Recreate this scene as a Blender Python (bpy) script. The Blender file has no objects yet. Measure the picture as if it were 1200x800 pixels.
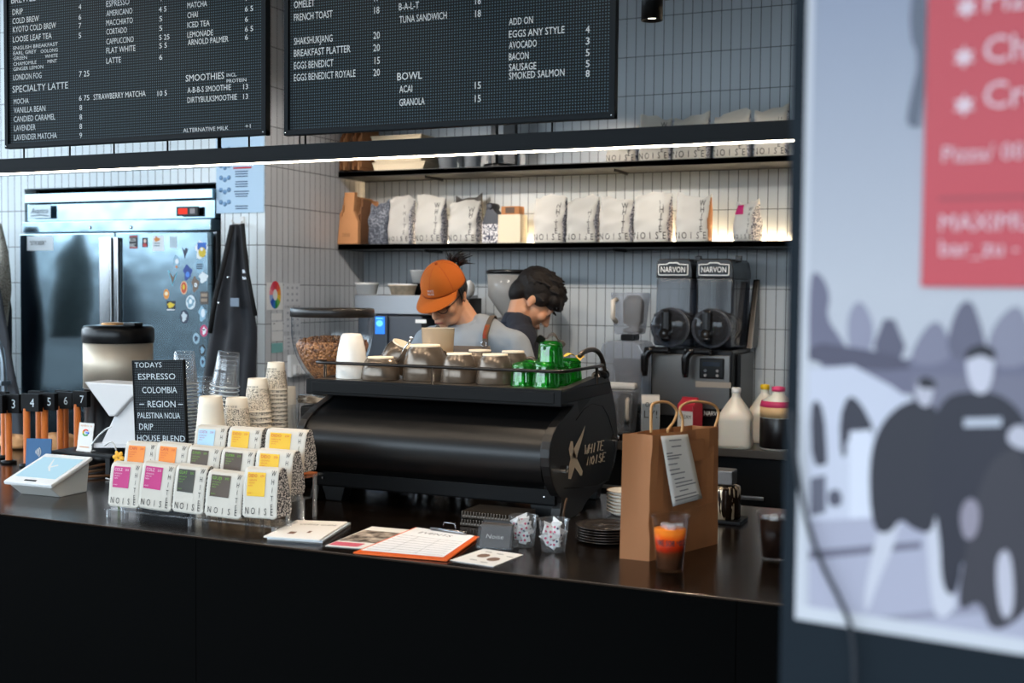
import bpy, bmesh, math, random
from mathutils import Vector, Matrix, Euler
from mathutils import noise as mnoise
random.seed(7)
S = bpy.context.scene
COL = S.collection
PI = math.pi

# ------------------------------------------------------------------ camera
FPX, PITCH, ROLL, YAW, EYE = 1369.3, 0.043568, -0.0094514, 0.414816, 1.66
def cam_axes():
    cp, sp, cr, sr = math.cos(PITCH), math.sin(PITCH), math.cos(ROLL), math.sin(ROLL)
    rt, fw, dn = Vector((1, 0, 0)), Vector((0, cp, -sp)), Vector((0, -sp, -cp))
    a, b = cr * rt + sr * dn, -sr * rt + cr * dn
    Z = Matrix.Rotation(YAW, 3, 'Z')
    return Z @ a, Z @ b, Z @ fw
RT, DN, FW = cam_axes()
EYEP = Vector((0, 0, EYE))
cd = bpy.data.cameras.new('camera')
cd.sensor_width = 36.0
cd.lens = FPX * 36 / 1200
cam = bpy.data.objects.new('camera', cd)
COL.objects.link(cam)
M = Matrix((RT, -DN, -FW)).transposed().to_4x4()
M.translation = EYEP
cam.matrix_world = M
cd.clip_start = 0.05
cd.dof.use_dof = True
cd.dof.focus_distance = 3.9
cd.dof.aperture_fstop = 2.8
S.camera = cam

# ------------------------------------------------------------------ light and exposure
S.view_settings.view_transform = 'Standard'
S.view_settings.look = 'None'
S.view_settings.gamma = 1
S.view_settings.use_curve_mapping = False
S.view_settings.exposure = 0.0
W = bpy.data.worlds.new('sky')
S.world = W
W.use_nodes = True
bg = W.node_tree.nodes['Background']
SKY_STRENGTH, SKY_COL, GROUND_COL = 7.5, (0.72, 0.87, 1.0, 1), (0.035, 0.04, 0.045, 1)
bg.inputs['Strength'].default_value = SKY_STRENGTH
_g = W.node_tree.nodes.new('ShaderNodeTexCoord'); _s = W.node_tree.nodes.new('ShaderNodeSeparateXYZ')
_r = W.node_tree.nodes.new('ShaderNodeValToRGB')
_r.color_ramp.elements[0].position = .0; _r.color_ramp.elements[0].color = GROUND_COL
_r.color_ramp.elements[1].position = .075; _r.color_ramp.elements[1].color = SKY_COL
_e = _r.color_ramp.elements.new(.03); _e.color = (.09, .11, .13, 1)
W.node_tree.links.new(_g.outputs['Generated'], _s.inputs[0]); W.node_tree.links.new(_s.outputs['Z'], _r.inputs[0]); W.node_tree.links.new(_r.outputs['Color'], bg.inputs['Color'])
try:
    S.cycles.use_denoising = True
    S.cycles.max_bounces = 10
    S.cycles.transparent_max_bounces = 24
    S.cycles.sample_clamp_indirect = 6
except Exception:
    pass
LED_BEAM = 36.0        # diffuser under the hanging beam
LED_SHELF = 115.0       # strips under and behind the shelves
SPOT_W = 60.0          # each ceiling spot

def at(px, py, x=None, y=None, z=None):
    """the point of the plane x=, y= or z= seen at that place of the 1200x800 photograph"""
    d = RT * (px - 600) + DN * (py - 400) + FW * FPX
    k, v = (0, x) if x is not None else (1, y) if y is not None else (2, z)
    return EYEP + d * ((v - EYEP[k]) / d[k])

# ------------------------------------------------------------------ materials
MATS = {}
def srgb(r, g, b):
    f = lambda c: (c / 255) / 12.92 if c / 255 <= .04045 else ((c / 255 + .055) / 1.055) ** 2.4
    return (f(r), f(g), f(b), 1)
class NT:
    def __init__(s, m): s.t = m.node_tree; s.n = s.t.nodes; s.l = s.t.links
    def new(s, typ, **kw):
        n = s.n.new(typ)
        for k, v in kw.items():
            if k.startswith('i_'): n.inputs[k[2:].replace('_', ' ')].default_value = v
            else: setattr(n, k, v)
        return n
    def link(s, a, b): s.l.new(a, b)
def mat(name, col, rough=.5, metal=0., bump=0., bscale=60., var=0., vscale=8., emit=0., spec=.5, coat=0., sheen=0., trans=0., sss=0., aniso=0.):
    if name in MATS: return MATS[name]
    m = bpy.data.materials.new(name); m.use_nodes = True
    t = NT(m); b = t.n['Principled BSDF']
    b.inputs['Base Color'].default_value = col
    b.inputs['Roughness'].default_value = rough
    b.inputs['Metallic'].default_value = metal
    b.inputs['Specular IOR Level'].default_value = spec
    b.inputs['Coat Weight'].default_value = coat
    b.inputs['Sheen Weight'].default_value = sheen
    b.inputs['Transmission Weight'].default_value = trans
    b.inputs['Anisotropic'].default_value = aniso
    if sss:
        b.inputs['Subsurface Weight'].default_value = sss
        b.inputs['Subsurface Radius'].default_value = (.02, .008, .005)
        b.inputs['Subsurface Scale'].default_value = .5
    if emit:
        b.inputs['Emission Color'].default_value = col
        b.inputs['Emission Strength'].default_value = emit
    if bump or var:
        tc = t.new('ShaderNodeTexCoord')
    if bump:
        n = t.new('ShaderNodeTexNoise', i_Scale=bscale, i_Detail=4.)
        t.link(tc.outputs['Object'], n.inputs['Vector'])
        bp = t.new('ShaderNodeBump', i_Strength=bump, i_Distance=.004)
        t.link(n.outputs['Fac'], bp.inputs['Height']); t.link(bp.outputs['Normal'], b.inputs['Normal'])
    if var:
        n = t.new('ShaderNodeTexNoise', i_Scale=vscale, i_Detail=5.)
        t.link(tc.outputs['Object'], n.inputs['Vector'])
        mx = t.new('ShaderNodeMix', data_type='RGBA')
        mx.inputs['A'].default_value = tuple(c * (1 - var) for c in col[:3]) + (1,)
        mx.inputs['B'].default_value = tuple(min(1, c * (1 + var)) for c in col[:3]) + (1,)
        t.link(n.outputs['Fac'], mx.inputs['Factor']); t.link(mx.outputs['Result'], b.inputs['Base Color'])
    MATS[name] = m
    return m
def thin(name, tint=(1, 1, 1, 1), gloss=.12, rough=.05, haze=0., hcol=(.8, .85, .9, 1)):
    """thin clear plastic or glass: see-through, with a sheen that grows towards the edge"""
    if name in MATS: return MATS[name]
    m = bpy.data.materials.new(name); m.use_nodes = True
    t = NT(m); t.n.remove(t.n['Principled BSDF'])
    out = t.n['Material Output']
    tr = t.new('ShaderNodeBsdfTransparent', i_Color=tint)
    gl = t.new('ShaderNodeBsdfGlossy', i_Roughness=rough)
    lw = t.new('ShaderNodeLayerWeight', i_Blend=.5)
    pw = t.new('ShaderNodeMath', operation='POWER'); pw.inputs[1].default_value = 3.
    mu = t.new('ShaderNodeMath', operation='MULTIPLY_ADD'); mu.inputs[1].default_value = .55; mu.inputs[2].default_value = gloss * .12
    t.link(lw.outputs['Facing'], pw.inputs[0]); t.link(pw.outputs[0], mu.inputs[0]); ad = mu; ad.use_clamp = True
    mx = t.new('ShaderNodeMixShader')
    t.link(ad.outputs[0], mx.inputs[0]); t.link(tr.outputs[0], mx.inputs[1]); t.link(gl.outputs[0], mx.inputs[2])
    last = mx
    if haze:
        df = t.new('ShaderNodeBsdfDiffuse', i_Color=hcol)
        m2 = t.new('ShaderNodeMixShader'); m2.inputs[0].default_value = haze
        t.link(mx.outputs[0], m2.inputs[1]); t.link(df.outputs[0], m2.inputs[2]); last = m2
    t.link(last.outputs[0], out.inputs['Surface'])
    MATS[name] = m
    return m
def glow(name, col, strength):
    if name in MATS: return MATS[name]
    m = bpy.data.materials.new(name); m.use_nodes = True
    t = NT(m); t.n.remove(t.n['Principled BSDF'])
    e = t.new('ShaderNodeEmission', i_Color=col, i_Strength=strength)
    t.link(e.outputs[0], t.n['Material Output'].inputs['Surface'])
    MATS[name] = m
    return m
def speckle(name, base, ink, scale=300., thr=.5, rough=.6):
    """random black specks printed on paper"""
    if name in MATS: return MATS[name]
    m = bpy.data.materials.new(name); m.use_nodes = True
    t = NT(m); b = t.n['Principled BSDF']; b.inputs['Roughness'].default_value = rough
    tc = t.new('ShaderNodeTexCoord')
    n = t.new('ShaderNodeTexNoise', i_Scale=scale, i_Detail=1.)
    t.link(tc.outputs['Object'], n.inputs['Vector'])
    cr = t.new('ShaderNodeMath', operation='GREATER_THAN'); cr.inputs[1].default_value = thr
    t.link(n.outputs['Fac'], cr.inputs[0])
    mx = t.new('ShaderNodeMix', data_type='RGBA')
    mx.inputs['A'].default_value = base; mx.inputs['B'].default_value = ink
    t.link(cr.outputs[0], mx.inputs['Factor']); t.link(mx.outputs['Result'], b.inputs['Base Color'])
    MATS[name] = m
    return m
def tile_mat(name, axis, u0, z0, col):
    m = bpy.data.materials.new(name); m.use_nodes = True
    t = NT(m); b = t.n['Principled BSDF']
    b.inputs['Roughness'].default_value = .28
    g = t.new('ShaderNodeNewGeometry'); sp = t.new('ShaderNodeSeparateXYZ'); cb = t.new('ShaderNodeCombineXYZ')
    t.link(g.outputs['Position'], sp.inputs[0])
    for k, (src, off) in enumerate(((axis, u0), ('Z', z0))):
        s = t.new('ShaderNodeMath', operation='SUBTRACT'); s.inputs[1].default_value = off
        t.link(sp.outputs[src], s.inputs[0]); t.link(s.outputs[0], cb.inputs[k])
    br = t.new('ShaderNodeTexBrick', offset=0., squash=1.)
    br.inputs['Scale'].default_value = 1.
    br.inputs['Brick Width'].default_value = .0485
    br.inputs['Row Height'].default_value = .1943
    br.inputs['Mortar Size'].default_value = .0019
    br.inputs['Mortar Smooth'].default_value = .2
    br.inputs['Bias'].default_value = 0.
    br.inputs['Color1'].default_value = col
    br.inputs['Color2'].default_value = tuple(c * .93 for c in col[:3]) + (1,)
    br.inputs['Mortar'].default_value = (.035, .035, .037, 1)
    t.link(cb.outputs[0], br.inputs['Vector'])
    t.link(br.outputs['Color'], b.inputs['Base Color'])
    bp = t.new('ShaderNodeBump', invert=True, i_Strength=.5, i_Distance=.003)
    t.link(br.outputs['Fac'], bp.inputs['Height']); t.link(bp.outputs['Normal'], b.inputs['Normal'])
    return m
def peg_mat(name, base, dot, pitch, rad):
    """dark letter board with a regular grid of small pale pin holes"""
    m = bpy.data.materials.new(name); m.use_nodes = True
    t = NT(m); b = t.n['Principled BSDF']; b.inputs['Roughness'].default_value = .5; b.inputs['Specular IOR Level'].default_value = .12
    tc = t.new('ShaderNodeTexCoord'); sp = t.new('ShaderNodeSeparateXYZ'); t.link(tc.outputs['Object'], sp.inputs[0])
    sq = []
    for a in 'XZ':
        d = t.new('ShaderNodeMath', operation='DIVIDE'); d.inputs[1].default_value = pitch
        f = t.new('ShaderNodeMath', operation='FRACT'); c = t.new('ShaderNodeMath', operation='SUBTRACT'); c.inputs[1].default_value = .5
        p = t.new('ShaderNodeMath', operation='POWER'); p.inputs[1].default_value = 2.
        ab = t.new('ShaderNodeMath', operation='ABSOLUTE')
        t.link(sp.outputs[a], d.inputs[0]); t.link(d.outputs[0], f.inputs[0]); t.link(f.outputs[0], c.inputs[0])
        t.link(c.outputs[0], ab.inputs[0]); t.link(ab.outputs[0], p.inputs[0]); sq.append(p)
    ad = t.new('ShaderNodeMath', operation='ADD'); t.link(sq[0].outputs[0], ad.inputs[0]); t.link(sq[1].outputs[0], ad.inputs[1])
    lt = t.new('ShaderNodeMath', operation='LESS_THAN'); lt.inputs[1].default_value = rad * rad
    t.link(ad.outputs[0], lt.inputs[0])
    mx = t.new('ShaderNodeMix', data_type='RGBA'); mx.inputs['A'].default_value = base; mx.inputs['B'].default_value = dot
    t.link(lt.outputs[0], mx.inputs['Factor']); t.link(mx.outputs['Result'], b.inputs['Base Color'])
    return m

# ------------------------------------------------------------------ mesh helpers
def frame(origin, xd, zd):
    """matrix whose x and z axes follow xd, zd"""
    x = Vector(xd).normalized(); z = Vector(zd); z = (z - x * z.dot(x)).normalized(); y = z.cross(x)
    m = Matrix((x, y, z)).transposed().to_4x4(); m.translation = Vector(origin)
    return m
def TR(x=0, y=0, z=0, rx=0, ry=0, rz=0, s=1):
    return Matrix.Translation((x, y, z)) @ Euler((rx, ry, rz)).to_matrix().to_4x4() @ Matrix.Diagonal((s, s, s, 1) if not isinstance(s, tuple) else s + (1,))
class MB:
    """collects shapes and links them as ONE mesh object"""
    def __init__(s): s.bm = bmesh.new()
    def _merge(s, b2, m=None, mi=0, smooth=False):
        if m is not None: bmesh.ops.transform(b2, matrix=m, verts=b2.verts)
        for f in b2.faces: f.material_index = mi; f.smooth = smooth
        me = bpy.data.meshes.new('t'); b2.to_mesh(me); b2.free(); s.bm.from_mesh(me); bpy.data.meshes.remove(me)
        return s
    def box(s, c, d, bev=0., m=None, mi=0, seg=2, rz=0.):
        b = bmesh.new(); bmesh.ops.create_cube(b, size=1)
        bmesh.ops.scale(b, vec=d, verts=b.verts)
        if bev: bmesh.ops.bevel(b, geom=b.edges[:], offset=bev, segments=seg, affect='EDGES', profile=.6)
        mm = Matrix.Translation(c) @ Matrix.Rotation(rz, 4, 'Z')
        return s._merge(b, (m @ mm) if m is not None else mm, mi, False)
    def lathe(s, prof, n=32, c=(0, 0, 0), m=None, mi=0, smooth=True, close=True):
        """prof: list of (r, z)"""
        b = bmesh.new(); rings = []
        for r, z in prof:
            if r < 1e-6: rings.append([b.verts.new((0, 0, z))])
            else: rings.append([b.verts.new((r * math.cos(2 * PI * k / n), r * math.sin(2 * PI * k / n), z)) for k in range(n)])
        for A, B in zip(rings, rings[1:]):
            for k in range(n):
                k2 = (k + 1) % n
                if len(A) == 1 and len(B) == 1: continue
                if len(A) == 1: b.faces.new((A[0], B[k2], B[k])) if False else b.faces.new((A[0], B[k], B[k2]))
                elif len(B) == 1: b.faces.new((A[k], A[k2], B[0]))
                else: b.faces.new((A[k], A[k2], B[k2], B[k]))
        bmesh.ops.recalc_face_normals(b, faces=b.faces)
        mm = Matrix.Translation(c)
        return s._merge(b, (m @ mm) if m is not None else mm, mi, smooth)
    def cyl(s, p, q, r, r2=None, n=20, mi=0, m=None, smooth=True):
        p, q = Vector(p), Vector(q); d = q - p; L = d.length
        r2 = r if r2 is None else r2
        rot = d.to_track_quat('Z', 'Y').to_matrix().to_4x4(); rot.translation = p
        e = min(.0015, r * .2, L * .2)
        return s.lathe([(0, 0), (r - e, 0), (r, e), (r2, L - e), (r2 - min(e, r2 * .5), L), (0, L)], n, m=(m @ rot) if m is not None else rot, mi=mi, smooth=False) if not smooth else \
            s.lathe([(0, 0), (r - e, 0), (r - e, 0), (r, e), (r, e), (r2, L - e), (r2, L - e), (r2 - min(e, r2 * .5), L), (0, L)], n, m=(m @ rot) if m is not None else rot, mi=mi)
    def tube(s, pts, r, n=8, mi=0, m=None, caps=True, closed=False):
        pts = [Vector(p) for p in pts]; b = bmesh.new(); rings = []
        rr = r if isinstance(r, (list, tuple)) else [r] * len(pts)
        up = Vector((0, 0, 1)); N = len(pts)
        prev = None
        for i, p in enumerate(pts):
            if closed: d = pts[(i + 1) % N] - pts[i - 1]
            else: d = pts[min(i + 1, N - 1)] - pts[max(i - 1, 0)]
            d.normalize()
            if prev is None:
                a = d.cross(up)
                if a.length < .05: a = d.cross(Vector((1, 0, 0)))
            else: a = prev - d * prev.dot(d)
            a.normalize(); prev = a; c = d.cross(a)
            rings.append([b.verts.new(p + (a * math.cos(2 * PI * k / n) + c * math.sin(2 * PI * k / n)) * rr[i]) for k in range(n)])
        for i in range(N if closed else N - 1):
            A, B = rings[i], rings[(i + 1) % N]
            for k in range(n): b.faces.new((A[k], A[(k + 1) % n], B[(k + 1) % n], B[k]))
        if caps and not closed: b.faces.new(rings[0][::-1]); b.faces.new(rings[-1])
        bmesh.ops.recalc_face_normals(b, faces=b.faces)
        return s._merge(b, m, mi, True)
    def prism(s, poly, t, m=None, mi=0, bev=0., center=False):
        """polygon in local XZ, extruded by t along +Y"""
        b = bmesh.new(); y0 = -t / 2 if center else 0
        A = [b.verts.new((x, y0, z)) for x, z in poly]; B = [b.verts.new((x, y0 + t, z)) for x, z in poly]
        n = len(poly); b.faces.new(A); b.faces.new(B[::-1])
        for k in range(n): b.faces.new((A[k], B[k], B[(k + 1) % n], A[(k + 1) % n]))
        bmesh.ops.recalc_face_normals(b, faces=b.faces)
        if bev:
            es = [e for e in b.edges if len(e.link_faces) == 2 and any(len(f.verts) == n and n != 4 for f in e.link_faces)] or b.edges[:]
            bmesh.ops.bevel(b, geom=es, offset=bev, segments=2, affect='EDGES', profile=.6)
        big = [f for f in b.faces if len(f.verts) > 4]
        if big: bmesh.ops.triangulate(b, faces=big)
        return s._merge(b, m, mi, False)
    def grid(s, fn, nu, nv, mi=0, m=None, smooth=True, closeu=False):
        b = bmesh.new()
        V = [[b.verts.new(fn(i / nu, j / nv)) for j in range(nv + 1)] for i in range(nu if closeu else nu + 1)]
        for i in range(nu):
            for j in range(nv):
                i2 = (i + 1) % nu if closeu else i + 1
                b.faces.new((V[i][j], V[i2][j], V[i2][j + 1], V[i][j + 1]))
        bmesh.ops.remove_doubles(b, verts=b.verts, dist=1e-6)
        bmesh.ops.recalc_face_normals(b, faces=b.faces)
        return s._merge(b, m, mi, smooth)
    def ball(s, c, r, n=16, mi=0, m=None, rot=None):
        b = bmesh.new(); bmesh.ops.create_uvsphere(b, u_segments=n * 2, v_segments=n, radius=1)
        r = (r, r, r) if not isinstance(r, (tuple, list)) else r
        mm = Matrix.Translation(c) @ (rot.to_4x4() if rot is not None else Matrix()) @ Matrix.Diagonal(tuple(r) + (1,))
        return s._merge(b, (m @ mm) if m is not None else mm, mi, True)
    def capsule(s, p, q, r1, r2, n=14):
        p, q = Vector(p), Vector(q); d = q - p; L = max(d.length, 1e-5)
        rot = d.to_track_quat('Z', 'Y').to_matrix().to_4x4(); rot.translation = p
        prof = [(r1 * math.sin(a), -r1 * math.cos(a)) for a in [PI / 2 * k / 5 for k in range(6)]]
        prof += [(r2 * math.cos(a), L + r2 * math.sin(a)) for a in [PI / 2 * k / 5 for k in range(6)]]
        prof[0] = (0, prof[0][1]); prof[-1] = (0, prof[-1][1])
        return s.lathe(prof, n, m=rot)
    def text(s, txt, org, xd=(1, 0, 0), zd=(0, 0, 1), h=.02, w=None, sx=1., mi=0, depth=.0006, shear=0., warp=None, mid=False):
        """flat lettering: cap height h, total width w (or sx times natural)"""
        me = text_mesh(txt)
        if me is None: return s
        b = bmesh.new(); b.from_mesh(me)
        xs = [v.co.x for v in b.verts]; x0, x1 = min(xs), max(xs)
        k = h / CAPH
        kx = (w / max(x1 - x0, 1e-4)) if w else k * sx
        fm = frame(org, xd, zd)
        for v in b.verts:
            x, z = (v.co.x - ((x0 + x1) / 2 if mid else x0 if w else 0)) * kx, v.co.y * k
            v.co = (x + shear * z, -depth - (.0004 if v.co.z > 0 else 0), z)
        if warp:
            for v in b.verts: v.co = warp(v.co)
        return s._merge(b, fm, mi, False)
    def build(s, name, mats, parent=None, loc=None, rz=None, mod=None):
        me = bpy.data.meshes.new(name); s.bm.to_mesh(me); s.bm.free()
        for m in (mats if isinstance(mats, (list, tuple)) else [mats]): me.materials.append(m)
        o = bpy.data.objects.new(name, me); COL.objects.link(o)
        if parent is not None: o.parent = parent
        if loc is not None: o.location = loc
        if rz is not None: o.rotation_euler = (0, 0, rz)
        if mod: mod(o)
        return o
TXT = {}
def text_mesh(t):
    if t in TXT: return TXT[t]
    if not t.strip(): return None
    c = bpy.data.curves.new('t', 'FONT'); c.body = t; c.size = 1; c.resolution_u = 2; c.fill_mode = 'FRONT'
    o = bpy.data.objects.new('t', c)
    me = bpy.data.meshes.new_from_object(o)
    bpy.data.objects.remove(o); bpy.data.curves.remove(c)
    TXT[t] = me
    return me
_h = text_mesh('H'); CAPH = max(v.co.y for v in _h.vertices)
def bold(s, *a, **k): return s.text(*a, **k)

def tag(o, label, cat, group=None, kind=None):
    o['label'] = label; o['category'] = cat
    if group: o['group'] = group
    if kind: o['kind'] = kind
    return o
def thing(name, label, cat, loc=(0, 0, 0), rz=0., group=None, rot=None):
    o = bpy.data.objects.new(name, None); COL.objects.link(o); o.empty_display_size = .02
    o.location = loc; o.rotation_euler = rot or (0, 0, rz)
    return tag(o, label, cat, group)
def struct(name, mb, m, label=None):
    o = mb.build(name, m); o['kind'] = 'structure'
    if label: o['label'] = label
    return o
def dup(root, loc, rz=0., label=None, rot=None, skip=()):
    """a copy of a thing with copies of its parts and sub-parts"""
    r = root.copy(); COL.objects.link(r); r.location = loc; r.rotation_euler = rot or (0, 0, rz)
    if label: r['label'] = label
    for ch in list(root.children):
        if ch.name.split('.')[0] in skip: continue
        c = ch.copy(); COL.objects.link(c); c.parent = r
        for g in list(ch.children):
            d = g.copy(); COL.objects.link(d); d.parent = c
    return r
_on = ['', 'first', 'second', 'third', 'fourth', 'fifth', 'sixth', 'seventh', 'eighth', 'ninth', 'tenth', 'eleventh', 'twelfth', 'thirteenth', 'fourteenth', 'fifteenth', 'sixteenth', 'seventeenth', 'eighteenth', 'nineteenth']
_tens = {2: ('twentieth', 'twenty'), 3: ('thirtieth', 'thirty'), 4: ('fortieth', 'forty')}
def _ordinal(n): return _on[n] if n < 20 else _tens[n // 10][0] if n % 10 == 0 else _tens[n // 10][1] + '-' + _on[n % 10]
ORD = ['topmost'] + [_ordinal(k) + ' from the top' for k in range(2, 49)]
def smooth_sub(levels=2):
    def f(o):
        m = o.modifiers.new('s', 'SUBSURF'); m.levels = levels; m.render_levels = levels
    return f
BLACK = mat('matte_black', srgb(10, 10, 11), .45, spec=.2)
SATIN = mat('satin_black', srgb(26, 27, 29), .3)
PLASTIC = mat('black_plastic', srgb(10, 10, 11), .3, spec=.3)
STEEL = mat('stainless_steel', (.46, .46, .47, 1), .32, 1.)
CHROME = mat('chrome', (.75, .75, .76, 1), .12, 1.)
CREAM = mat('cream_paper', srgb(226, 219, 206), .7)
WHITE = mat('white_plastic', srgb(228, 228, 226), .4)
PAPER = mat('white_paper', srgb(232, 230, 226), .75)
INK = mat('black_ink', srgb(28, 28, 30), .7)
KRAFT = mat('kraft_paper', srgb(172, 116, 70), .75, bump=.15, bscale=120, var=.08, vscale=14)
WOOD = mat('orange_wood', srgb(196, 106, 44), .5, var=.15, vscale=30)
CLEAR = thin('clear_plastic')
# ------------------------------------------------------------------ the setting
YB, XS, YF, CEIL = 5.70, -3.424, 4.765, 4.1
zt = at(823, 107.5, y=YB).z
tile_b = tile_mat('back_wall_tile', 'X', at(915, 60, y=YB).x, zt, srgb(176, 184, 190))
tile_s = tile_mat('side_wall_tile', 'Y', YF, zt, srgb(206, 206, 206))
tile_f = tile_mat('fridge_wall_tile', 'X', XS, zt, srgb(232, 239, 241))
FRX0, FRX1, FRZ = at(21, 300, y=YF - .05).x, at(251.5, 300, y=YF - .05).x, 2.185
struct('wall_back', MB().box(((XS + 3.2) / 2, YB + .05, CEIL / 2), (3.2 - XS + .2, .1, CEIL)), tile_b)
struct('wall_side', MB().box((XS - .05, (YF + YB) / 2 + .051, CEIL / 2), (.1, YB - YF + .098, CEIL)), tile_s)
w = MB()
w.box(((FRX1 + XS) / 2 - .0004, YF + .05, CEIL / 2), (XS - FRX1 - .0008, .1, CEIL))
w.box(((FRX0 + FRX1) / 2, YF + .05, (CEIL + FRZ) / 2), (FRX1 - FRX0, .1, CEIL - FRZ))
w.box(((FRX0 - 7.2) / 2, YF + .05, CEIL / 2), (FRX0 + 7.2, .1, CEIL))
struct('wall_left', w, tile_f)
w = MB()
w.box(((FRX0 + FRX1) / 2, YF + .92, FRZ / 2), (FRX1 - FRX0, .04, FRZ))
w.box((FRX0 - .02, YF + .5, FRZ / 2), (.04, .84, FRZ)); w.box((FRX1 + .02, YF + .5, FRZ / 2), (.04, .84, FRZ)); w.box(((FRX0 + FRX1) / 2, YF + .5, FRZ + .02), (FRX1 - FRX0 + .08, .84, .04))
struct('trim_1', w, BLACK)
struct('floor', MB().box((-2, .8, -.05), (10.6, 10.2, .1)), mat('grey_concrete', srgb(92, 90, 88), .5, bump=.1, bscale=20, var=.12, vscale=3))
struct('ceiling', MB().box((-2, .8, CEIL + .05), (10.6, 10.2, .1)), mat('grey_ceiling', srgb(120, 118, 116), .9))
struct('wall_right', MB().box((3.25, .8, CEIL / 2), (.1, 10, CEIL)), mat('right_wall_paint', srgb(96, 92, 88), .8))

# the shop front behind the viewer, open window bays in a dark frame
def bay(name, p, q):
    p, q = Vector(p), Vector(q); d = (q - p); L = d.length; u = d / L; m = frame(p, u, (0, 0, 1))
    b = MB()
    for t in (0, L): b.box((t, 0, CEIL / 2), (.08, .1, CEIL), m=m)
    for z in (.06, .95, CEIL - .1): b.box((L / 2, 0, z), (L, .08, .1), m=m)
    b.box((L / 2, 0, .5), (L, .04, .9), m=m)
    return struct(name, b, BLACK)
for k in range(4): bay('window_%d' % (k + 1), (-5.9 + 2.28 * k, -4.2, 0), (-3.62 + 2.28 * k, -4.2, 0))
for k in range(3): bay('window_%d' % (k + 5), (-5.9, -4.2 + 2.98 * k, 0), (-5.9, -1.22 + 2.98 * k, 0))

# counter: a continuous front with a dark metal top
CY0, CY1, CZ = 2.67, 3.86, .95
top_m = bpy.data.materials.new('counter_top_metal'); top_m.use_nodes = True
t = NT(top_m); b = t.n['Principled BSDF']
b.inputs['Base Color'].default_value = srgb(128, 112, 98); b.inputs['Metallic'].default_value = .9
tc = t.new('ShaderNodeTexCoord'); n = t.new('ShaderNodeTexNoise', i_Scale=16., i_Detail=5., i_Roughness=.6)
t.link(tc.outputs['Object'], n.inputs['Vector'])
mr = t.new('ShaderNodeMapRange'); mr.inputs['To Min'].default_value = .15; mr.inputs['To Max'].default_value = .25
t.link(n.outputs['Fac'], mr.inputs['Value']); t.link(mr.outputs['Result'], b.inputs['Roughness'])
mx = t.new('ShaderNodeMix', data_type='RGBA'); mx.inputs['A'].default_value = srgb(56, 44, 36); mx.inputs['B'].default_value = srgb(70, 56, 46)
t.link(n.outputs['Fac'], mx.inputs['Factor']); t.link(mx.outputs['Result'], b.inputs['Base Color'])
cnt = thing('service_counter', 'long black service counter with a worn dark metal top', 'counter', (0, 0, 0))
MB().box((-2.2, (CY0 + CY1) / 2, CZ - .003), (6.4, CY1 - CY0, .006), .001).build('counter_top', top_m, cnt)
front_m = mat('counter_front_black', srgb(4, 4, 4), .8, var=.1, vscale=2, spec=.03)
c = MB()
xs = [-5.4, -3.9, -2.16, -.6, 1.0]
for a, bb in zip(xs, xs[1:]): c.box(((a + bb) / 2, CY0 + .0225, (CZ - .0065) / 2), (bb - a - .002, .04, CZ - .0065))
c.build('front_panel', front_m, cnt)
MB().box((-2.2, CY0 + .61, .47), (6.3, 1.12, .94)).build('body', BLACK, cnt)

# hanging linear light
BY = 3.0
BX0, BX1 = -4.6, .9
zb0, zb1 = at(460, 183.5, y=BY).z, at(460, 163.5, y=BY).z
lb = thing('linear_light', 'long black hanging light bar with a glowing white underside', 'light bar', (0, BY + .04, zb0))
bh = zb1 - zb0
b = MB(); b.box(((BX0 + BX1) / 2, -.01, bh / 2 + .001), (BX1 - BX0, .05, bh), .002)
b.build('housing', mat('beam_black', srgb(15, 21, 26), .55, spec=.12), lb)
MB().box(((BX0 + BX1) / 2, -.024, .0005), (BX1 - BX0 - .02, .010, .006)).build('diffuser', glow('beam_led', (1, .86, .68, 1), LED_BEAM), lb)
for x in (-4.4, -2.05, .6):
    b = MB(); b.cyl((x, -.01, bh), (x, -.01, CEIL - zb0), .003, n=6); b.build('suspension_wire', STEEL, lb)

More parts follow.
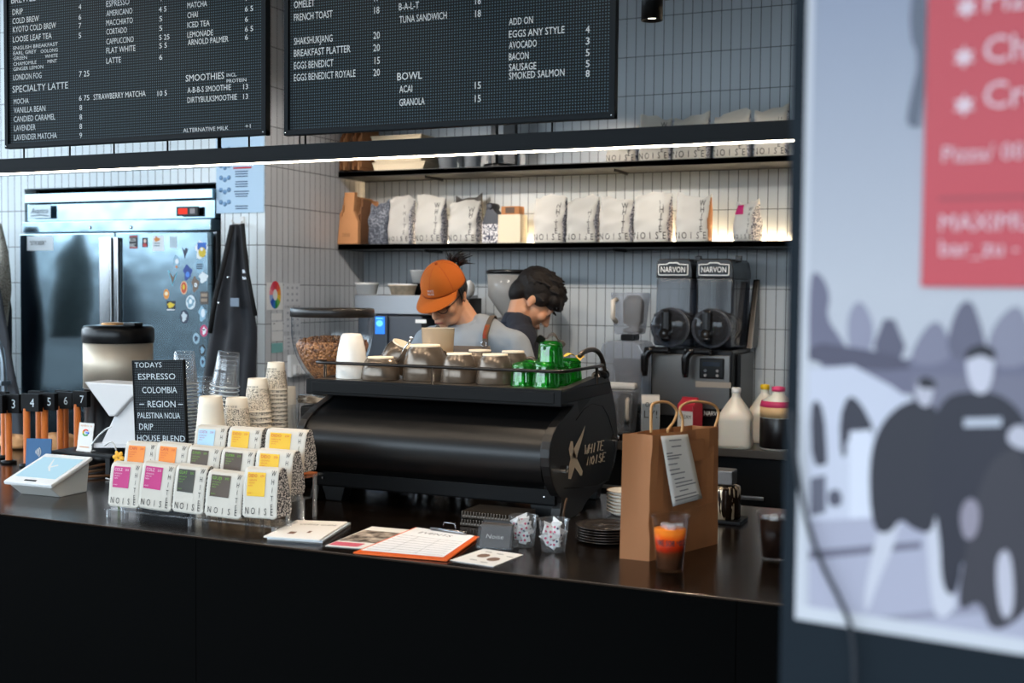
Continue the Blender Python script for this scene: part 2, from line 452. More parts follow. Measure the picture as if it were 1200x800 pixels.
# ------------------------------------------------------------------ menu boards
board_m = peg_mat('letter_board', srgb(9, 15, 19), srgb(64, 84, 96), .0084, .24)
rim_m = mat('board_rim', srgb(11, 19, 25), .5, spec=.12)
LET = mat('white_letters', srgb(190, 200, 206), .6)
def menu_board(px0, px1, zlow, zhigh, label, lines, rods):
    x0, x1 = at(px0, 100, y=BY).x, at(px1, 100, y=BY).x
    th = thing('menu_board', label, 'menu board', ((x0 + x1) / 2, BY, zlow))
    o = Vector(th.location); W_, H_ = x1 - x0, zhigh - zlow
    MB().box((0, .012, H_ / 2), (W_ - .004, .016, H_ - .004)).build('letter_panel', board_m, th)
    r = MB(); e = .016
    r.box((-W_ / 2 + e / 2, .010, H_ / 2), (e, .026, H_), .002); r.box((W_ / 2 - e / 2, .010, H_ / 2), (e, .026, H_), .002)
    r.box((0, .010, e / 2), (W_, .0255, e), .002); r.box((0, .010, H_ - e / 2), (W_, .0255, e), .002)
    r.build('rim', rim_m, th)
    s = MB()
    for sx in (-1, 1):
        for z in (e / 2, H_ - e / 2): s.ball((sx * (W_ / 2 - e / 2), -.0035, z), .003, 6)
    s.build('screw', CHROME, th)
    tx = MB()
    for (txt, xa, xb, yb, hp) in lines:
        p = at(xa, yb, y=BY); q = at(xb, yb, y=BY)
        dep = (p - EYEP).dot(FW)
        tx.text(txt, p - o + Vector((0, .003, 0)), h=hp * dep / FPX, w=(q.x - p.x), depth=.0005)
    tx.build('lettering', LET, th)
    for px, rad in rods:
        x = at(px, 175, y=BY).x - o.x; r = MB()
        r.cyl((x, .03, zb1 - zlow + .003), (x, .03, H_), rad, n=8); r.build('support_rod', BLACK, th)
    for sx in (-1, 1): r = MB(); r.cyl((sx * W_ * .42, .03, H_ - .02), (sx * W_ * .42, .03, CEIL - zlow), .005, n=8); r.build('hanger_rod', BLACK, th)
    return th
L1 = [('BREWED', 12.5, 43, 4, 8), ('DRIP', 14, 26, 17.5, 6.5), ('COLD BREW', 14, 45, 28, 6.5), ('KYOTO COLD BREW', 14.5, 65, 38, 6.5), ('LOOSE LEAF TEA', 14.5, 60, 49.5, 6.5),
      ('ENGLISH BREAKFAST', 15, 67, 58.5, 4), ('EARL GREY', 15, 42, 64.5, 4), ('OOLONG', 47, 67, 62, 4), ('GREEN', 15, 31, 70.5, 4), ('WHITE', 52, 67, 68, 4), ('CHAMOMILE', 15, 42, 77, 4), ('MINT', 55, 66, 74, 4), ('GINGER LEMON', 15, 50, 83, 4),
      ('LONDON FOG', 15, 48, 94, 6.5), ('4', 91.5, 94.5, 11, 6), ('6', 91.5, 94.5, 23, 6), ('7', 91.5, 94.5, 33, 6), ('5', 91.5, 94.5, 44.5, 6), ('7 25', 92, 104, 90, 6.5),
      ('SPECIALTY LATTE', 14, 79, 108.5, 7.5), ('MOCHA', 15.5, 33, 122, 6), ('VANILLA BEAN', 15.5, 52.5, 132.5, 6.5), ('CANDIED CARAMEL', 15.5, 64, 143, 6.5), ('LAVENDER', 16, 41, 153.5, 6.5), ('LAVENDER MATCHA', 16, 66, 164.5, 6.5),
      ('6 75', 92, 104, 118, 6), ('8', 92.5, 95.5, 129, 6), ('8', 92.5, 95.5, 140, 6), ('8', 92.5, 95.5, 151, 6), ('9', 92.5, 95.5, 161.5, 6), ('STRAWBERRY MATCHA', 109, 170, 117, 6.5), ('10 5', 184, 195, 112.5, 6),
      ('ESPRESSO', 124, 151, 8, 7), ('AMERICANO', 124, 154.5, 19, 6.5), ('MACCHIATO', 124, 155, 30, 6.5), ('CORTADO', 124, 148, 40.5, 6.5), ('CAPPUCCINO', 124, 156, 52, 6.5), ('FLAT WHITE', 124, 158, 62.5, 6.5), ('LATTE', 124, 141, 74.5, 6.5),
      ('4', 186, 189, 1.5, 6), ('4 5', 185.5, 194.5, 14, 6), ('5', 186, 189.5, 25, 6), ('5', 186, 189.5, 36, 6), ('5 25', 186, 198, 47, 6), ('5 5', 186, 195, 56.5, 6), ('6', 186, 189.5, 70, 6),
      ('MATCHA', 219, 242, 9.5, 6.5), ('CHAI', 219, 231, 21, 6.5), ('ICED TEA', 219, 245, 32.5, 6.5), ('LEMONADE', 219, 249, 44, 6.5), ('ARNOLD PALMER', 219.5, 267, 53, 6.5),
      ('7', 287, 290, 1, 6), ('6 5', 286.5, 296, 13.5, 6), ('6', 286.5, 290, 25.5, 6), ('6 5', 286.5, 296, 37, 6), ('6', 286.5, 290, 46.5, 6),
      ('SMOOTHIES', 217, 262, 95.5, 7.5), ('INCL.', 265, 277, 90, 4), ('PROTEIN', 265, 288, 97, 4), ('A-B-B-S SMOOTHIE', 219, 270, 109, 6.5), ('DIRTYBULKSMOOTHIE', 219, 277, 120.5, 6.5), ('13', 284.5, 290, 104.5, 6), ('13', 284.5, 290, 116, 6),
      ('ALTERNATIVE MILK', 214, 267, 155, 4.5), ('+1', 287, 293, 150, 4.5)]
menu_board(5.5, 312, at(160, 166, y=BY).z, 2.82, 'black letter board listing brewed coffee, specialty latte and smoothies', L1,
           [(20, .003), (74, .003), (126, .003), (189, .003), (250, .006), (285, .003)])
L2 = [('OMELET', 344, 368, 9.5, 8), ('FRENCH TOAST', 344, 389, 24.5, 8), ('SHAKSHUKJANG', 344, 389, 52.5, 8), ('BREAKFAST PLATTER', 344, 410, 66.5, 8), ('EGGS BENEDICT', 344, 390, 81, 8), ('EGGS BENEDICT ROYALE', 344, 416, 95, 8),
      ('17', 438, 444, 1.5, 8), ('18', 438, 444, 16, 8), ('20', 437, 444.5, 45.5, 8), ('20', 437, 444.5, 60, 8), ('15', 438.5, 444.5, 75, 8), ('20', 437, 444.5, 89, 8),
      ('B-A-L-T', 467, 490.5, 12, 8), ('TUNA SANDWICH', 467.5, 523, 27, 8), ('18', 556.5, 563, 5, 8), ('18', 556.5, 563, 20, 8), ('BOWL', 465, 494, 94, 8.5), ('ACAI', 467.5, 482.5, 108.5, 8), ('GRANOLA', 467.5, 497, 124, 8), ('15', 556, 563, 104, 8), ('15', 556, 563, 119.5, 8),
      ('ADD ON', 596, 624, 29.5, 8), ('EGGS ANY STYLE', 596, 661, 44, 8), ('AVOCADO', 596, 628.5, 57, 8), ('BACON', 596, 619, 70.5, 8), ('SAUSAGE', 596, 628, 83, 8), ('SMOKED SALMON', 596, 661, 93, 8), ('NOT FRIED', 596, 640, -1, 8),
      ('4', 686, 690.5, 38.5, 8), ('3', 686, 690.5, 52, 8), ('5', 686, 690.5, 65.5, 8), ('5', 686, 690.5, 78.5, 8), ('8', 686, 690.5, 90, 8)]
menu_board(333, 721, at(520, 149, y=BY).z, 2.82, 'black letter board listing egg dishes, sandwiches, bowls and add ons', L2, [(351.5, .003), (642, .003)])

# ------------------------------------------------------------------ ceiling spots
def spot(label, loc, aim, power, col=(1, .8, .6), vis=True, cone=1.5):
    th = thing('ceiling_spot', label, 'spotlight', loc, group='black ceiling spotlights' if not vis else None)
    d = (Vector(aim) - Vector(loc)).normalized()
    q = d.to_track_quat('-Z', 'Y').to_matrix().to_4x4()
    b = MB(); b.lathe([(.0, .13), (.036, .13), (.04, .126), (.04, 0), (.036, 0), (.035, .02), (0, .022)], 28, m=q); b.build('can', BLACK, th)
    b = MB(); b.lathe([(0, .014), (.033, .014), (.033, .018), (0, .018)], 24, m=q); b.build('lens', glow('spot_lens', (1, .9, .78, 1), 12), th)
    b = MB(); b.box((.055, .0, .10), (.02, .02, .06), .003); b.cyl((.055, 0, .12), (.055, 0, CEIL - loc[2]), .008, n=10); b.box((.046, 0, .09), (.03, .012, .03)); b.build('stem', BLACK, th)
    ld = bpy.data.lights.new('spot_light', 'SPOT'); ld.energy = power; ld.color = col; ld.spot_size = cone; ld.spot_blend = .6; ld.shadow_soft_size = .03
    lo = bpy.data.objects.new('spot_light', ld); COL.objects.link(lo); lo.parent = th
    mm = q.copy(); mm.translation = q @ Vector((0, 0, -.01)); lo.matrix_local = mm
    return th
sp = at(764, 24, y=4.2)
spot('black cylinder spotlight hanging near the tiled wall above the shelves', tuple(sp), (sp.x, sp.y, 0), SPOT_W, cone=2.2)
for k, x in enumerate((-2.35, -3.15)): spot('black cylinder spotlight hidden behind the menu boards', (x, 4.2, sp.z), (x + .3, 5.5, 1.92), SPOT_W * 1.05, col=(1, .88, .76), vis=False, cone=.9)
spot('black cylinder spotlight aimed along the shelves from the poster side', (-.7, 4.2, sp.z), (-1.25, 5.5, 1.92), SPOT_W * .8, col=(1, .88, .76), cone=.85)
spot('black cylinder spotlight aimed at the tiled side wall', (-2.0, 3.6, 3.2), (XS, 5.0, 1.55), SPOT_W * 1.8, col=(1, .97, .95), cone=.9)
spot('black cylinder spotlight straight above the espresso machine', (-1.75, 3.5, 3.3), (-1.75, 3.5, 1.3), SPOT_W * 1.3, cone=.75)
for k, (x, ax_, ay, pw) in enumerate(((-3.3, -2.9, 3.4, 1.), (-2.2, -2.1, 3.3, 1.), (-1.1, -1.2, 3.2, 1.), (-.2, -.7, 3.3, .7))):
    spot('black cylinder spotlight over the front of the service counter', (x, 2.1, 3.1), (ax_, ay, .95), SPOT_W * .45 * pw, vis=False)
# ------------------------------------------------------------------ wall shelves with hidden light strips
SZ0, SZ1 = 1.873, 2.262           # undersides of the two shelves' fronts
SHY = 5.42
shelf_m = mat('shelf_steel', srgb(22, 23, 25), .45, .1)
strip_m = glow('shelf_led', (1, .74, .45, 1), LED_SHELF)
def shelf(name, z, label):
    th = thing(name, label, 'shelf', (XS, SHY, z))
    L = 4.6
    b = MB(); b.box((L / 2 + .005, .14, .013), (L, .28, .026), .001)
    b.box((L / 2 + .005, .002, .014), (L, .004, .028)); b.build('board', shelf_m, th)
    for x in (.5, 1.55, 2.6, 3.7): b = MB(); b.prism([(0, 0), (.0, -.014), (.006, -.014), (.006, 0)], .2, TR(x, .06, 0)); b.build('bracket', shelf_m, th)
    if z < 2: b = MB(); b.box((L / 2 + .01, .266, .030), (L - .04, .012, .007)); b.build('led_strip', strip_m, th)
    return th
shelf('wall_shelf', SZ1, 'upper black wall shelf holding white coffee bags and takeaway tubs')
shelf('wall_shelf', SZ0, 'lower black wall shelf with warm light glowing behind the bags')
ZT0, ZT1 = SZ0 + .026, SZ1 + .026

# ------------------------------------------------------------------ big coffee bags on the shelves
pat = speckle('white_noise_print', srgb(222, 222, 226), srgb(60, 66, 88), 160., .5)
bag_white = mat('bag_white', srgb(214, 212, 206), .5, bump=.25, bscale=18)
bag_grey = mat('bag_grey_print', srgb(172, 174, 186), .5, bump=.25, bscale=18)
def pillow_bag(name, w, h, d, label, cat='coffee bag', front=None, side=None, seed=0, letters=True, group=None, loc=(0, 0, 0), rz=0., lean=0., label_col=None, dark=False):
    """standing flat-bottomed pouch: boxy at the base, pinched into a crimped seam at the top"""
    th = thing(name, label, cat, loc, rz, group)
    if lean: th.rotation_euler = (lean, 0, rz)
    front = front or bag_white; side = side or pat
    rnd = random.Random(seed); ph = [rnd.uniform(0, 6) for _ in range(6)]
    def sect(v):
        hd = d / 2 * (1 - .93 * max(0, (v - .45) / .55) ** 1.5) * (1 - .18 * (1 - min(1, v / .12)) ** 2)
        hw = w / 2 * (1 - .03 * math.sin(PI * v) + .0 * v) * (1 - .06 * (1 - min(1, v / .08)) ** 2)
        return hw, hd
    def pt(u, v):
        hw, hd = sect(v)
        a = 2 * PI * u; c, s_ = math.cos(a), math.sin(a); p = .32
        x = math.copysign(abs(c) ** p, c) * hw; y = math.copysign(abs(s_) ** (p + .25), s_) * hd
        wob = .006 * math.sin(9 * v + ph[0] + 3 * x / w) + .005 * math.sin(17 * v + ph[1] - 7 * x / w) + .004 * math.sin(5 * x / w * 2 + ph[2])
        y += wob * (.25 + v) * (1 if abs(s_) > .3 else .4)
        z = h * v + .014 * math.sin(4 * x / w + ph[3]) * v ** 4 + .006 * math.sin(13 * x / w + ph[4]) * v ** 6
        return Vector((x, y, z))
    b = MB(); b.grid(lambda u, v: pt(u, v), 48, 26, closeu=True)
    cap = [pt(k / 48, 0) for k in range(48)]
    bm = b.bm; vs = [bm.verts.new(p) for p in cap]; bm.faces.new(vs[::-1])
    bm.normal_update()
    for f in bm.faces:
        f.material_index = 1 if abs(f.normal.x) > .8 and f.calc_center_median().z < h * .93 else 0
    b.build('pouch', [front, side], th)
    def yfront(x, z):
        v = max(0, min(1, z / h)); best = None
        hw, hd = sect(v); t = max(-.97, min(.97, x / hw)); c = math.copysign(abs(t) ** (1 / .32), t)
        a = -math.acos(c); u = (a / (2 * PI)) % 1
        return pt(u, v).y
    warp = lambda co, ox, oz: Vector((co.x, yfront(ox + co.x, oz + co.z) - .0012 + co.y * .2, co.z))
    if letters:
        t = MB()
        k = w / .19
        for i, ch in enumerate('WHITE'):
            ox, oz = w * .28, h * (.75 - .135 * i)
            t.text(ch, (ox, 0, oz), h=.031 * k, sx=.72, mid=True, warp=lambda co: warp(co, ox, oz))
        for i, ch in enumerate('NOISE'):
            ox, oz = w * (-.38 + .19 * i), h * .075
            t.text(ch, (ox, 0, oz), h=.034 * k, sx=.72, mid=True, warp=lambda co: warp(co, ox, oz))
        t.build('lettering', INK, th)
    if label_col:
        g = MB(); x0, z0, ww, hh = label_col[1]
        def gp(u, v):
            x, z = x0 + ww * u, z0 + hh * v
            return Vector((x, yfront(x, z) - .002, z))
        g.grid(gp, 6, 6); g.build('label', label_col[0], th)
    return th
def shelf_bag(px0, px1, ytop, zt, Y, label, **k):
    a, b = at(px0, 250, y=Y).x, at(px1, 250, y=Y).x
    top = at((px0 + px1) / 2, ytop, y=Y).z
    return pillow_bag('coffee_bag', (b - a) * .93, top - zt, k.pop('d', .11), label, loc=((a + b) / 2, Y + .05, zt), **k)
BYS = 5.49
low = [(622, 662, 230, 'first white coffee bag right of the small folded bag on the lower shelf'),
       (660, 700, 231, 'white coffee bag on the lower shelf directly above the green glasses'),
       (699, 741, 231, 'white coffee bag on the lower shelf between two like bags, left of the slush lids'),
       (739, 786, 227, 'white coffee bag with patterned edge on the lower shelf above the left slush lid')]
for i, (a, b, y, l) in enumerate(low): shelf_bag(a, b, y, ZT0, BYS, l, seed=i + 1, group='white coffee bags on the shelves')
shelf_bag(788, 833, 227, ZT0, BYS, 'cream coffee bag with tan edge standing before the bright gap on the lower shelf', seed=8, side=KRAFT, group='white coffee bags on the shelves')
PINK = mat('pink_label', srgb(196, 20, 110), .6)
st = shelf_bag(859, 889, 235, ZT0, BYS, 'small white coffee bag with a pink label at the right end of the lower shelf', seed=9, d=.13, rz=-.25, label_col=(PINK, (-.045, .13, .04, .045)), group='white coffee bags on the shelves')
shelf_bag(452, 481, 231, ZT0, BYS, 'narrow white coffee bag beside the dark patterned pouch on the lower shelf', seed=10, front=mat('bag_grey_white', srgb(190, 188, 184), .5, bump=.25, bscale=18), group='white coffee bags on the shelves')
shelf_bag(483, 519, 229, ZT0, BYS, 'white coffee bag above the orange cap with a patterned side', seed=11, group='white coffee bags on the shelves')
shelf_bag(522, 560, 236, ZT0, BYS - .02, 'shorter crumpled white coffee bag in front of a dark pouch on the lower shelf', seed=12, group='white coffee bags on the shelves')
shelf_bag(528, 562, 229, ZT0, BYS + .105, 'dark grey pouch standing behind the crumpled white coffee bag', d=.07, seed=13, front=mat('dark_pouch', srgb(78, 76, 74), .5), side=mat('dark_pouch', srgb(78, 76, 74), .5), letters=False)
dk = speckle('dark_noise_print', srgb(70, 76, 88), srgb(126, 132, 144), 110., .54)
shelf_bag(429, 453, 237, ZT0, BYS - .01, 'slim grey pouch with a dark mottled print beside the brown paper bags', seed=14, front=dk, side=dk, letters=False)
# small folded pouch with a speckled body and rolled dark top
x0 = at(574, 270, y=BYS).x
th = thing('folded_pouch', 'small speckled pouch with a rolled dark top beside the copper ornament', 'coffee bag', (x0, BYS + .04, ZT0))
b = MB(); b.prism([(-.045, 0), (.045, 0), (.047, .10), (.03, .15), (-.047, .1)], .08, center=True, bev=.006); b.build('pouch', pat, th)
b = MB(); b.prism([(-.047, .1), (.048, .1), (.045, .15), (.012, .185), (0, .2), (-.02, .185), (-.034, .14)], .082, center=True, bev=.006); b.cyl((0, -.05, .195), (0, .05, .195), .017); b.build('rolled_top', mat('dark_pouch_top', srgb(62, 66, 76), .5), th)
for yy, zz, l in ((0, 0, 'left'),):
    th = thing('box', 'small white carton holding sachets on the lower shelf', 'box', (at(597, 270, y=BYS).x, BYS + .04, ZT0))
    b = MB(); b.box((0, 0, .075), (.125, .09, .15), .003); b.build('carton', mat('cream_carton', srgb(226, 214, 190), .7), th)
    b = MB(); b.box((0, 0, .17), (.1, .07, .045), .002); b.build('sachet_stack', KRAFT, th)
    b = MB(); b.box((.0, -.0355, .172), (.05, .004, .03)); b.build('printed_label', mat('dark_brown_print', srgb(86, 64, 48), .6), th)
# brown paper carrier bags, folded flat and leaning together at the left end of both shelves
kr = [mat('kraft_bag_%s' % n, srgb(*c), .75, bump=.2, bscale=60, var=.1, vscale=10) for n, c in (('light', (182, 128, 84)), ('mid', (150, 98, 58)), ('deep', (120, 80, 50)))]
def folded_bag(x, y, z, w, h, tilt, yaw, m, label, grp):
    th = thing('folded_paper_bag', label, 'paper bag', (x, y, z), rot=(0, tilt, yaw), group=grp)
    b = MB(); b.prism([(-w / 2, 0), (w / 2, 0), (w / 2, h * .62), (w * .34, h * .8), (w * .34, h), (-w * .34, h), (-w * .34, h * .8), (-w / 2, h * .62)], .012, center=True, bev=.002)
    b.box((0, -.008, h * .45), (w * .9, .006, h * .75)); b.build('sheet', m, th)
    return th
rr = random.Random(3)
xq = at(384, 270, y=5.40).x
places = ['leaning outermost against the tiled side wall', 'second from the side wall', 'third from the side wall', 'fourth from the side wall', 'fifth from the side wall', 'nearest the white coffee bags']
for zt, sh, n, hh in ((ZT0, 'lower', 6, .25), (ZT1, 'upper', 6, .27)):
    for i in range(n - 1):
        x = XS + .022 + .028 * i; y = 5.53 - .012 * (i % 2)
        folded_bag(x, y, zt + .006, .24, hh - .012 * ((i * 7) % 3), rr.uniform(.015, .03), PI / 2 + rr.uniform(-.02, .02), kr[(i * 2 + (sh == 'upper')) % 3],
                   'folded brown paper bag on the %s shelf, %s' % (sh, places[i]), 'brown paper bags on the %s shelf' % sh)
a, c = at(395, 280, y=5.40).x, at(419, 280, y=5.40).x
th = thing('paper_bag', 'flat brown paper bag with a narrow gathered neck facing out on the lower shelf', 'paper bag', ((a + c) / 2 + .02, 5.385, ZT0))
w = (c - a); h = .275
b = MB(); b.prism([(-w / 2, 0), (w / 2, 0), (w / 2, h * .42), (w * .28, h * .64), (w * .34, h), (-w * .16, h), (-w * .16, h * .64), (-w * .42, h * .42)], .03, center=True, bev=.004); b.build('body', kr[0], th)
t = MB(); t.text('WHITE', (-.03, -.016, .05), h=.007, w=.045); t.text('NOISE', (-.03, -.016, .04), h=.007, w=.045); t.build('lettering', mat('brown_ink', srgb(96, 62, 40), .7), th)

# ------------------------------------------------------------------ upper shelf goods
up = [(706, 746, 151, 'leftmost of the white coffee bags on the upper shelf'), (744, 785, 136, 'second white coffee bag from the left on the upper shelf'),
      (783, 829, 134, 'white coffee bag on the upper shelf above the slush machine'), (831, 877, 130, 'white coffee bag with a dark edge on the upper shelf, second from the poster'),
      (878, 922, 125, 'white coffee bag on the upper shelf half hidden by the poster panel')]
for i, (a, b, y, l) in enumerate(up): shelf_bag(a, b, y, ZT1, BYS, l, seed=20 + i, front=mat('bag_cream', srgb(206, 200, 188), .5, bump=.25, bscale=18), group='white coffee bags on the shelves')
boxm = mat('takeaway_card', srgb(222, 206, 178), .7)
xa, xb = at(437, 200, y=5.44).x, at(498, 200, y=5.44).x
for i in range(4):
    th = thing('takeaway_box', 'cream cardboard takeaway box on the upper shelf, %s of its stack' % ['lowest', 'second from the bottom', 'third from the bottom', 'topmost'][i], 'takeaway box', ((xa + xb) / 2 - .005 * i, 5.53, ZT1 + .047 * i), group='takeaway boxes on the upper shelf')
    w2 = (xb - xa) / 2 - .006 * (i % 2)
    b = MB(); b.prism([(-w2 + .012, 0), (w2 - .012, 0), (w2, .036), (-w2, .036)], .19, center=True, bev=.002); b.build('tray', boxm, th)
    b = MB(); b.box((0, 0, .041), (w2 * 2 + .004, .195, .009), .002); b.build('lid', boxm, th)
tub = thin('hazy_plastic', (.93, .95, .97, 1), .2, .15, .28)
for px, r0, r1, l in ((522, .045, .066, 'stack of clear plastic bowls beside the cream boxes'), (551, .042, .046, 'clear patterned plastic cup next to the black stand')):
    th = thing('plastic_tub', l + ' on the upper shelf', 'plastic tub', (at(px, 200, y=5.5).x, 5.53, ZT1))
    b = MB(); b.lathe([(0, .002), (r0, .002), (r1, .16), (r1 + .006, .162), (r1 + .006, .168), (r1 - .002, .166), (r0 - .003, .006), (0, .006)], 28); b.build('tub', tub, th)
    b = MB(); b.lathe([(0, .01), (r0 - .006, .01), (r1 - .012, .12), (r1 - .014, .12), (0, .03)], 24); b.build('nested_tub', tub, th)
xx = at(583, 190, y=5.5).x
th = thing('pour_over_stand', 'black stand with twin posts and flat discs on the upper shelf', 'coffee stand', (xx, 5.54, ZT1))
b = MB(); b.lathe([(0, 0), (.08, 0), (.085, .006), (.078, .02), (.03, .026), (0, .026)], 32, c=(-.0, -.02, 0)); b.build('base', PLASTIC, th)
b = MB(); b.box((-.045, .02, .17), (.03, .03, .3), .004); b.box((.045, .02, .17), (.07, .03, .3), .004); b.build('post', PLASTIC, th)
b = MB(); b.lathe([(0, .3), (.1, .3), (.11, .312), (.1, .325), (0, .33)], 32); b.build('top_disc', PLASTIC, th)

# ------------------------------------------------------------------ fridge
FY = YF - .03
fw = FRX1 - FRX0 - .06
fcx = (FRX0 + FRX1) / 2
fr = thing('fridge', 'wide two door stainless steel fridge covered in stickers', 'fridge', (fcx, FY, 0))
steel_f = bpy.data.materials.new('fridge_steel'); steel_f.use_nodes = True
t = NT(steel_f); b = t.n['Principled BSDF']
b.inputs['Base Color'].default_value = (.27, .37, .43, 1); b.inputs['Metallic'].default_value = 1.
tc = t.new('ShaderNodeTexCoord'); mp = t.new('ShaderNodeMapping'); mp.inputs['Scale'].default_value = (2, 2, 240)
n = t.new('ShaderNodeTexNoise', i_Scale=1.5, i_Detail=3.); t.link(tc.outputs['Object'], mp.inputs['Vector']); t.link(mp.outputs['Vector'], n.inputs['Vector'])
mr = t.new('ShaderNodeMapRange'); mr.inputs['To Min'].default_value = .12; mr.inputs['To Max'].default_value = .17
t.link(n.outputs['Fac'], mr.inputs['Value']); t.link(mr.outputs['Result'], b.inputs['Roughness'])
n2 = t.new('ShaderNodeTexNoise', i_Scale=3.2, i_Detail=2.); t.link(tc.outputs['Object'], n2.inputs['Vector'])
bp = t.new('ShaderNodeBump', i_Strength=.2, i_Distance=.02); t.link(n2.outputs['Fac'], bp.inputs['Height']); t.link(bp.outputs['Normal'], b.inputs['Normal'])
zg0, zg1, zd = at(130, 272, y=FY).z, at(130, 224, y=FY).z, at(130, 258, y=FY).z
b = MB(); b.box((0, .42, (zg0 + .12) / 2), (fw - .01, .76, zg0 - .12), .004); b.box((0, .42, .09), (fw - .1, .7, .06)); b.build('cabinet', STEEL, fr)
for sx in (-1, 1):
    for y in (.1, .7): b = MB(); b.cyl((sx * fw * .44, y, 0), (sx * fw * .44, y, .09), .025); b.build('foot', BLACK, fr)
b = MB(); ztop = 2.155; zl = at(130, 236, y=FY).z
b.box((0, .4, (ztop + zl) / 2), (fw, .8, ztop - zl - .003), .004)
b.box((0, .41, (zl + zd) / 2), (fw, .78, zl - zd - .003), .004)
b.box((0, .395, (zd + zg0) / 2), (fw, .82, zd - zg0 - .004), .004); b.build('top_panel', steel_f, fr)
b = MB(); 
for px in (108, 156): 
    p = at(px, 266.5, y=FY) - Vector(fr.location); b.cyl((p.x, -.02, p.z), (p.x, -.01, p.z), .009)
b.build('door_lock', CHROME, fr)
p = at(47, 248, y=FY) - Vector(fr.location)
b = MB(); b.box((p.x, -.002, p.z), (.155, .004, .07), .001); b.build('maker_plate', mat('plate_silver', srgb(188, 200, 206), .4, .3), fr)
b = MB(); b.text('Avantco', (p.x - .06, -.005, p.z - .01), h=.03, w=.12, shear=.25); b.tube([(p.x - .06, -.005, p.z - .022), (p.x, -.005, p.z - .018), (p.x + .065, -.005, p.z - .024)], .0025); b.build('maker_lettering', mat('grey_ink', srgb(66, 82, 96), .6), fr)
p = at(220.5, 247.5, y=FY) - Vector(fr.location)
b = MB(); b.box((p.x, -.004, p.z), (.135, .012, .048), .003); b.build('thermostat', PLASTIC, fr)
b = MB(); b.box((p.x - .025, -.0105, p.z), (.055, .003, .028)); b.build('red_display', glow('red_display', (1, .06, .04, 1), 1.2), fr)
b = MB(); b.box((p.x + .035, -.0105, p.z), (.03, .003, .026), .001); b.build('buttons', mat('grey_button', srgb(150, 140, 140), .5), fr)
split = at(141, 300, y=FY).x - fcx
doors = []
for k, (xa, xb) in enumerate(((-fw / 2, split - .003), (split + .003, fw / 2))):
    d = MB(); d.box(((xa + xb) / 2, -.012, (zg0 + .16) / 2), (xb - xa, .05, zg0 - .17), .006); dn = d.build('door', steel_f, fr)
    h = MB(); hx = xb - .055 if k == 0 else xa + .004
    if k == 0:
        hz_ = zg0 - .03 - .66
        h.box((hx, -.042, hz_), (.075, .018, 1.32), .004); h.box((hx + .046, -.05, hz_), (.018, .03, 1.32), .004)
        h.box((hx + .078, -.046, hz_), (.03, .022, 1.32), .004)
    else: h.box((hx + .022, -.045, zg0 - .69), (.012, .02, 1.32), .003)
    h.build('handle', mat('handle_steel', (.66, .68, .7, 1), .2, 1.), dn)
    doors.append(dn)
stick_y = -.0375
def sticker(door, px, py, w, h, shapes, name='sticker'):
    """shapes: list of (kind, colour, x, z, rx, rz) in units of the sticker's half size; thin printed vinyl on the door"""
    p = at(px, py, y=FY - .037) - Vector(fr.location)
    b = MB(); ms = []
    for i, (kind, col, x, z, rx, rz) in enumerate(shapes):
        mm = mat('vinyl_%d_%d_%d' % col, srgb(*col), .5)
        if mm not in ms: ms.append(mm)
        cx, cz, ax, az = p.x + x * w / 2, p.z + z * h / 2, rx * w / 2, rz * h / 2
        y = stick_y - .0008 * i
        if kind == 'o': poly = [(cx + ax * math.cos(a), cz + az * math.sin(a)) for a in [2 * PI * k / 28 for k in range(28)]]
        elif kind == 'r': poly = [(cx - ax, cz - az), (cx + ax, cz - az), (cx + ax, cz + az), (cx - ax, cz + az)]
        elif kind == 'b': poly = [(cx + ax * (1 + .22 * math.sin(5 * a + x)) * math.cos(a), cz + az * (1 + .22 * math.cos(3 * a)) * math.sin(a)) for a in [2 * PI * k / 32 for k in range(32)]]
        elif kind == 't': poly = [(cx - ax, cz + az), (cx - ax * .1, cz - az), (cx + ax, cz + az * .8), (cx + ax * .2, cz + az * .1)]
        b.prism(poly, .0007, TR(0, y, 0), mi=ms.index(mm))
    b.build(name, ms, door)
def U(px): return px / 1369.3 * 5.75       # photo pixels at the fridge in metres
Wt, Nv, Yl, Bl, Rd, Gy, Sk, Or, Pk, Bk, Br = (226, 232, 236), (30, 44, 70), (214, 186, 30), (30, 96, 190), (190, 40, 44), (120, 140, 152), (140, 180, 204), (214, 130, 40), (200, 60, 110), (20, 22, 28), (110, 90, 76)
dl, dr = doors
sticker(dl, 47, 285, U(44), U(18), [('r', Wt, 0, 0, 1, 1)])
b = MB(); p = at(35, 287, y=FY - .04) - Vector(fr.location); b.text('"STICKER"', (p.x, stick_y - .003, p.z), h=.021, w=U(27)); b.build('sticker_lettering', INK, dl)
sticker(dr, 156.5, 283.5, U(13), U(16), [('r', Bk, 0, 0, 1, 1), ('r', (170, 60, 60), 0, -.85, .9, .12), ('r', (170, 60, 60), 0, .85, .9, .12)])
b = MB()
for i, tx in enumerate(('RUN', 'WRC')):
    p = at(152, 283 + 6.5 * i, y=FY - .04) - Vector(fr.location); b.text(tx, (p.x, stick_y - .003, p.z), h=.018, w=U(9))
b.build('sticker_lettering', PAPER, dr)
sticker(dr, 170, 284, U(8.5), U(11.5), [('r', Bk, 0, 0, 1, 1), ('o', (220, 190, 180), 0, .3, .45, .4), ('o', Rd, 0, -.55, .7, .4)])
sticker(dr, 185.5, 285, U(17.5), U(18.5), [('r', Wt, 0, 0, 1, 1), ('b', Or, -.2, .5, .5, .25), ('r', Gy, -.2, 0, .5, .06), ('r', Gy, -.2, -.3, .5, .06), ('o', Rd, -.3, .82, .1, .1)])
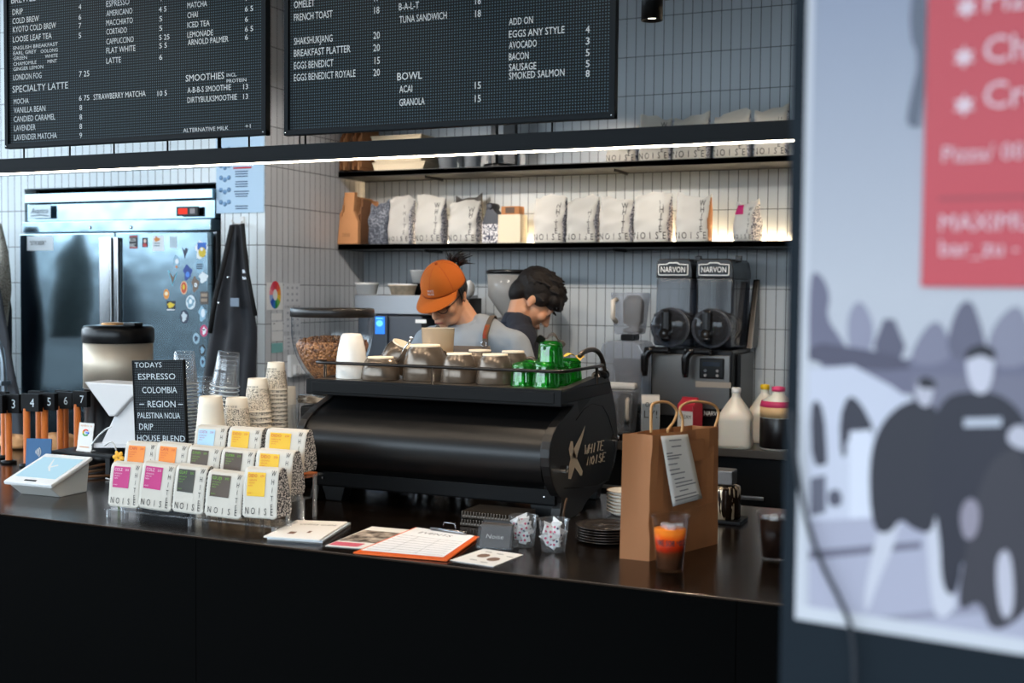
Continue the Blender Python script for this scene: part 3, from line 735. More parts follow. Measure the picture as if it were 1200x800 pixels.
sticker(dr, 203, 283.5, U(11), U(14), [('r', (196, 212, 220), 0, 0, 1, 1), ('r', (176, 196, 208), 0, 0, .8, .8)])
sticker(dr, 217, 296, U(10), U(14), [('t', Nv, 0, 0, 1, 1), ('o', Nv, .3, .4, .4, .4)])
sticker(dr, 236, 292.5, U(17), U(20), [('b', Wt, 0, 0, 1, 1), ('r', Bl, .1, .42, .75, .42), ('o', Yl, .15, -.3, .6, .6), ('o', Wt, .1, .05, .25, .2)])
sticker(dr, 207, 307, U(10), U(16), [('b', Sk, 0, 0, 1, 1), ('o', Wt, .1, .1, .5, .4), ('o', Or, 0, -.7, .3, .2)])
sticker(dr, 234, 312, U(13), U(16), [('o', Sk, 0, 0, 1, 1), ('r', Nv, 0, .3, .6, .08), ('r', Nv, 0, 0, .7, .08), ('r', Nv, 0, -.3, .6, .08)])
sticker(dr, 220, 319, U(12), U(17), [('b', (20, 60, 140), 0, 0, 1, 1), ('o', (70, 130, 220), 0, -.3, .5, .4)])
sticker(dr, 202.5, 325.5, U(13), U(18), [('t', (90, 190, 220), 0, 0, 1.1, 1.1), ('t', Br, 0, 0, .8, .85)])
sticker(dr, 238.5, 325, U(12), U(15), [('b', (214, 222, 226), 0, 0, 1, .8)])
sticker(dr, 215.5, 337, U(10), U(16), [('o', (230, 190, 150), 0, 0, 1, 1), ('o', (190, 70, 30), 0, 0, .8, .85), ('o', Yl, 0, .1, .35, .4)])
sticker(dr, 229, 333, U(11), U(17), [('b', Br, 0, 0, .9, 1), ('o', Wt, .1, -.1, .4, .3), ('o', Bk, .1, -.1, .12, .1)])
sticker(dr, 195, 344.5, U(8), U(12), [('o', (220, 140, 40), 0, 0, 1, 1), ('o', (240, 224, 190), 0, .1, .6, .4)])
sticker(dr, 239.5, 349, U(12), U(15), [('r', (74, 62, 54), 0, 0, 1, 1), ('r', (150, 130, 110), 0, .45, .75, .25), ('r', (150, 130, 110), 0, -.35, .75, .25)])
sticker(dr, 200.5, 358, U(13), U(11.5), [('r', Bk, 0, 0, 1, 1), ('b', Yl, 0, .1, .75, .55), ('r', Wt, 0, -.85, .9, .1)])
sticker(dr, 223.5, 354, U(14), U(17), [('o', (206, 216, 222), 0, 0, 1, 1), ('b', (110, 150, 170), 0, 0, .7, .7), ('o', Wt, 0, .1, .35, .35)])
sticker(dr, 237.5, 367.5, U(11), U(17), [('b', Sk, 0, 0, 1, 1), ('o', Wt, .1, .1, .5, .6)])
sticker(dr, 216, 371, U(13), U(16), [('o', Nv, 0, 0, 1, 1), ('b', (190, 200, 206), 0, 0, .55, .7)])
sticker(dr, 239, 387.5, U(11), U(14), [('o', Pk, 0, 0, 1, 1), ('b', Wt, .1, 0, .5, .6), ('r', (60, 20, 40), 0, .2, .4, .1)])
sticker(dr, 230, 396.5, U(10), U(13), [('o', (150, 180, 196), 0, 0, 1, 1), ('b', Nv, 0, 0, .5, .5)])
sticker(dr, 237, 410, U(9), U(13), [('o', Bk, 0, 0, 1, 1), ('b', Sk, .1, 0, .6, .6)])
sticker(dr, 237.5, 424, U(7), U(13), [('o', Sk, 0, 0, 1, 1), ('b', Nv, .1, 0, .5, .4)])

# ------------------------------------------------------------------ notices on the tiles
lam = thing('wall_notice', 'laminated pale blue notice with a red heading beside the fridge', 'notice', tuple(at(281, 222, y=YF)))
o = Vector(lam.location); x0, x1 = at(254, 222, y=YF).x - o.x, at(310, 222, y=YF).x - o.x
z0, z1 = at(281, 249.5, y=YF).z - o.z, at(281, 150, y=YF).z - o.z
MB().box(((x0 + x1) / 2, -.003, (z0 + z1) / 2), (x1 - x0, .004, z1 - z0), .0015).build('sheet', mat('notice_blue', srgb(178, 208, 232), .3), lam)
b = MB(); r2 = random.Random(5)
for k, zz in enumerate([.10, .088, .076, .05, .038, .026, .002, -.01, -.022, -.07, -.082]):
    b.box((x0 + .155, -.006, zz * 1.0 - .012), (.09 - r2.uniform(0, .02), .001, .005))
b.build('text_lines', mat('notice_ink', srgb(60, 84, 120), .7), lam)
b = MB(); b.box((x0 + .16, -.006, .106), (.11, .001, .009)); b.build('red_heading', mat('notice_red', srgb(196, 40, 60), .7), lam)
b = MB()
for zz in (.12, .06, -.0, -.06, .2):
    for k in range(3): b.lathe([(0, 0), (.012, 0), (.012, .001), (0, .001)], 14, m=TR(x0 + .03 + .024 * k, -.005, zz - .01 * (k % 2), rx=PI / 2))
b.build('drawings', mat('notice_drawing', srgb(120, 160, 200), .7), lam)
hk = thing('wall_hook', 'white adhesive hook holding up the dark apron', 'hook', tuple(at(284.5, 262, y=YF)))
b = MB(); b.box((0, -.004, .01), (.022, .008, .05), .003); b.build('plate', WHITE, hk)
b = MB(); b.tube([(0, -.008, .01), (0, -.02, -.004), (0, -.07, -.006), (0, -.09, .012)], .005); b.build('prong', WHITE, hk)
def wall_sheet(px0, py0, px1, py1, m, name, label, cat='paper', t=.002, off=0.):
    a, c = at(px0, py0, x=XS), at(px1, py0, x=XS); zlo = at((px0 + px1) / 2, py1, x=XS).z
    th = thing(name, label, cat, (XS + off, (a.y + c.y) / 2, (a.z + c.z) / 2), PI / 2)
    w, h = abs(c.y - a.y), (a.z + c.z) / 2 - zlo
    MB().box((0, -t / 2 - .0005, -h / 2), (w, t, h)).build('sheet', m, th)
    return th, w, h
th, w, h = wall_sheet(312.5, 331, 331, 363, PAPER, 'wall_poster', 'white sheet with a ring of rainbow colours near the wall corner', 'poster')
cols = [(220, 50, 60), (230, 90, 70), (236, 150, 50), (240, 200, 60), (120, 180, 70), (40, 140, 80), (50, 120, 190), (40, 80, 170), (150, 170, 210), (236, 140, 150), (226, 90, 110), (214, 60, 80)]
b = MB()
for k, c in enumerate(cols):
    a0, a1 = PI / 2 - 2 * PI * k / 12, PI / 2 - 2 * PI * (k + 1) / 12
    poly = [(r * math.cos(a) * w * .36, r * math.sin(a) * w * .52 - h * .45) for r, a in ((.42, a0), (1, a0), (1, (a0 + a1) / 2), (1, a1), (.42, a1))]
    b.prism(poly, .0006, TR(0, -.0038, 0), mi=k)
b.build('colour_wheel', [mat('wheel_%d' % i, srgb(*c), .6) for i, c in enumerate(cols)], th)
gp = mat('pale_grey_paper', srgb(214, 214, 214), .75)
for i, (x0, y0, x1, y1, m, l) in enumerate(((333, 332, 351, 358, gp, 'pale sheet of small grey icons right of the colour ring'), (333, 361, 352, 388, gp, 'curling pale sheet above the torn paper strip'),
        (318, 367, 330, 375, PAPER, 'small white note with a curled corner under the colour ring'), (318, 377, 331, 387, PAPER, 'small white note with a dark emblem at its corner'),
        (318, 388, 331, 400, PAPER, 'blank white note between two other notes on the side wall'), (318, 402, 331, 413, mat('sea_green_note', srgb(132, 186, 180), .7), 'small sea green note lowest in its column'),
        (333, 393, 356, 409, gp, 'torn pale paper strip above the white switch panel'))):
    th, w, h = wall_sheet(x0, y0, x1, y1, m, 'paper_note', l)
    b = MB(); rr = random.Random(i)
    if i in (0, 3, 6, 1):
        for k in range(9 if i != 3 else 1):
            b.box((w * (-.3 + .3 * (k % 3)), -.003, -h * (.2 + .28 * (k // 3))), (w * .12, .001, h * .1))
        b.build('print', mat('faint_print', srgb(168, 170, 174), .8) if i != 3 else INK, th)
th, w, h = wall_sheet(337, 415, 366, 440, WHITE, 'switch_panel', 'white wall panel with a row of five switches', 'switch panel', t=.02)
for k in range(5): b = MB(); b.box((w * (-.36 + .18 * k), -.028, -h * .68), (w * .11, .016, h * .45), .004); b.build('switch', WHITE, th)
# ------------------------------------------------------------------ coats on hooks
def hang(name, outline, depth, m, label, cat, loc, seed=0, folds=5, wave=.35):
    """cloth hanging from one point: outline gives (z, x_left, x_right) from the top down; the section is a rounded, folded loop"""
    th = thing(name, label, cat, loc)
    b = MB(); zs = [o[0] for o in outline]; n = 64
    def row(v):
        z = zs[0] + (zs[-1] - zs[0]) * v
        for a, c in zip(outline, outline[1:]):
            if c[0] <= z <= a[0]:
                t = (a[0] - z) / max(1e-6, a[0] - c[0]); return z, a[1] + (c[1] - a[1]) * t, a[2] + (c[2] - a[2]) * t
        return outline[-1]
    def fn(u, v):
        z, l, r = row(v); a = 2 * PI * u; c, s_ = math.cos(a), math.sin(a)
        x = (l + r) / 2 + (r - l) / 2 * math.copysign(abs(c) ** .8, c)
        k = min(1, .25 + v * 1.2)
        y = -depth * .5 + depth * .5 * s_ * k
        if s_ < 0: y += depth * wave * k * math.sin(folds * PI * (x - l) / max(.01, r - l) + seed + 2 * v) * (-s_) * .5 + .01 * mnoise.noise(Vector((x * 9, z * 6, seed)))
        return Vector((x, min(y, -.003), z))
    b.grid(fn, n, 40, closeu=True)
    bm = b.bm
    bmesh.ops.holes_fill(bm, edges=[e for e in bm.edges if len(e.link_faces) == 1])
    b.build('cloth', m, th)
    return th
hp = at(271, 264, y=YF - .04)
def ol(pts, Y): return [(at(l, y, y=Y).z, at(l, y, y=Y).x, at(r, y, y=Y).x) for y, l, r in pts]
O = ol([(263, 271, 282), (272, 268, 285), (300, 261, 290), (330, 256, 291), (345, 252, 295), (385, 246, 300), (425, 241, 299), (447, 237, 299), (560, 232, 300)], YF - .13)
O = [(z - hp.z, l - hp.x, r - hp.x) for z, l, r in O]
navy = mat('navy_cloth', srgb(17, 20, 28), .85, bump=.2, bscale=300, sheen=.2)
ap = hang('hanging_apron', O, .10, navy, 'dark navy apron hanging from the white hook beside the fridge', 'apron', (hp.x, YF - .075, hp.z), 1.)
def onap(px, py, off=.195): p = at(px, py, y=YF - off); return p - Vector(ap.location)
b = MB(); b.tube([onap(272, 264), onap(262, 310), onap(252, 350), onap(246, 390)], .012, 6); b.tube([onap(284, 262), onap(287, 300), onap(290, 322), onap(299, 370)], .011, 6); b.build('strap', mat('black_webbing', srgb(12, 12, 14), .8), ap)
b = MB(); b.box(onap(288, 318), (.03, .014, .02), .003); b.box(onap(288, 326), (.03, .014, .016), .003); b.ball(onap(257, 355, .21), .008, 8); b.ball(onap(268, 325, .21), .008, 8); b.build('buckle', CHROME, ap)
b = MB(); b.box(onap(275, 354, .21), (.045, .004, .04), rz=.1); b.build('cloth_label', mat('grey_patch', srgb(120, 134, 150), .8), ap)
def coat_at(y): p = at(2, 262, y=y); return (p.x, y + .06, p.z)
c1, c2, c3 = coat_at(YF - .35), coat_at(YF - .165), coat_at(YF - .54)
hang('hanging_coat', [(0, -.06, -.005), (-.05, -.1, .01), (-.15, -.2, .04), (-.25, -.2, .048), (-.33, -.22, .05), (-.6, -.25, .0)], .12, speckle('tweed', srgb(196, 190, 176), srgb(92, 86, 76), 260., .55, .9), 'speckled beige coat hanging at the left edge above the grey coat', 'coat', c1, 2.)
hang('hanging_coat', [(0, -.1, -.01), (-.25, -.2, .03), (-.45, -.25, .065), (-.62, -.28, .06), (-1.0, -.3, .05)], .14, mat('navy_wool', srgb(22, 30, 44), .9, sheen=.2), 'dark blue coat hanging behind the speckled coat', 'coat', c2, 3.)
hang('hanging_coat', [(0, -.14, -.05), (-.2, -.2, 0.), (-.35, -.25, .03), (-.55, -.28, .07), (-.7, -.3, .11), (-1.15, -.3, .15)], .13, mat('charcoal_wool', srgb(84, 86, 92), .9, bump=.2, bscale=200), 'long charcoal coat hanging at the far left beside the fridge', 'coat', (c3[0], c3[1], c3[2] - .17), 4.)
ld = at(6, 400, y=4.1)
th = thing('step_ladder', 'grey aluminium step ladder leaning at the left edge in front of the coats', 'ladder', (at(4, 480, y=4.08).x, 4.08, 0))
alu = mat('aluminium', srgb(128, 138, 146), .35, .8)
b = MB()
for sx in (-.32, 0.0):
    b.tube([(sx + .06, 0, 0), (sx - .0, 0, 1.3), (sx - .012, 0, 1.36), (sx - .04, 0, 1.40)], .014, 8)
b.build('side_rail', alu, th)
b = MB()
for k in range(4): b.box((-.14 + .01 * k * 0, 0, .3 + .3 * k), (.32, .06, .022), .004)
b.build('tread', alu, th)
b = MB(); b.box((.012, -.018, 1.12), (.03, .004, .03)); b.build('warning_label', mat('dark_patch', srgb(50, 40, 36), .7), th)
# ------------------------------------------------------------------ back counter and its machines
QZ, QY = .97, 5.10
bk = thing('back_counter', 'dark back bar counter along the tiled wall', 'counter', (0, 0, 0))
MB().box(((XS + 1.6) / 2, (QY + YB) / 2 - .003, QZ - .018), (1.6 - XS - .012, YB - QY - .01, .036), .003).build('worktop', mat('dark_worktop', srgb(70, 66, 62), .35), bk)
for k in range(8):
    b = MB(); b.box((XS + .32 + .62 * k, QY + .32, .46), (.61, .54, .93), .003); cb0 = b.build('base_cabinet', BLACK, bk)
    b = MB(); b.box((XS + .32 + .62 * k, QY + .045, .75), (.4, .012, .016), .003); b.build('handle', STEEL, cb0)

# slush machine
SLY = 5.27
sx0, sx1 = at(761, 440, y=SLY).x, at(857, 440, y=SLY).x
sw = sx1 - sx0; scx = (sx0 + sx1) / 2
zt_ = at(810, 300, y=SLY + .06).z; zb_ = at(800, 409, y=SLY).z; zk = at(800, 326, y=SLY + .06).z
sl = thing('slush_machine', 'twin tank slush machine with dark clear tanks and a steel front', 'slush machine', (scx, SLY, QZ))
L = lambda z: z - QZ
b = MB(); b.box((0, .21, L(zb_) / 2 + .02), (sw, .38, L(zb_) - .04), .008); b.box((sw * .5 + .01, .24, L(zb_) / 2 + .03), (.02, .28, L(zb_) - .1), .004); b.build('body', PLASTIC, sl)
MB().box((0, .016, L(zb_) / 2 + .045), (sw - .02, .012, L(zb_) - .14), .003).build('front_panel', mat('brushed_front', (.18, .17, .16, 1), .34, 1.), sl)
b = MB()
for s_ in (-1, 1):
    for y in (.06, .38): b.cyl((s_ * sw * .42, y, 0), (s_ * sw * .42, y, .04), .018)
b.build('foot', BLACK, sl)
b = MB(); b.box((0, -.024, .045), (sw * .7, .06, .02), .004); b.build('drip_tray', PLASTIC, sl)
tank = thin('smoked_tank', (.42, .44, .48, 1), .2, .06, .05, (.30, .32, .36, 1))
lidm = mat('lid_black', srgb(14, 14, 16), .22)
tw = sw / 2 - .004
for k, s_ in enumerate((-1, 1)):
    cx = s_ * sw / 4; z0, z1 = L(zb_), L(zk)
    b = MB()
    prof = [(.015, z0 + .03), (.035, z0 + .012), (.37, z0 + .012), (.41, z0 + .10), (.41, z1), (.06, z1), (.05, z0 + .17), (.015, z0 + .16)]
    b.prism([(y, z) for y, z in prof], tw * .93, TR(cx + tw * .465, 0, 0, rz=PI / 2), bev=.012); tk = b.build('tank', tank, sl)
    b = MB(); b.cyl((cx, .06, z0 + .10), (cx, .40, z0 + .10), .055, n=24)
    b.tube([(cx + .062 * math.cos(a), .08 + .30 * a / (6 * PI), z0 + .10 + .062 * math.sin(a)) for a in [6 * PI * q / 60 for q in range(61)]], .006, 6); b.build('auger', mat('auger_grey', srgb(58, 60, 66), .35), tk)
    b = MB(); b.lathe([(0, 0), (.085, 0), (.09, .004), (.092, .02), (.085, .026), (.0, .03)], 40, m=TR(cx, .012, z0 + .10, rx=PI / 2)); b.build('round_cover', tank, tk)
    b = MB(); b.lathe([(.082, 0), (.0925, 0), (.0925, .012), (.082, .012)], 40, m=TR(cx, .008, z0 + .10, rx=PI / 2)); b.build('cover_ring', thin('smoked_rim', (.7, .72, .75, 1), .6, .1, .25, (.5, .52, .55, 1)), tk)
    b = MB(); b.box((cx - .01, -.03, z0 + .11), (.04, .055, .15), .014); b.cyl((cx - .01, -.07, z0 + .075), (cx - .01, .01, z0 + .075), .022); b.box((cx - .045, -.055, z0 - .005), (.12, .05, .03), .012)
    b.tube([(cx - .05, -.06, z0 + .0), (cx - .085, -.065, z0 - .01), (cx - .1, -.07, z0 - .04), (cx - .1, -.07, z0 - .1), (cx - .098, -.07, z0 - .125)], [.018, .022, .02, .017, .013], 10); b.build('tap', lidm, sl)
    b = MB(); zt2 = L(zt_) - .012
    b.prism([(-tw * .47, z1), (tw * .45, z1), (tw * .45, z1 + .03), (tw * .40, zt2 - .012), (tw * .33, zt2), (-tw * .38, zt2), (-tw * .45, zt2 - .012), (-tw * .47, z1 + .02)], .38, TR(cx, .055, 0), bev=.006); b.build('lid', lidm, sl)
    b = MB(); b.box((cx + tw * .40, .2, zt2 + .002), (.03, .03, .03), .004); b.build('lid_latch', lidm, sl)
    b = MB(); yq = .05; zc = (z1 + zt2) / 2 - .004
    b.prism([(-.068, zc - .028), (.068, zc - .028), (.072, zc - .022), (.072, zc + .024), (.03, zc + .026), (.02, zc + .033), (-.02, zc + .033), (-.03, zc + .026), (-.072, zc + .024), (-.072, zc - .022)], .004, TR(cx - .005, yq, 0)); bd = b.build('badge', mat('badge_white', srgb(226, 226, 226), .5), sl)
    b = MB(); b.prism([(-.065, zc - .024), (.065, zc - .024), (.068, zc - .02), (.068, zc + .02), (.028, zc + .022), (.018, zc + .028), (-.018, zc + .028), (-.028, zc + .022), (-.068, zc + .02), (-.068, zc - .02)], .002, TR(cx - .005, yq - .002, 0)); b.build('badge_field', lidm, bd)
    b = MB(); b.text('NARVON', (cx - .063, yq - .003, zc - .014), h=.026, w=.117); b.build('lettering', mat('badge_white', None), bd)
b = MB(); b.box((sw * .26, .006, L(zb_) - .085), (.115, .012, .095), .006); pn = b.build('control_panel', PLASTIC, sl)
b = MB(); b.box((sw * .26, -.001, L(zb_) - .065), (.08, .003, .02)); b.build('display', mat('lcd_dark', srgb(40, 48, 60), .2), pn)
b = MB()
for i in range(2):
    for j in range(2): b.cyl((sw * .26 - .028 + .056 * i, -.004, L(zb_) - .095 - .022 * j), (sw * .26 - .028 + .056 * i, .004, L(zb_) - .095 - .022 * j), .007, n=12)
b.build('button', mat('grey_key', srgb(110, 114, 120), .4), pn)
b = MB(); b.box((sw * .28, .008, L(zb_) - .16), (.165, .002, .026)); st_ = b.build('sticker', mat('faded_sticker', srgb(150, 142, 132), .6), sl)
b = MB(); b.box((sw * .3, .008, .135), (.105, .004, .04), .002); bd = b.build('badge', lidm, sl)
b = MB(); b.text('NARVON', (sw * .3 - .047, .005, .124), h=.02, w=.094); b.build('lettering', mat('badge_white', None), bd)
b = MB(); b.prism([(.26, L(zb_)), (.39, L(zb_)), (.42, L(zb_) + .12), (.42, L(zk)), (.40, L(zk))], .03, TR(sw / 2 + .036, 0, 0, rz=PI / 2), bev=.006); b.build('rear_column', PLASTIC, sl)

# enclosed blender with a jug on top, and a second jug in front of it
bx = at(728, 450, y=5.27).x
smoke = thin('smoke_blender', (.72, .75, .80, 1), .3, .1, .22, (.52, .55, .60, 1))
bl = thing('blender', 'blender under a grey see through sound cover between coffee machine and slush machine', 'blender', (bx, 5.29, QZ))
b = MB(); b.box((0, .08, .06), (.22, .24, .12), .015); b.box((0, .08, .14), (.2, .22, .05), .015); b.build('base', PLASTIC, bl)
zt1 = at(730, 401, y=5.2).z - QZ
b = MB(); b.prism([(-.108, .12), (.108, .12), (.106, zt1 - .05), (.085, zt1 - .008), (.06, zt1), (-.07, zt1), (-.098, zt1 - .012), (-.112, zt1 - .06)], .22, TR(0, -.02, 0), bev=.01); b.build('sound_cover', smoke, bl)
b = MB(); b.lathe([(0, .17), (.05, .17), (.075, .36), (.075, .365), (0, .365)], 24, c=(0, .09, 0)); b.build('inner_jug', thin('grey_jug', (.5, .52, .56, 1), .2, .1, .2, (.3, .31, .34, 1)), bl)
b = MB(); b.box((-.02, -.035, at(730, 453, y=5.2).z - QZ), (.20, .05, .03), .012); b.build('front_handle', WHITE, bl)
def jug(x, y, z, label, h=.2, hx=-1, sc=1.):
    th = thing('blender_jug', label, 'jug', (x, y, z)); th.scale = (sc, sc, 1)
    b = MB(); b.prism([(-.06, 0), (.06, 0), (.082, h), (-.082, h)], .13, center=True, bev=.012); b.build('jug', smoke, th)
    b = MB(); b.ball((.015, .0, h * .5), (.05, .05, h * .38), 12); b.build('blade_shadow', mat('dark_blade_guard', srgb(34, 36, 40), .4), th) if False else b.bm.free()
    b = MB(); b.lathe([(0, .0), (.045, 0), (.05, .02), (.02, .03), (.05, .05), (.052, h * .75), (.03, h * .9), (0, h * .92)], 20, c=(.012, .01, .005)); b.build('inner_cup', mat('dark_blade_guard', srgb(44, 47, 52), .4), th)
    b = MB(); b.tube([(hx * .05, -.066, h * .82), (hx * .055, -.098, h * .8), (hx * .055, -.1, h * .4), (hx * .05, -.066, h * .3)], .012, 8); b.build('handle', mat('jug_handle', srgb(196, 190, 180), .5), th)
    b = MB(); b.box((0, 0, -.015), (.07, .09, .03), .008); b.build('collar', PLASTIC, th)
    return th
jug(at(734, 380, y=5.30).x, 5.36, QZ + zt1 + .033, 'grey blender jug upside on top of the blender cover', .2)
jug(at(730, 480, y=5.16).x, 5.165, QZ + .031, 'grey blender jug standing low in front of the blender', .2, 1, .78)

# milk
milk_m = mat('milk_white', srgb(232, 226, 214), .45, sss=.1)
hdpe = mat('milk_bottle_plastic', srgb(226, 222, 212), .35, sss=.15)
def gallon(px, py, Y, label, capc):
    p = at(px, py, y=Y)
    th = thing('milk_jug', label, 'milk jug', (p.x, Y + .05, QZ), 1.7)
    def fn(u, v):
        a = 2 * PI * u; c, s_ = math.cos(a), math.sin(a)
        z = .25 * v
        k = 1 if v < .52 else 1 - .76 * ((v - .52) / .38) ** 1.25 if v < .9 else .24
        pw = .45 if v < .6 else .45 + .55 * min(1, (v - .6) / .25)
        r = .077 * k * (1 - .06 * (1 - min(1, v / .05)) ** 2)
        x, y = math.copysign(abs(c) ** pw, c) * r, math.copysign(abs(s_) ** pw, s_) * r
        if .12 < v < .5 and abs(c) < .55: y *= .96
        return Vector((x, y, z))
    b = MB(); b.grid(fn, 40, 36, closeu=True); b.lathe([(0, 0), (.07, 0)], 24); b.build('bottle', hdpe, th)
    b = MB(); b.tube([(.03, -.0, .225), (.06, 0, .2), (.082, 0, .15), (.08, 0, .12)], .011, 8); b.build('handle', hdpe, th)
    b = MB(); b.lathe([(0, .243), (.02, .243), (.021, .247), (.021, .262), (.018, .266), (0, .266)], 24); b.build('cap', capc, th)
    return th
gallon(859, 500, 5.13, 'clear white gallon milk jug standing right of the paper bag handles', WHITE)
gallon(893, 500, 5.38, 'white gallon milk jug behind the dark bottle at the panel edge', mat('yellow_cap', srgb(232, 190, 30), .4))
p = at(905, 500, y=5.13)
th = thing('cold_brew_jug', 'dark jug with a pink label and pink cap at the panel edge', 'jug', (p.x + .015, 5.18, QZ))
b = MB(); b.lathe([(0, 0), (.07, 0), (.078, .008), (.078, .19), (.07, .215), (.03, .24), (.026, .262), (0, .262)], 32); b.build('bottle', hdpe, th)
b = MB(); b.lathe([(.0785, .01), (.0795, .012), (.0795, .14), (.0785, .142)], 32); b.build('dark_drink', mat('cold_brew', srgb(22, 18, 18), .3), th)
b = MB(); b.lathe([(.0787, .19), (.0795, .19), (.0795, .145), (.0787, .145)], 32); b.build('cream_band', mat('cream_band', srgb(214, 176, 128), .5), th)
b = MB(); b.lathe([(.0789, .19), (.0799, .191), (.073, .216), (.072, .216)], 32); b.build('pink_label', mat('deep_pink', srgb(196, 40, 96), .5), th)
b = MB(); b.lathe([(0, .258), (.03, .258), (.031, .276), (.0, .28)], 24); b.build('cap', mat('pink_cap', srgb(224, 70, 120), .4), th)
def carton(px, ztop_px, Y, w, d, m, panel, label, txt, rz):
    x = at(px, 480, y=Y).x; zt2 = at(px, ztop_px, y=Y).z - QZ
    th = thing('milk_carton', label, 'carton', (x, Y + .04, QZ), rz)
    b = MB(); b.prism([(-d / 2, 0), (d / 2, 0), (d / 2, zt2 * .84), (.004, zt2 * .97), (.004, zt2), (-.004, zt2), (-.004, zt2 * .97), (-d / 2, zt2 * .84)], w, TR(w / 2, 0, 0, rz=PI / 2), bev=.002); b.build('carton', m, th)
    b = MB(); b.box((0, -d / 2 - .0008, zt2 * .42), (w * .96, .0016, zt2 * .8)); b.build('printed_front', panel, th)
    t = MB()
    for tx, z, hh, ww in txt: t.text(tx, (-ww / 2, -d / 2 - .0018, z), h=hh, w=ww)
    t.build('lettering', INK if panel is not BLACK else PAPER, th)
    return th
carton(759, 463, 5.12, .083, .08, mat('carton_white', srgb(214, 214, 212), .6), mat('carton_grey', srgb(138, 148, 156), .6), 'grey oat drink carton behind the paper bag on the left', [('OAT', .165, .022, .05), ('LY!', .115, .034, .06)], .35)
cr = carton(806, 466, 5.12, .083, .08, mat('carton_red', srgb(188, 40, 60), .6), mat('carton_white', None), 'red and white carton standing between the paper bag handles', [('CREAM', .12, .018, .06)], -.3)
b = MB(); b.box((0, -.0425, .17), (.08, .002, .03)); b.build('red_band', mat('carton_red', None), cr)
for px, l, w in ():
    th = thing('food_tub', l, 'tub', (at(px, 500, y=5.3).x, 5.36, QZ))
    b = MB(); b.box((0, 0, .05), (w, .16, .1), .01); b.build('tub', WHITE if px > 800 else STEEL, th); b = MB(); b.box((0, 0, .106), (w + .01, .17, .012), .004); b.build('lid', WHITE if px > 800 else STEEL, th)

# filter coffee brewer at the left with a steel shelf top
bx0, bx1 = at(415, 350, y=5.14).x, at(515, 350, y=5.14).x
zc0, zc1 = at(430, 368, y=5.14).z, at(430, 345, y=5.14).z
br = thing('filter_brewer', 'filter coffee brewer with steel top shelf and small blue screen', 'coffee brewer', ((bx0 + bx1) / 2, 5.14, QZ))
w = bx1 - bx0
MB().box((0, .22, (zc0 + zc1) / 2 - QZ), (w, .44, zc1 - zc0), .006).build('top_shelf', mat('shelf_top_steel', (.30, .30, .31, 1), .4, 1.), br)
b = MB(); b.box((0, .3, (zc0 - QZ) / 2), (w * .9, .26, zc0 - QZ - .001), .006); b.build('body', mat('brewer_grey', srgb(66, 70, 78), .4), br)
xa = at(434, 400, y=5.1).x - br.location.x
b = MB(); b.box((xa, .08, zc0 - QZ - .17), (.17, .2, .33), .01); b.build('control_head', mat('brewer_dark', srgb(48, 54, 64), .4), br)
p = at(446, 381, y=5.12) - Vector(br.location)
b = MB(); b.box((p.x, -.026, p.z), (.052, .008, .088), .002); sc = b.build('screen', glow('blue_screen', srgb(60, 140, 255), 1.3), br)
b = MB(); b.ball((p.x, -.031, p.z + .01), (.02, .002, .016), 10); b.box((p.x, -.031, p.z + .035), (.04, .002, .006)); b.build('screen_icons', glow('screen_cyan', srgb(120, 225, 255), 1.3), sc)
b = MB(); b.box((at(480, 395, y=5.2).x - br.location.x, .1, zc0 - QZ - .1), (.2, .2, .19), .008); b.build('basket_housing', mat('brewer_grey', None), br)
b = MB(); b.box((at(489, 371, y=5.1).x - br.location.x, -.002, zc0 - QZ - .03), (.06, .004, .018)); b.build('label', PAPER, br)
b = MB(); b.lathe([(0, .03), (.075, .03), (.08, .04), (.08, .22), (.06, .25), (0, .25)], 24, c=(.08, .1, -.02)); b.build('server', PLASTIC, br)
zs = zc1
for px, w2, hh, m, l, yy in ((430, .13, .055, WHITE, 'white plastic tub on the left end of the steel brewer shelf', 5.2), (472, .155, .05, mat('brown_print_tub', srgb(196, 176, 150), .5, var=.5, vscale=40), 'brown printed paper tub on the steel brewer shelf', 5.2), (549, .16, .07, WHITE, 'row of white cups and lids behind the orange cap', 5.22)):
    if px == 549: continue
    th = thing('food_tub', l, 'tub', (at(px, 340, y=yy).x, yy, zs))
    b = MB(); b.lathe([(0, .0), (w2 * .40, 0), (w2 * .48, hh - .006), (w2 * .51, hh - .005), (w2 * .51, hh), (0, hh)], 28, m=Matrix.Diagonal((1, .7, 1, 1))); b.build('tub', m, th)
    b = MB(); b.lathe([(0, hh), (w2 * .515, hh), (w2 * .515, hh + .005), (0, hh + .006)], 28, m=Matrix.Diagonal((1, .7, 1, 1))); b.build('lid', WHITE, th)
def papercup(name, r0, r1, h, m, th):
    b = MB(); b.lathe([(0, .004), (r0, .003), (r0, 0), (r0 + .001, 0), (r1, h - .004), (r1 + .003, h - .003), (r1 + .003, h), (r1 - .001, h), (r0 - .002, .006), (0, .006)], 28); return b.build(name, m, th)
xq = at(488, 320, y=5.28).x
th = thing('paper_cup', 'white paper cup sitting on a dark cup beside the orange cap', 'paper cup', (xq, 5.30, zs + .062)); papercup('cup', .028, .042, .065, WHITE, th)
th = thing('dark_cup', 'dark cup under the white paper cup on the brewer shelf', 'cup', (xq, 5.30, zs)); papercup('cup', .03, .034, .06, PLASTIC, th)
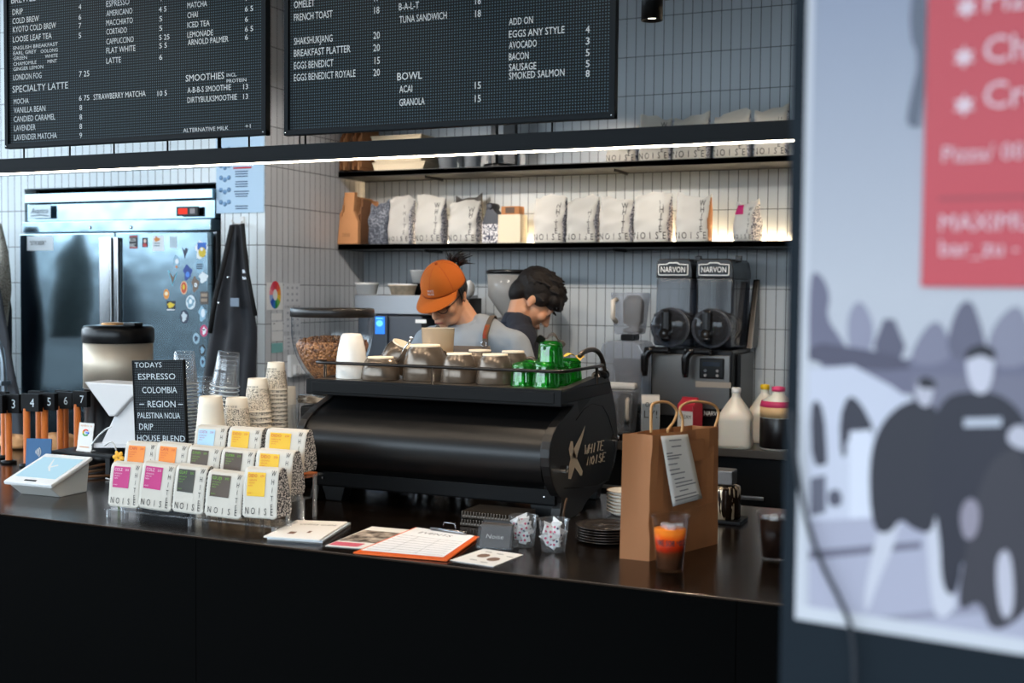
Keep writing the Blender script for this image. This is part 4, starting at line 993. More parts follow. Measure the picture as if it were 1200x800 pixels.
# second grinder with a grey hopper on a stand, behind the two people
gx = (at(565, 318, y=5.2).x + at(613, 318, y=5.2).x) / 2
gr = thing('coffee_grinder', 'coffee grinder with a hazy grey hopper behind the two baristas', 'coffee grinder', (gx, 5.32, QZ))
zt3 = at(590, 316, y=5.3).z - QZ; zf = at(585, 372, y=5.3).z - QZ
b = MB(); b.lathe([(.045, zf), (.12, zt3 - .13), (.125, zt3 - .02), (.122, zt3 - .02), (.117, zt3 - .13), (.042, zf)], 32); b.build('hopper', thin('hazy_hopper', (.8, .8, .8, 1), .3, .1, .35, (.55, .54, .52, 1)), gr)
b = MB(); b.lathe([(0, zt3), (.12, zt3), (.13, zt3 - .006), (.13, zt3 - .02), (0, zt3 - .022)], 32); b.build('hopper_lid', PLASTIC, gr)
b = MB(); b.box((0, 0, zf / 2), (.19, .24, zf), .02); b.build('body', mat('grinder_grey', srgb(88, 86, 84), .4), gr)
b = MB(); b.box((0, -.14, .12), (.08, .06, .04), .01); b.build('spout', PLASTIC, gr)
xq = at(557, 350, y=5.3).x
lids = thing('cup_lid_stack', 'row of stacked white cup lids behind the barista in the cap', 'lids', (xq - .03, 5.18, QZ))
zq = at(557, 335, y=5.18).z - QZ
b = MB(); b.box((0, .02, (zq - .06) / 2), (.16, .14, zq - .06), .004); b.build('holder', PLASTIC, lids)
for k in range(5):
    b = MB(); b.lathe([(0, 0), (.042, 0), (.044, .006), (.036, .012), (.034, .018), (0, .018)], 20, m=TR(-.07 + .03 * k, 0, zq - .015, ry=PI / 2)); b.build('lid', WHITE, lids)

# steel jar of syrup with drips and the box behind it, at the rear edge of the service counter
p = at(851, 613, z=CZ)
th = thing('syrup_jar', 'steel canister streaked with dark syrup right of the paper bag', 'canister', (p.x - .01, p.y + .03, CZ))
dr_m = bpy.data.materials.new('syrup_drips'); dr_m.use_nodes = True
t = NT(dr_m); bb = t.n['Principled BSDF']; bb.inputs['Roughness'].default_value = .2; bb.inputs['Metallic'].default_value = .6
tc = t.new('ShaderNodeTexCoord'); mp = t.new('ShaderNodeMapping'); mp.inputs['Scale'].default_value = (60, 60, 9)
n = t.new('ShaderNodeTexNoise', i_Scale=1., i_Detail=3.); t.link(tc.outputs['Object'], mp.inputs['Vector']); t.link(mp.outputs['Vector'], n.inputs['Vector'])
gt = t.new('ShaderNodeMath', operation='GREATER_THAN'); gt.inputs[1].default_value = .5; t.link(n.outputs['Fac'], gt.inputs[0])
mx = t.new('ShaderNodeMix', data_type='RGBA'); mx.inputs['A'].default_value = srgb(196, 176, 150); mx.inputs['B'].default_value = srgb(40, 28, 20); t.link(gt.outputs[0], mx.inputs['Factor']); t.link(mx.outputs['Result'], bb.inputs['Base Color'])
b = MB(); b.lathe([(0, 0.012), (.045, .012), (.047, .016), (.047, .10), (.044, .112), (.04, .114), (0, .114)], 32); b.build('can', dr_m, th)
b = MB(); b.box((0, 0, .006), (.12, .11, .012), .003); b.build('coaster', BLACK, th)
b = MB(); b.box((-.01, 0, .14), (.075, .07, .045), .004); b.build('pump_head', mat('grey_steel', srgb(120, 118, 116), .35, .8), th)
b = MB(); b.cyl((-.01, 0, .11), (-.01, 0, .125), .02); b.build('neck', PLASTIC, th)
# ------------------------------------------------------------------ espresso machine
MX0, MX1 = -2.19, -1.29
MW = MX1 - MX0
em = thing('espresso_machine', 'wide matte black espresso machine with a rounded rear belly', 'espresso machine', (MX0, 3.30, CZ))
mz = lambda z: z - CZ
my = lambda y: y - 3.30
mblack = mat('machine_black', srgb(9, 9, 10), .36, bump=.03, bscale=900, spec=.4)
mside = mat('machine_side_black', srgb(22, 20, 19), .45, bump=.04, bscale=900, spec=.4)
mtrim = mat('machine_trim_black', srgb(9, 9, 10), .45, bump=.03, bscale=900, spec=.15)
side = [(3.30, 1.353), (3.735, 1.388), (3.80, 1.30), (3.845, 1.20), (3.852, 1.11), (3.80, 1.04), (3.70, 1.005), (3.60, .992), (3.535, .978), (3.49, .95), (3.30, .95), (3.305, .985), (3.325, 1.02), (3.28, 1.045),
        (3.235, 1.09), (3.21, 1.15), (3.215, 1.20), (3.25, 1.24), (3.33, 1.272), (3.41, 1.298), (3.412, 1.306), (3.30, 1.312)]
def rnd(poly, it=2):
    for _ in range(it):
        q = []
        for i, p in enumerate(poly):
            n = poly[(i + 1) % len(poly)]
            q += [(p[0] * .75 + n[0] * .25, p[1] * .75 + n[1] * .25), (p[0] * .25 + n[0] * .75, p[1] * .25 + n[1] * .75)]
        poly = q
    return poly
def side_panel(x, m):
    poly = [(my(y), mz(z)) for y, z in side]
    poly = [poly[0]] + rnd(poly, 1)[1:]
    poly = [(y, max(z, .0005)) for y, z in poly]
    b = MB(); b.prism(poly, .03, TR(x + .03, 0, 0, rz=PI / 2), bev=.003)
    return b.build('side_panel', m, em)
sp_r = side_panel(MW - .03, mside); sp_l = side_panel(0, mside)
# emblem, raised line and bolts of the right side panel
px_ = MX1 - em.location.x
def onside(px, py, off=.0): p = at(px, py, x=MX1 + off); return Vector((p.x - em.location.x, p.y - em.location.y, p.z - em.location.z))
b = MB()
arc = [(675, 492), (684, 480), (695, 473), (706, 475), (713, 488), (718, 505), (721, 525), (718, 548), (713, 562), (700, 569), (685, 571), (661, 572)]
b.tube([onside(x, y, .0005) for x, y in arc], .0016, 6); b.build('raised_line', mside, sp_r)
em_m = mat('emblem_cream', srgb(206, 190, 164), .6)
b = MB()
def strokes(b, pts, rs):
    b.tube([onside(x, y, .0012) for x, y in pts], [r * .0028 for r in rs], 6)
Xd = [[(685.6, 499), (682, 510), (678, 520), (674, 530), (670.5, 545), (667.5, 561)], [(670, 517), (669.5, 526), (671.5, 535), (676, 545), (680.5, 553), (681, 557)]]
def ribbon(b, pts, ws):
    """a brushed stroke lying on the side panel; points and widths measured on the photograph"""
    n = len(pts); L_, R_ = [], []
    for i, p in enumerate(pts):
        q0, q1 = pts[max(i - 1, 0)], pts[min(i + 1, n - 1)]
        dx, dy = q1[0] - q0[0], q1[1] - q0[1]; l = math.hypot(dx, dy) or 1
        nx, ny = -dy / l * ws[i], dx / l * ws[i]
        L_.append(onside(p[0] + nx, p[1] + ny, .0014)); R_.append(onside(p[0] - nx, p[1] - ny, .0014))
    bm = b.bm
    for i in range(n - 1): bm.faces.new([bm.verts.new(q) for q in (L_[i], L_[i + 1], R_[i + 1], R_[i])])
ribbon(b, Xd[0], [.2, 1.3, 2.4, 3.4, 3.6, 1.6]); ribbon(b, Xd[1], [1.2, 3., 3.3, 3.4, 2.6, 1.])
scr = {'W': [[(0, 1), (.2, 0), (.5, .7), (.7, 0), (1, 1)]], 'H': [[(.1, 1), (0, 0)], [(.9, 1), (.8, 0)], [(0, .5), (.9, .55)]], 'I': [[(.5, 1), (.4, 0)]], 'T': [[(0, 1), (1, 1)], [(.5, 1), (.4, 0)]], 'E': [[(.9, 1), (.1, 1), (0, 0), (.9, 0)], [(0, .5), (.7, .5)]],
       'N': [[(0, 0), (.1, 1), (.8, 0), (.9, 1)]], 'O': [[(.5, 1), (.1, .6), (.2, .1), (.6, 0), (.9, .5), (.5, 1)]], 'S': [[(.9, .9), (.3, 1), (.2, .6), (.8, .4), (.7, 0), (0, .1)]]}
def scribble(word, x0, y0, dx, dy, w, h):
    for i, ch in enumerate(word):
        for st in scr[ch]:
            pts = [(x0 + dx * i + u * w + (v - .5) * 1.2, y0 + dy * i - v * h) for u, v in st]
            ribbon(b, pts, [.62] * len(pts))
scribble('WHITE', 685.5, 532, 4.6, -1.2, 4.0, 11); scribble('NOISE', 688.5, 545, 4.4, -1.2, 3.8, 10)
b.build('emblem', em_m, sp_r)
b = MB()
for q in ((657.5, 549), (717.5, 513)):
    p = onside(*q); b.cyl(p, p + Vector((.022, 0, 0)), .011, n=20)
b.build('side_bolt', CHROME, sp_r)
# triangular recess near the top of the panel
b = MB(); tri = [onside(x, y, .0008) for x, y in ((676, 466), (697, 461), (679, 484))]; bm = b.bm; bm.faces.new([bm.verts.new(p) for p in tri]); b.build('recess', BLACK, sp_r)
# belly: one curved sheet between the panels
prof = [(3.415, 1.315), (3.415, 1.296), (3.36, 1.276), (3.29, 1.25), (3.245, 1.22), (3.222, 1.185), (3.216, 1.15), (3.225, 1.11), (3.25, 1.075), (3.30, 1.052), (3.45, 1.05), (3.46, 1.315)]
prof = [(my(y), mz(z)) for y, z in prof]
def spline(pts, k=6):
    out = []; vec = isinstance(pts[0], Vector)
    for i in range(len(pts) - 1):
        p0, p1, p2, p3 = pts[max(i - 1, 0)], pts[i], pts[i + 1], pts[min(i + 2, len(pts) - 1)]
        for j in range(k):
            t = j / k
            out.append(tuple(.5 * (2 * p1[a] + (p2[a] - p0[a]) * t + (2 * p0[a] - 5 * p1[a] + 4 * p2[a] - p3[a]) * t * t + (3 * p1[a] - p0[a] - 3 * p2[a] + p3[a]) * t ** 3) for a in range(len(p1))))
    out.append(tuple(pts[-1]))
    return [Vector(q) for q in out] if vec else out
ps = spline(prof[1:10]) + prof[10:] + prof[:1]
b = MB(); b.grid(lambda u, v: Vector((.03 + (MW - .06) * u, *ps[round(v * (len(ps) - 1))])), 8, len(ps) - 1); b.build('belly', mblack, em)
b = MB()
for x in (.03, MW - .036): b.grid(lambda u, v: Vector((x + .006 * u, ps[round(v * 48)][0] - .002, ps[round(v * 48)][1])), 1, 48)
b.build('belly_seam', mblack, em)
# top tray with lip
b = MB(); b.box((MW / 2, .22, mz(1.335)), (MW + .012, .46, .04), .004); b.build('top_tray', mtrim, em)
b = MB(); b.box((MW / 2, -.008, mz(1.334)), (MW + .016, .012, .052), .004); b.box((MW / 2, -.0085, mz(1.334)), (MW - .03, .016, .036), .003); b.build('tray_lip', mtrim, em)
b = MB(); b.box((MW / 2, .22, mz(1.3565)), (MW - .02, .42, .003)); b.build('tray_surface', mat('tray_steel', srgb(120, 110, 100), .3, .8), em)
TZ = 1.3592
# rail
b = MB(); zr = mz(1.413); rx0, rx1 = -.005, MW + .0
b.tube([(rx0, .10, zr), (rx0, .06, zr), (rx0 + .012, .03, zr), (rx0 + .05, .022, zr), (rx1 - .05, .022, zr), (rx1 - .012, .03, zr), (rx1, .06, zr), (rx1, .37, zr), (rx1 - .01, .41, zr)], .0055, 8)
b.build('cup_rail', mat('rail_black', srgb(34, 30, 28), .3, .5), em)
b = MB()
for x, y in ((rx0 + .006, .09), (rx1 - .002, .33), (MW * .5, .022)): b.cyl((x, y, mz(1.355)), (x, y, zr), .005, n=10)
b.build('rail_post', mat('rail_black', None), em)
# lower base beam, legs, rear bodywork, group side
b = MB(); b.box((MW / 2, .03, mz(1.032)), (MW - .03, .06, .062), .006); b.build('base_beam', mtrim, em)
b = MB()
for x in (.05, MW - .05): b.cyl((x, -.003, mz(1.03)), (x, .004, mz(1.03)), .005, n=12)
b.build('beam_screw', CHROME, em)
b = MB(); b.box((MW / 2, .33, mz(1.19)), (MW - .07, .36, .26), .01); b.build('boiler_body', mblack, em)
b = MB(); b.box((MW / 2, .29, mz(1.03)), (MW - .1, .24, .07), .01); b.build('drip_tray', BLACK, em)
for x in (.05, MW - .09):
    b = MB(); b.prism([(0, 0), (.06, 0), (.075, .055), (-.02, .055)], .05, TR(x, .02, 0), bev=.004); b.build('leg', mblack, em); b = MB(); b.prism([(0, 0), (.05, 0), (.06, .055), (-.01, .055)], .05, TR(x, .44, 0), bev=.004); b.build('leg', mblack, em)
b = MB(); b.tube([Vector((MW - .002, my(y), mz(z))) for y, z in spline([(3.36, 1.018), (3.345, 1.0), (3.335, .975), (3.335, .955)], 4)], .007, 8); b.build('leg_trim', mat('bronze_trim', srgb(112, 92, 76), .35, .7), em)
for k in range(3):
    x = MW * (.2 + .3 * k)
    b = MB(); b.lathe([(0, .10), (.036, .10), (.036, .17), (.028, .18), (0, .18)], 24, c=(x, .60, 0)); b.box((x, .57, .155), (.06, .10, .05), .01); b.build('group_head', CHROME, em)
    b = MB(); b.cyl((x, .62, .085), (x, .62, .11), .035); b.tube([(x, .64, .095), (x, .69, .088), (x, .73, .08)], [.01, .013, .012], 10); b.build('portafilter', PLASTIC, em)
# ribbed hose and tap at the right rear corner of the top
p0 = Vector((MW - .015, .36, mz(1.37)))
b = MB()
hose = spline([onside(x, y, -.02) for x, y in ((709, 437), (707, 425), (703, 415), (697, 410), (690, 410), (683, 413), (679, 417))], 8)
rad = [.0065 + .002 * (i % 2) for i in range(len(hose))]
b.tube(hose, rad, 10); b.build('ribbed_hose', mat('hose_metal', srgb(110, 100, 92), .3, .9), em)
b = MB(); q = onside(703, 440, -.02); b.ball(q, (.028, .03, .018), 12); b.cyl(q - Vector((.0, .04, 0)), q + Vector((0, .05, -.004)), .014); b.ball(q + Vector((.0, .05, 0)), .017, 10); b.build('tap_knob', PLASTIC, em)

# ------------------------------------------------------------------ cups on the machine
ironm = mat('iron_glaze', srgb(104, 92, 80), .24, .4, var=.25, vscale=14)
rawm = mat('raw_clay', srgb(232, 216, 190), .7)
def mug(label, px, py, Y, r, h, handle=None, tilt=(0, 0), rz=0, m=None, z=None, grp='dark glazed cups on the espresso machine'):
    p = at(px, py, y=Y)
    th = thing('mug', label, 'cup', (p.x, Y, TZ if z is None else z), rot=(tilt[0], tilt[1], rz), group=grp)
    b = MB()
    b.lathe([(r, 0), (r + .002, .002), (r * 1.0, h * .25), (r * .97, h * .5), (r * .89, h * .72), (r * .79, h * .87), (r * .67, h * .95), (r * .665, h), (r * .56, h), (r * .55, h * .965), (0, h * .96)], 36)
    b.lathe([(r, 0), (r - .004, .002), (r * .92, h * .5), (r * .62, h * .88), (0, h * .92)], 36); b.build('body', m or ironm, th)
    b = MB(); b.lathe([(r * .685, h * .95), (r * .68, h + .0008), (r * .55, h + .0008), (r * .54, h * .968), (0, h * .968)], 32); b.build('foot_ring', rawm, th)
    if handle is not None:
        a = handle; u = Vector((math.cos(a), math.sin(a), 0))
        b = MB(); b.tube(spline([u * r * .92 + Vector((0, 0, h * .25)), u * (r + .022) + Vector((0, 0, h * .3)), u * (r + .026) + Vector((0, 0, h * .55)), u * (r + .012) + Vector((0, 0, h * .76)), u * r * .78 + Vector((0, 0, h * .76))], 5), .0055, 8); b.build('handle', m or ironm, th)
    return th
wt = thing('tumbler', 'tall white tumbler standing upside down at the left end of the coffee machine', 'tumbler', (at(412, 440, y=3.40).x, 3.40, TZ))
b = MB(); b.lathe([(.052, 0), (.053, .003), (.052, .06), (.046, .10), (.036, .142), (.030, .15), (0, .152)], 36); b.lathe([(.052, 0), (.049, .003), (.04, .12), (0, .14)], 36); b.build('body', mat('white_ceramic', srgb(232, 228, 220), .25, coat=.3), wt)
mug('squat dark glazed cup lying under a tilted cup next to the white tumbler', 446, 447, 3.395, .064, .075, None)
mug('dark glazed cup tipped over onto the cup next to the white tumbler', 462, 437, 3.535, .060, .095, 0.3, (.0, .42), z=TZ + .027)
mug('largest dark glazed cup with its handle up, third from the white tumbler', 498, 450, 3.44, .074, .118, 1.2)
mug('dark glazed cup in front of the beige pitcher, upside down', 538, 452, 3.42, .060, .095, 2.2)
mug('dark glazed cup in front of the apron, between two other front cups', 580, 454, 3.42, .060, .096, 2.6)
mug('rear dark glazed cup peeking out behind the two small front cups', 562, 447, 3.56, .055, .100, 2.0)
mug('rear dark glazed cup with its handle towards the green glasses', 601, 450, 3.585, .055, .098, 0.2)
mug('smallest dark glazed cup squeezed between the front cups and green glasses', 617, 458, 3.68, .045, .06, None)
ss = thing('spoon', 'thin metal spoon sticking up out of the tipped dark cup', 'spoon', (0, 0, 0))
b = MB(); Y = 3.47
b.tube([at(466, 424, y=Y), at(474, 408, y=Y), at(481, 398, y=Y)], [.0025, .003, .004], 8); b.ball(at(482.5, 395.5, y=Y), (.009, .004, .006), 8); b.build('handle', CHROME, ss)
q = at(466, 424, y=Y); ss.location = q
for c in ss.children: c.location = -q
# beige pitcher
pc = thing('beige_pitcher', 'beige glass pitcher standing behind the dark cups below the chin', 'pitcher', (at(513, 440, y=3.62).x, 3.62, TZ))
zt4 = at(514, 384, y=3.62).z - TZ
b = MB(); b.lathe([(0, .003), (.048, .003), (.05, .006), (.058, zt4), (.0595, zt4), (.056, zt4 - .002), (.047, .012), (0, .012)], 32); b.build('glass', thin('frosted_beige', (.94, .88, .78, 1), .2, .12, .4, (.86, .76, .62, 1)), pc)
b = MB(); b.lathe([(0, .014), (.046, .014), (.052, zt4 * .55), (0, zt4 * .55)], 28); b.build('milk', mat('beige_milk', srgb(190, 160, 126), .5), pc)
# green glasses
green = thin('green_glass', (.13, .74, .16, 1), .8, .04, .08, (.02, .45, .05, 1))
gg = mat('green_glass_solid', srgb(20, 150, 40), .08, trans=.8)
def glass(label, px, py, Y, r, h, z=None, m=None):
    th = thing('green_glass', label, 'glass', (at(px, py, y=Y).x, Y, TZ if z is None else z), group='green drinking glasses on the espresso machine')
    b = MB()
    def fn(u, v):
        a = 2 * PI * u; f = 1 + .035 * math.cos(9 * a) * (1 if .08 < v < .75 else 0)
        rr = r * (1 - .16 * v) * (1 if v < .88 else math.sqrt(max(.0, 1 - ((v - .88) / .12) ** 2)) * .45 + .55) * f
        return Vector((rr * math.cos(a), rr * math.sin(a), h * v))
    b.grid(fn, 54, 14, closeu=True); b.lathe([(0, h), (r * .46, h)], 24); b.build('outer_wall', green, th)
    b = MB(); b.lathe([(r * .9, .001), (r * .82, h * .4), (r * .70, h * .85), (0, h * .88)], 28); b.build('inner_wall', green, th)
    b = MB()
    for zq, rq in ((.002, .985), (h * .82, .86)): b.tube([(r * rq * math.cos(a), r * rq * math.sin(a), zq) for a in [2 * PI * k / 40 for k in range(40)]], .0022, 6, closed=True)
    b.build('rim', green, th)
    return th
glass('front left green glass with a dark top beside the last dark cup', 613, 457, 3.40, .040, .075)
glass('front middle green glass with a second green glass stacked on it', 640, 458, 3.385, .043, .08)
glass('green glass stacked on top of the front middle green glass', 645, 450, 3.41, .042, .082, TZ + .062)
glass('front right green glass at the corner of the cup rail', 655, 458, 3.475, .040, .075)
glass('rear green glass behind the stacked green glasses, towards the cups', 622, 452, 3.50, .040, .075)
glass('rear green glass nearest the ribbed hose with a yellow cloth over it', 668, 452, 3.59, .040, .082)
glass('rear green glass hidden partly behind the stacked green glass', 640, 452, 3.60, .040, .076)
p = at(643, 408, y=3.42)
cl = thing('cloth', 'crumpled black and pale cloth lying on the stacked green glass', 'cloth', (p.x, 3.43, TZ + .147))
b = MB(); b.grid(lambda u, v: Vector(((u - .5) * .085, (v - .5) * .06, .012 + .008 * math.sin(9 * u + 4 * v) + .006 * mnoise.noise(Vector((u * 5, v * 5, 2))) - .03 * (abs(u - .5) * 2) ** 3)), 20, 14); b.build('cloth', mat('dark_rag', srgb(36, 32, 32), .8), cl)
p = at(668, 424, y=3.59)
cl = thing('cloth', 'small yellow cloth draped on the green glass near the hose', 'cloth', (p.x, 3.59, TZ + .084))
b = MB(); b.grid(lambda u, v: Vector(((u - .5) * .09, (v - .5) * .06, .008 + .005 * math.sin(11 * u + 5 * v) - .012 * (abs(u - .5) * 2) ** 3)), 20, 12); b.build('cloth', mat('yellow_rag', srgb(206, 170, 60), .8), cl)

# ------------------------------------------------------------------ grinder beside it
gy = 3.62
gc = (at(352, 365, y=gy).x + at(435, 365, y=gy).x) / 2 - .012
g2 = thing('coffee_grinder', 'coffee grinder with a large clear hopper of roasted beans left of the coffee machine', 'coffee grinder', (gc, gy, CZ))
z = lambda py: at(393, py, y=gy).z - CZ
b = MB(); rt = .148; hz = z(371); hb = z(452)
def hprof(t): return rt * (1 - .03 * (1 - t)) if t > .8 else .052 + (rt * .995 - .052) * (1 - (1 - t / .8) ** 2.1) ** .9
b.lathe([(hprof(k / 16), hb + (hz - hb) * k / 16) for k in range(17)], 40); b.build('hopper', thin('clear_hopper', (.93, .94, .95, 1), .3, .04), g2)
b = MB(); b.lathe([(0, z(361)), (rt, z(361)), (rt + .004, z(362.5)), (rt + .004, z(371)), (rt - .004, z(371.5)), (0, z(371))], 40); b.build('hopper_lid', mat('brown_black', srgb(34, 30, 28), .35), g2)
b = MB(); b.lathe([(0, z(462)), (.07, z(462)), (.07, hb + .002), (.05, hb + .004), (0, hb)], 32); b.build('hopper_neck', BLACK, g2)
b = MB(); b.box((.008, .0, z(466)), (.185, .20, z(462) - z(472)), .008); b.build('steel_collar', CHROME, g2)
b = MB(); b.box((.008, 0, z(472) / 2 + .01), (.17, .19, z(472) - .03), .012)
for k in range(12): b.box((.008, -.097, .06 + .02 * k), (.15, .006, .008))
b.build('body', mat('grinder_black', srgb(28, 26, 25), .45), g2)
b = MB(); b.box((.008, 0, .012), (.18, .2, .024), .006); b.build('base', BLACK, g2)
b = MB(); b.box((-.0, -.13, .2), (.07, .07, .03), .008); b.build('spout', BLACK, g2)
# beans: a heap nobody could count
bean = bpy.data.materials.new('roasted_beans'); bean.use_nodes = True
t = NT(bean); bb = t.n['Principled BSDF']; bb.inputs['Roughness'].default_value = .45
tc = t.new('ShaderNodeTexCoord'); v = t.new('ShaderNodeTexVoronoi', i_Scale=105.); t.link(tc.outputs['Object'], v.inputs['Vector'])
cr = t.new('ShaderNodeValToRGB'); cr.color_ramp.elements[0].color = srgb(96, 54, 30); cr.color_ramp.elements[1].color = srgb(196, 134, 84)
sv = t.new('ShaderNodeSeparateColor'); t.link(v.outputs['Color'], sv.inputs[0]); t.link(sv.outputs[0], cr.inputs[0]); t.link(cr.outputs[0], bb.inputs['Base Color'])
bp = t.new('ShaderNodeBump', i_Strength=1., i_Distance=.006, invert=True); t.link(v.outputs['Distance'], bp.inputs['Height']); t.link(bp.outputs['Normal'], bb.inputs['Normal'])
zl = z(402)
b = MB(); ring = [(hprof(k / 16) - .009, hb + (hz - hb) * k / 16 + .009) for k in range(17) if hb + (hz - hb) * k / 16 < zl]
b.lathe([(0, hb + .012)] + ring + [(ring[-1][0] * .95, zl + .006), (.06, zl + .018), (0, zl + .024)], 40)
rb = random.Random(4)
for k in range(500):
    a = rb.uniform(0, 2 * PI); rr_ = math.sqrt(rb.random()) * (ring[-1][0] - .008)
    q = bmesh.new(); bmesh.ops.create_icosphere(q, subdivisions=1, radius=1)
    b._merge(q, TR(rr_ * math.cos(a), rr_ * math.sin(a), zl + .022 - .018 * (rr_ / ring[-1][0]) ** 2 + rb.uniform(-.002, .004), rb.uniform(0, 3), rb.uniform(0, 3), rb.uniform(0, 3), (.0055, .0042, .0034)), 0, True)
bo = b.build('coffee_beans', bean); bo.location = (gc, gy, CZ)
tag(bo, 'roasted brown coffee beans half filling the clear grinder hopper', 'coffee beans', kind='stuff')
# steel milk pitchers seen under the machine
for px, l in ((492, 'left steel milk pitcher seen under the middle of the coffee machine'), (532, 'right steel milk pitcher seen under the coffee machine')):
    p = at(px, 606, y=3.76); xq = p.x
    th = thing('milk_pitcher', l, 'pitcher', (xq, 3.806, CZ))
    b = MB(); b.lathe([(0, 0), (.045, 0), (.047, .004), (.04, .06), (.035, .085), (.038, .1), (.036, .1), (.033, .085), (.038, .06), (.044, .006), (0, .006)], 28); b.build('body', CHROME, th)
    b = MB(); b.tube([(-.036, -.0, .085), (-.062, 0, .08), (-.066, 0, .045), (-.045, 0, .025)], .004, 8); b.build('handle', CHROME, th)
# ------------------------------------------------------------------ tiered stand of retail coffee bags
cream_b = mat('retail_bag_paper', srgb(200, 193, 181), .65, bump=.2, bscale=25)
noise_side = speckle('retail_bag_noise', srgb(206, 202, 196), srgb(30, 32, 40), 230., .485)
def retail_bag(pxl, pxr, py_top, py_bot, Y, label, col, ink, head, rz=0., roll=0.):
    a, c = at(pxl, py_bot, y=Y), at(pxr, py_bot, y=Y)
    w = c.x - a.x; zb = (a.z + c.z) / 2; h = at((pxl + pxr) / 2, py_top, y=Y + .02).z - zb
    th = thing('retail_coffee_bag', label, 'coffee bag', ((a.x + c.x) / 2, Y, zb), rot=(0, roll, rz), group='coffee bags on the tiered counter stand')
    d = .075
    # closed bag: flat front leaning back a little, rolled top, gusseted sides
    prof = [(0, 0), (.006, h * .5), (.014, h * .88), (.022, h * .97), (.032, h), (.044, h * .985), (.05, h * .93), (.066, h * .55), (d, .02), (d - .006, 0)]
    b = MB(); n = len(prof)
    b.prism(prof, w, TR(w / 2, 0, 0, rz=PI / 2), bev=.004)
    for f in b.bm.faces:
        if abs(f.normal.x) > .8: f.material_index = 1
    b.bm.normal_update()
    for f in b.bm.faces: f.material_index = 1 if abs(f.normal.x) > .8 else 0
    b.build('pouch', [cream_b, noise_side], th)
    def yf(z):
        t = max(0, z) / h
        for (y0, z0), (y1, z1) in zip(prof[:5], prof[1:5]):
            if z0 <= z <= z1: return y0 + (y1 - y0) * (z - z0) / max(1e-6, z1 - z0)
        return 0.
    wp = lambda ox, oz: (lambda co: Vector((co.x, yf(oz + co.z) - .0015 + co.y * .2, co.z)))
    # front flap: thin sheet folded over the top with soft corners and a curled lower edge
    fl = MB(); ww = w * 1.02
    def fn(u, v):
        x = (u - .5) * ww; z = h * (1.012 - 1.0 * v) - .004
        lift = .006 * (v ** 3) + .002 * math.sin(6 * u + v * 5)
        e = abs(u - .5) * 2
        z += .008 * max(0, e - .86) / .14 * (1 if v > .92 else 0)
        return Vector((x, yf(max(0, min(h, z))) - .0022 - lift * .4, z))
    fl.grid(fn, 14, 22); fo = fl.build('front_sheet', cream_b, th)
    m_ = fo.modifiers.new('s', 'SOLIDIFY'); m_.thickness = .0008
    def yfs(x, z):
        v = (1.012 - (z + .004) / h); u = x / ww + .5
        return yf(max(0, min(h, z))) - .0022 - (.006 * v ** 3 + .002 * math.sin(6 * u + v * 5)) * .4 - .0014
    g = MB(); lx0, lx1, lz0, lz1 = -w * .40, w * .13, h * .42, h * .90
    g.grid(lambda u, v: Vector((lx0 + (lx1 - lx0) * u, yfs(lx0 + (lx1 - lx0) * u, lz0 + (lz1 - lz0) * v), lz0 + (lz1 - lz0) * v)), 5, 8); lb_ = g.build('label', col, th)
    t = MB()
    def put(tx, x, z, hh, **k): t.text(tx, (x, 0, z), h=hh, warp=lambda co: Vector((co.x, yfs(x + co.x, z + co.z) - .0008 + co.y * .1, co.z)), mid=len(tx) == 1, **k)
    put(head, lx0 + w * .04, lz1 - h * .10, h * .065, w=w * .25); put('250', lx1 - w * .15, lz1 - h * .09, h * .045, w=w * .11)
    for k in range(3): put('COFFEE NOTES', lx0 + w * .04, lz1 - h * (.17 + .055 * k), h * .025, w=w * (.24 - .06 * k))
    put('ROAST', lx0 + w * .04, lz0 + h * .05, h * .025, w=w * .12)
    t.build('lettering', ink, lb_)
    t = MB()
    for i, ch in enumerate('WHITE'): put(ch, w * .36, h * (.84 - .165 * i), h * .105, sx=.72)
    for i, ch in enumerate('NOISE'): put(ch, w * (-.37 + .185 * i), h * .06, h * .135, sx=.72)
    t.build('lettering', INK, th)
    return th
LM, LO, LD, LY, LB = (mat('label_magenta', srgb(186, 22, 112), .55), mat('label_orange', srgb(232, 132, 30), .55), mat('label_brown', srgb(76, 58, 42), .55), mat('label_yellow', srgb(226, 178, 8), .55), mat('label_blue', srgb(168, 204, 226), .55))
IW, IR, IG = mat('ink_white', srgb(230, 200, 215), .6), mat('ink_red', srgb(200, 54, 20), .6), mat('ink_green', srgb(110, 170, 40), .6)
LD2 = mat('label_dark_olive', srgb(50, 46, 34), .55)
front = [(128, 163, 541, 593, 'front row retail bag with a magenta label, furthest left', LM, IW, 'COLZ', 0, 0), (163.5, 200, 541, 596, 'front row retail bag with a magenta label, tilted, second from the left', LM, IW, 'COLZ', .04, .05),
         (203, 238, 544, 600, 'front row retail bag with a dark green and brown label, middle of five', LD2, IG, 'GUAT', .02, .03), (241, 282, 551, 605, 'front row retail bag with a brown label and torn blue corner', LD, IG, 'GUJI', .03, .03),
         (285, 325, 547, 606, 'front row retail bag with a yellow label, furthest right', LY, IR, 'DIDO', -.02, -.03)]
mid = [(145, 181, 517, 566, 'middle row retail bag with an orange label, furthest left', LO, IR, 'CAFE', 0, 0), (181, 217, 518, 568, 'middle row retail bag with an orange label, second from the left', LO, IR, 'CAFE', 0, .02),
       (218, 255, 522, 572, 'middle row retail bag with a brown label above the dark green one', LD, IG, 'GUMAN', 0, .02), (257, 295, 525, 575, 'middle row retail bag with a brown label next to the yellow one', LD, IG, 'GUMAN', 0, .02),
       (298, 341, 526, 580, 'middle row retail bag with a yellow label at the right end', LY, IR, 'DIDO', -.02, 0)]
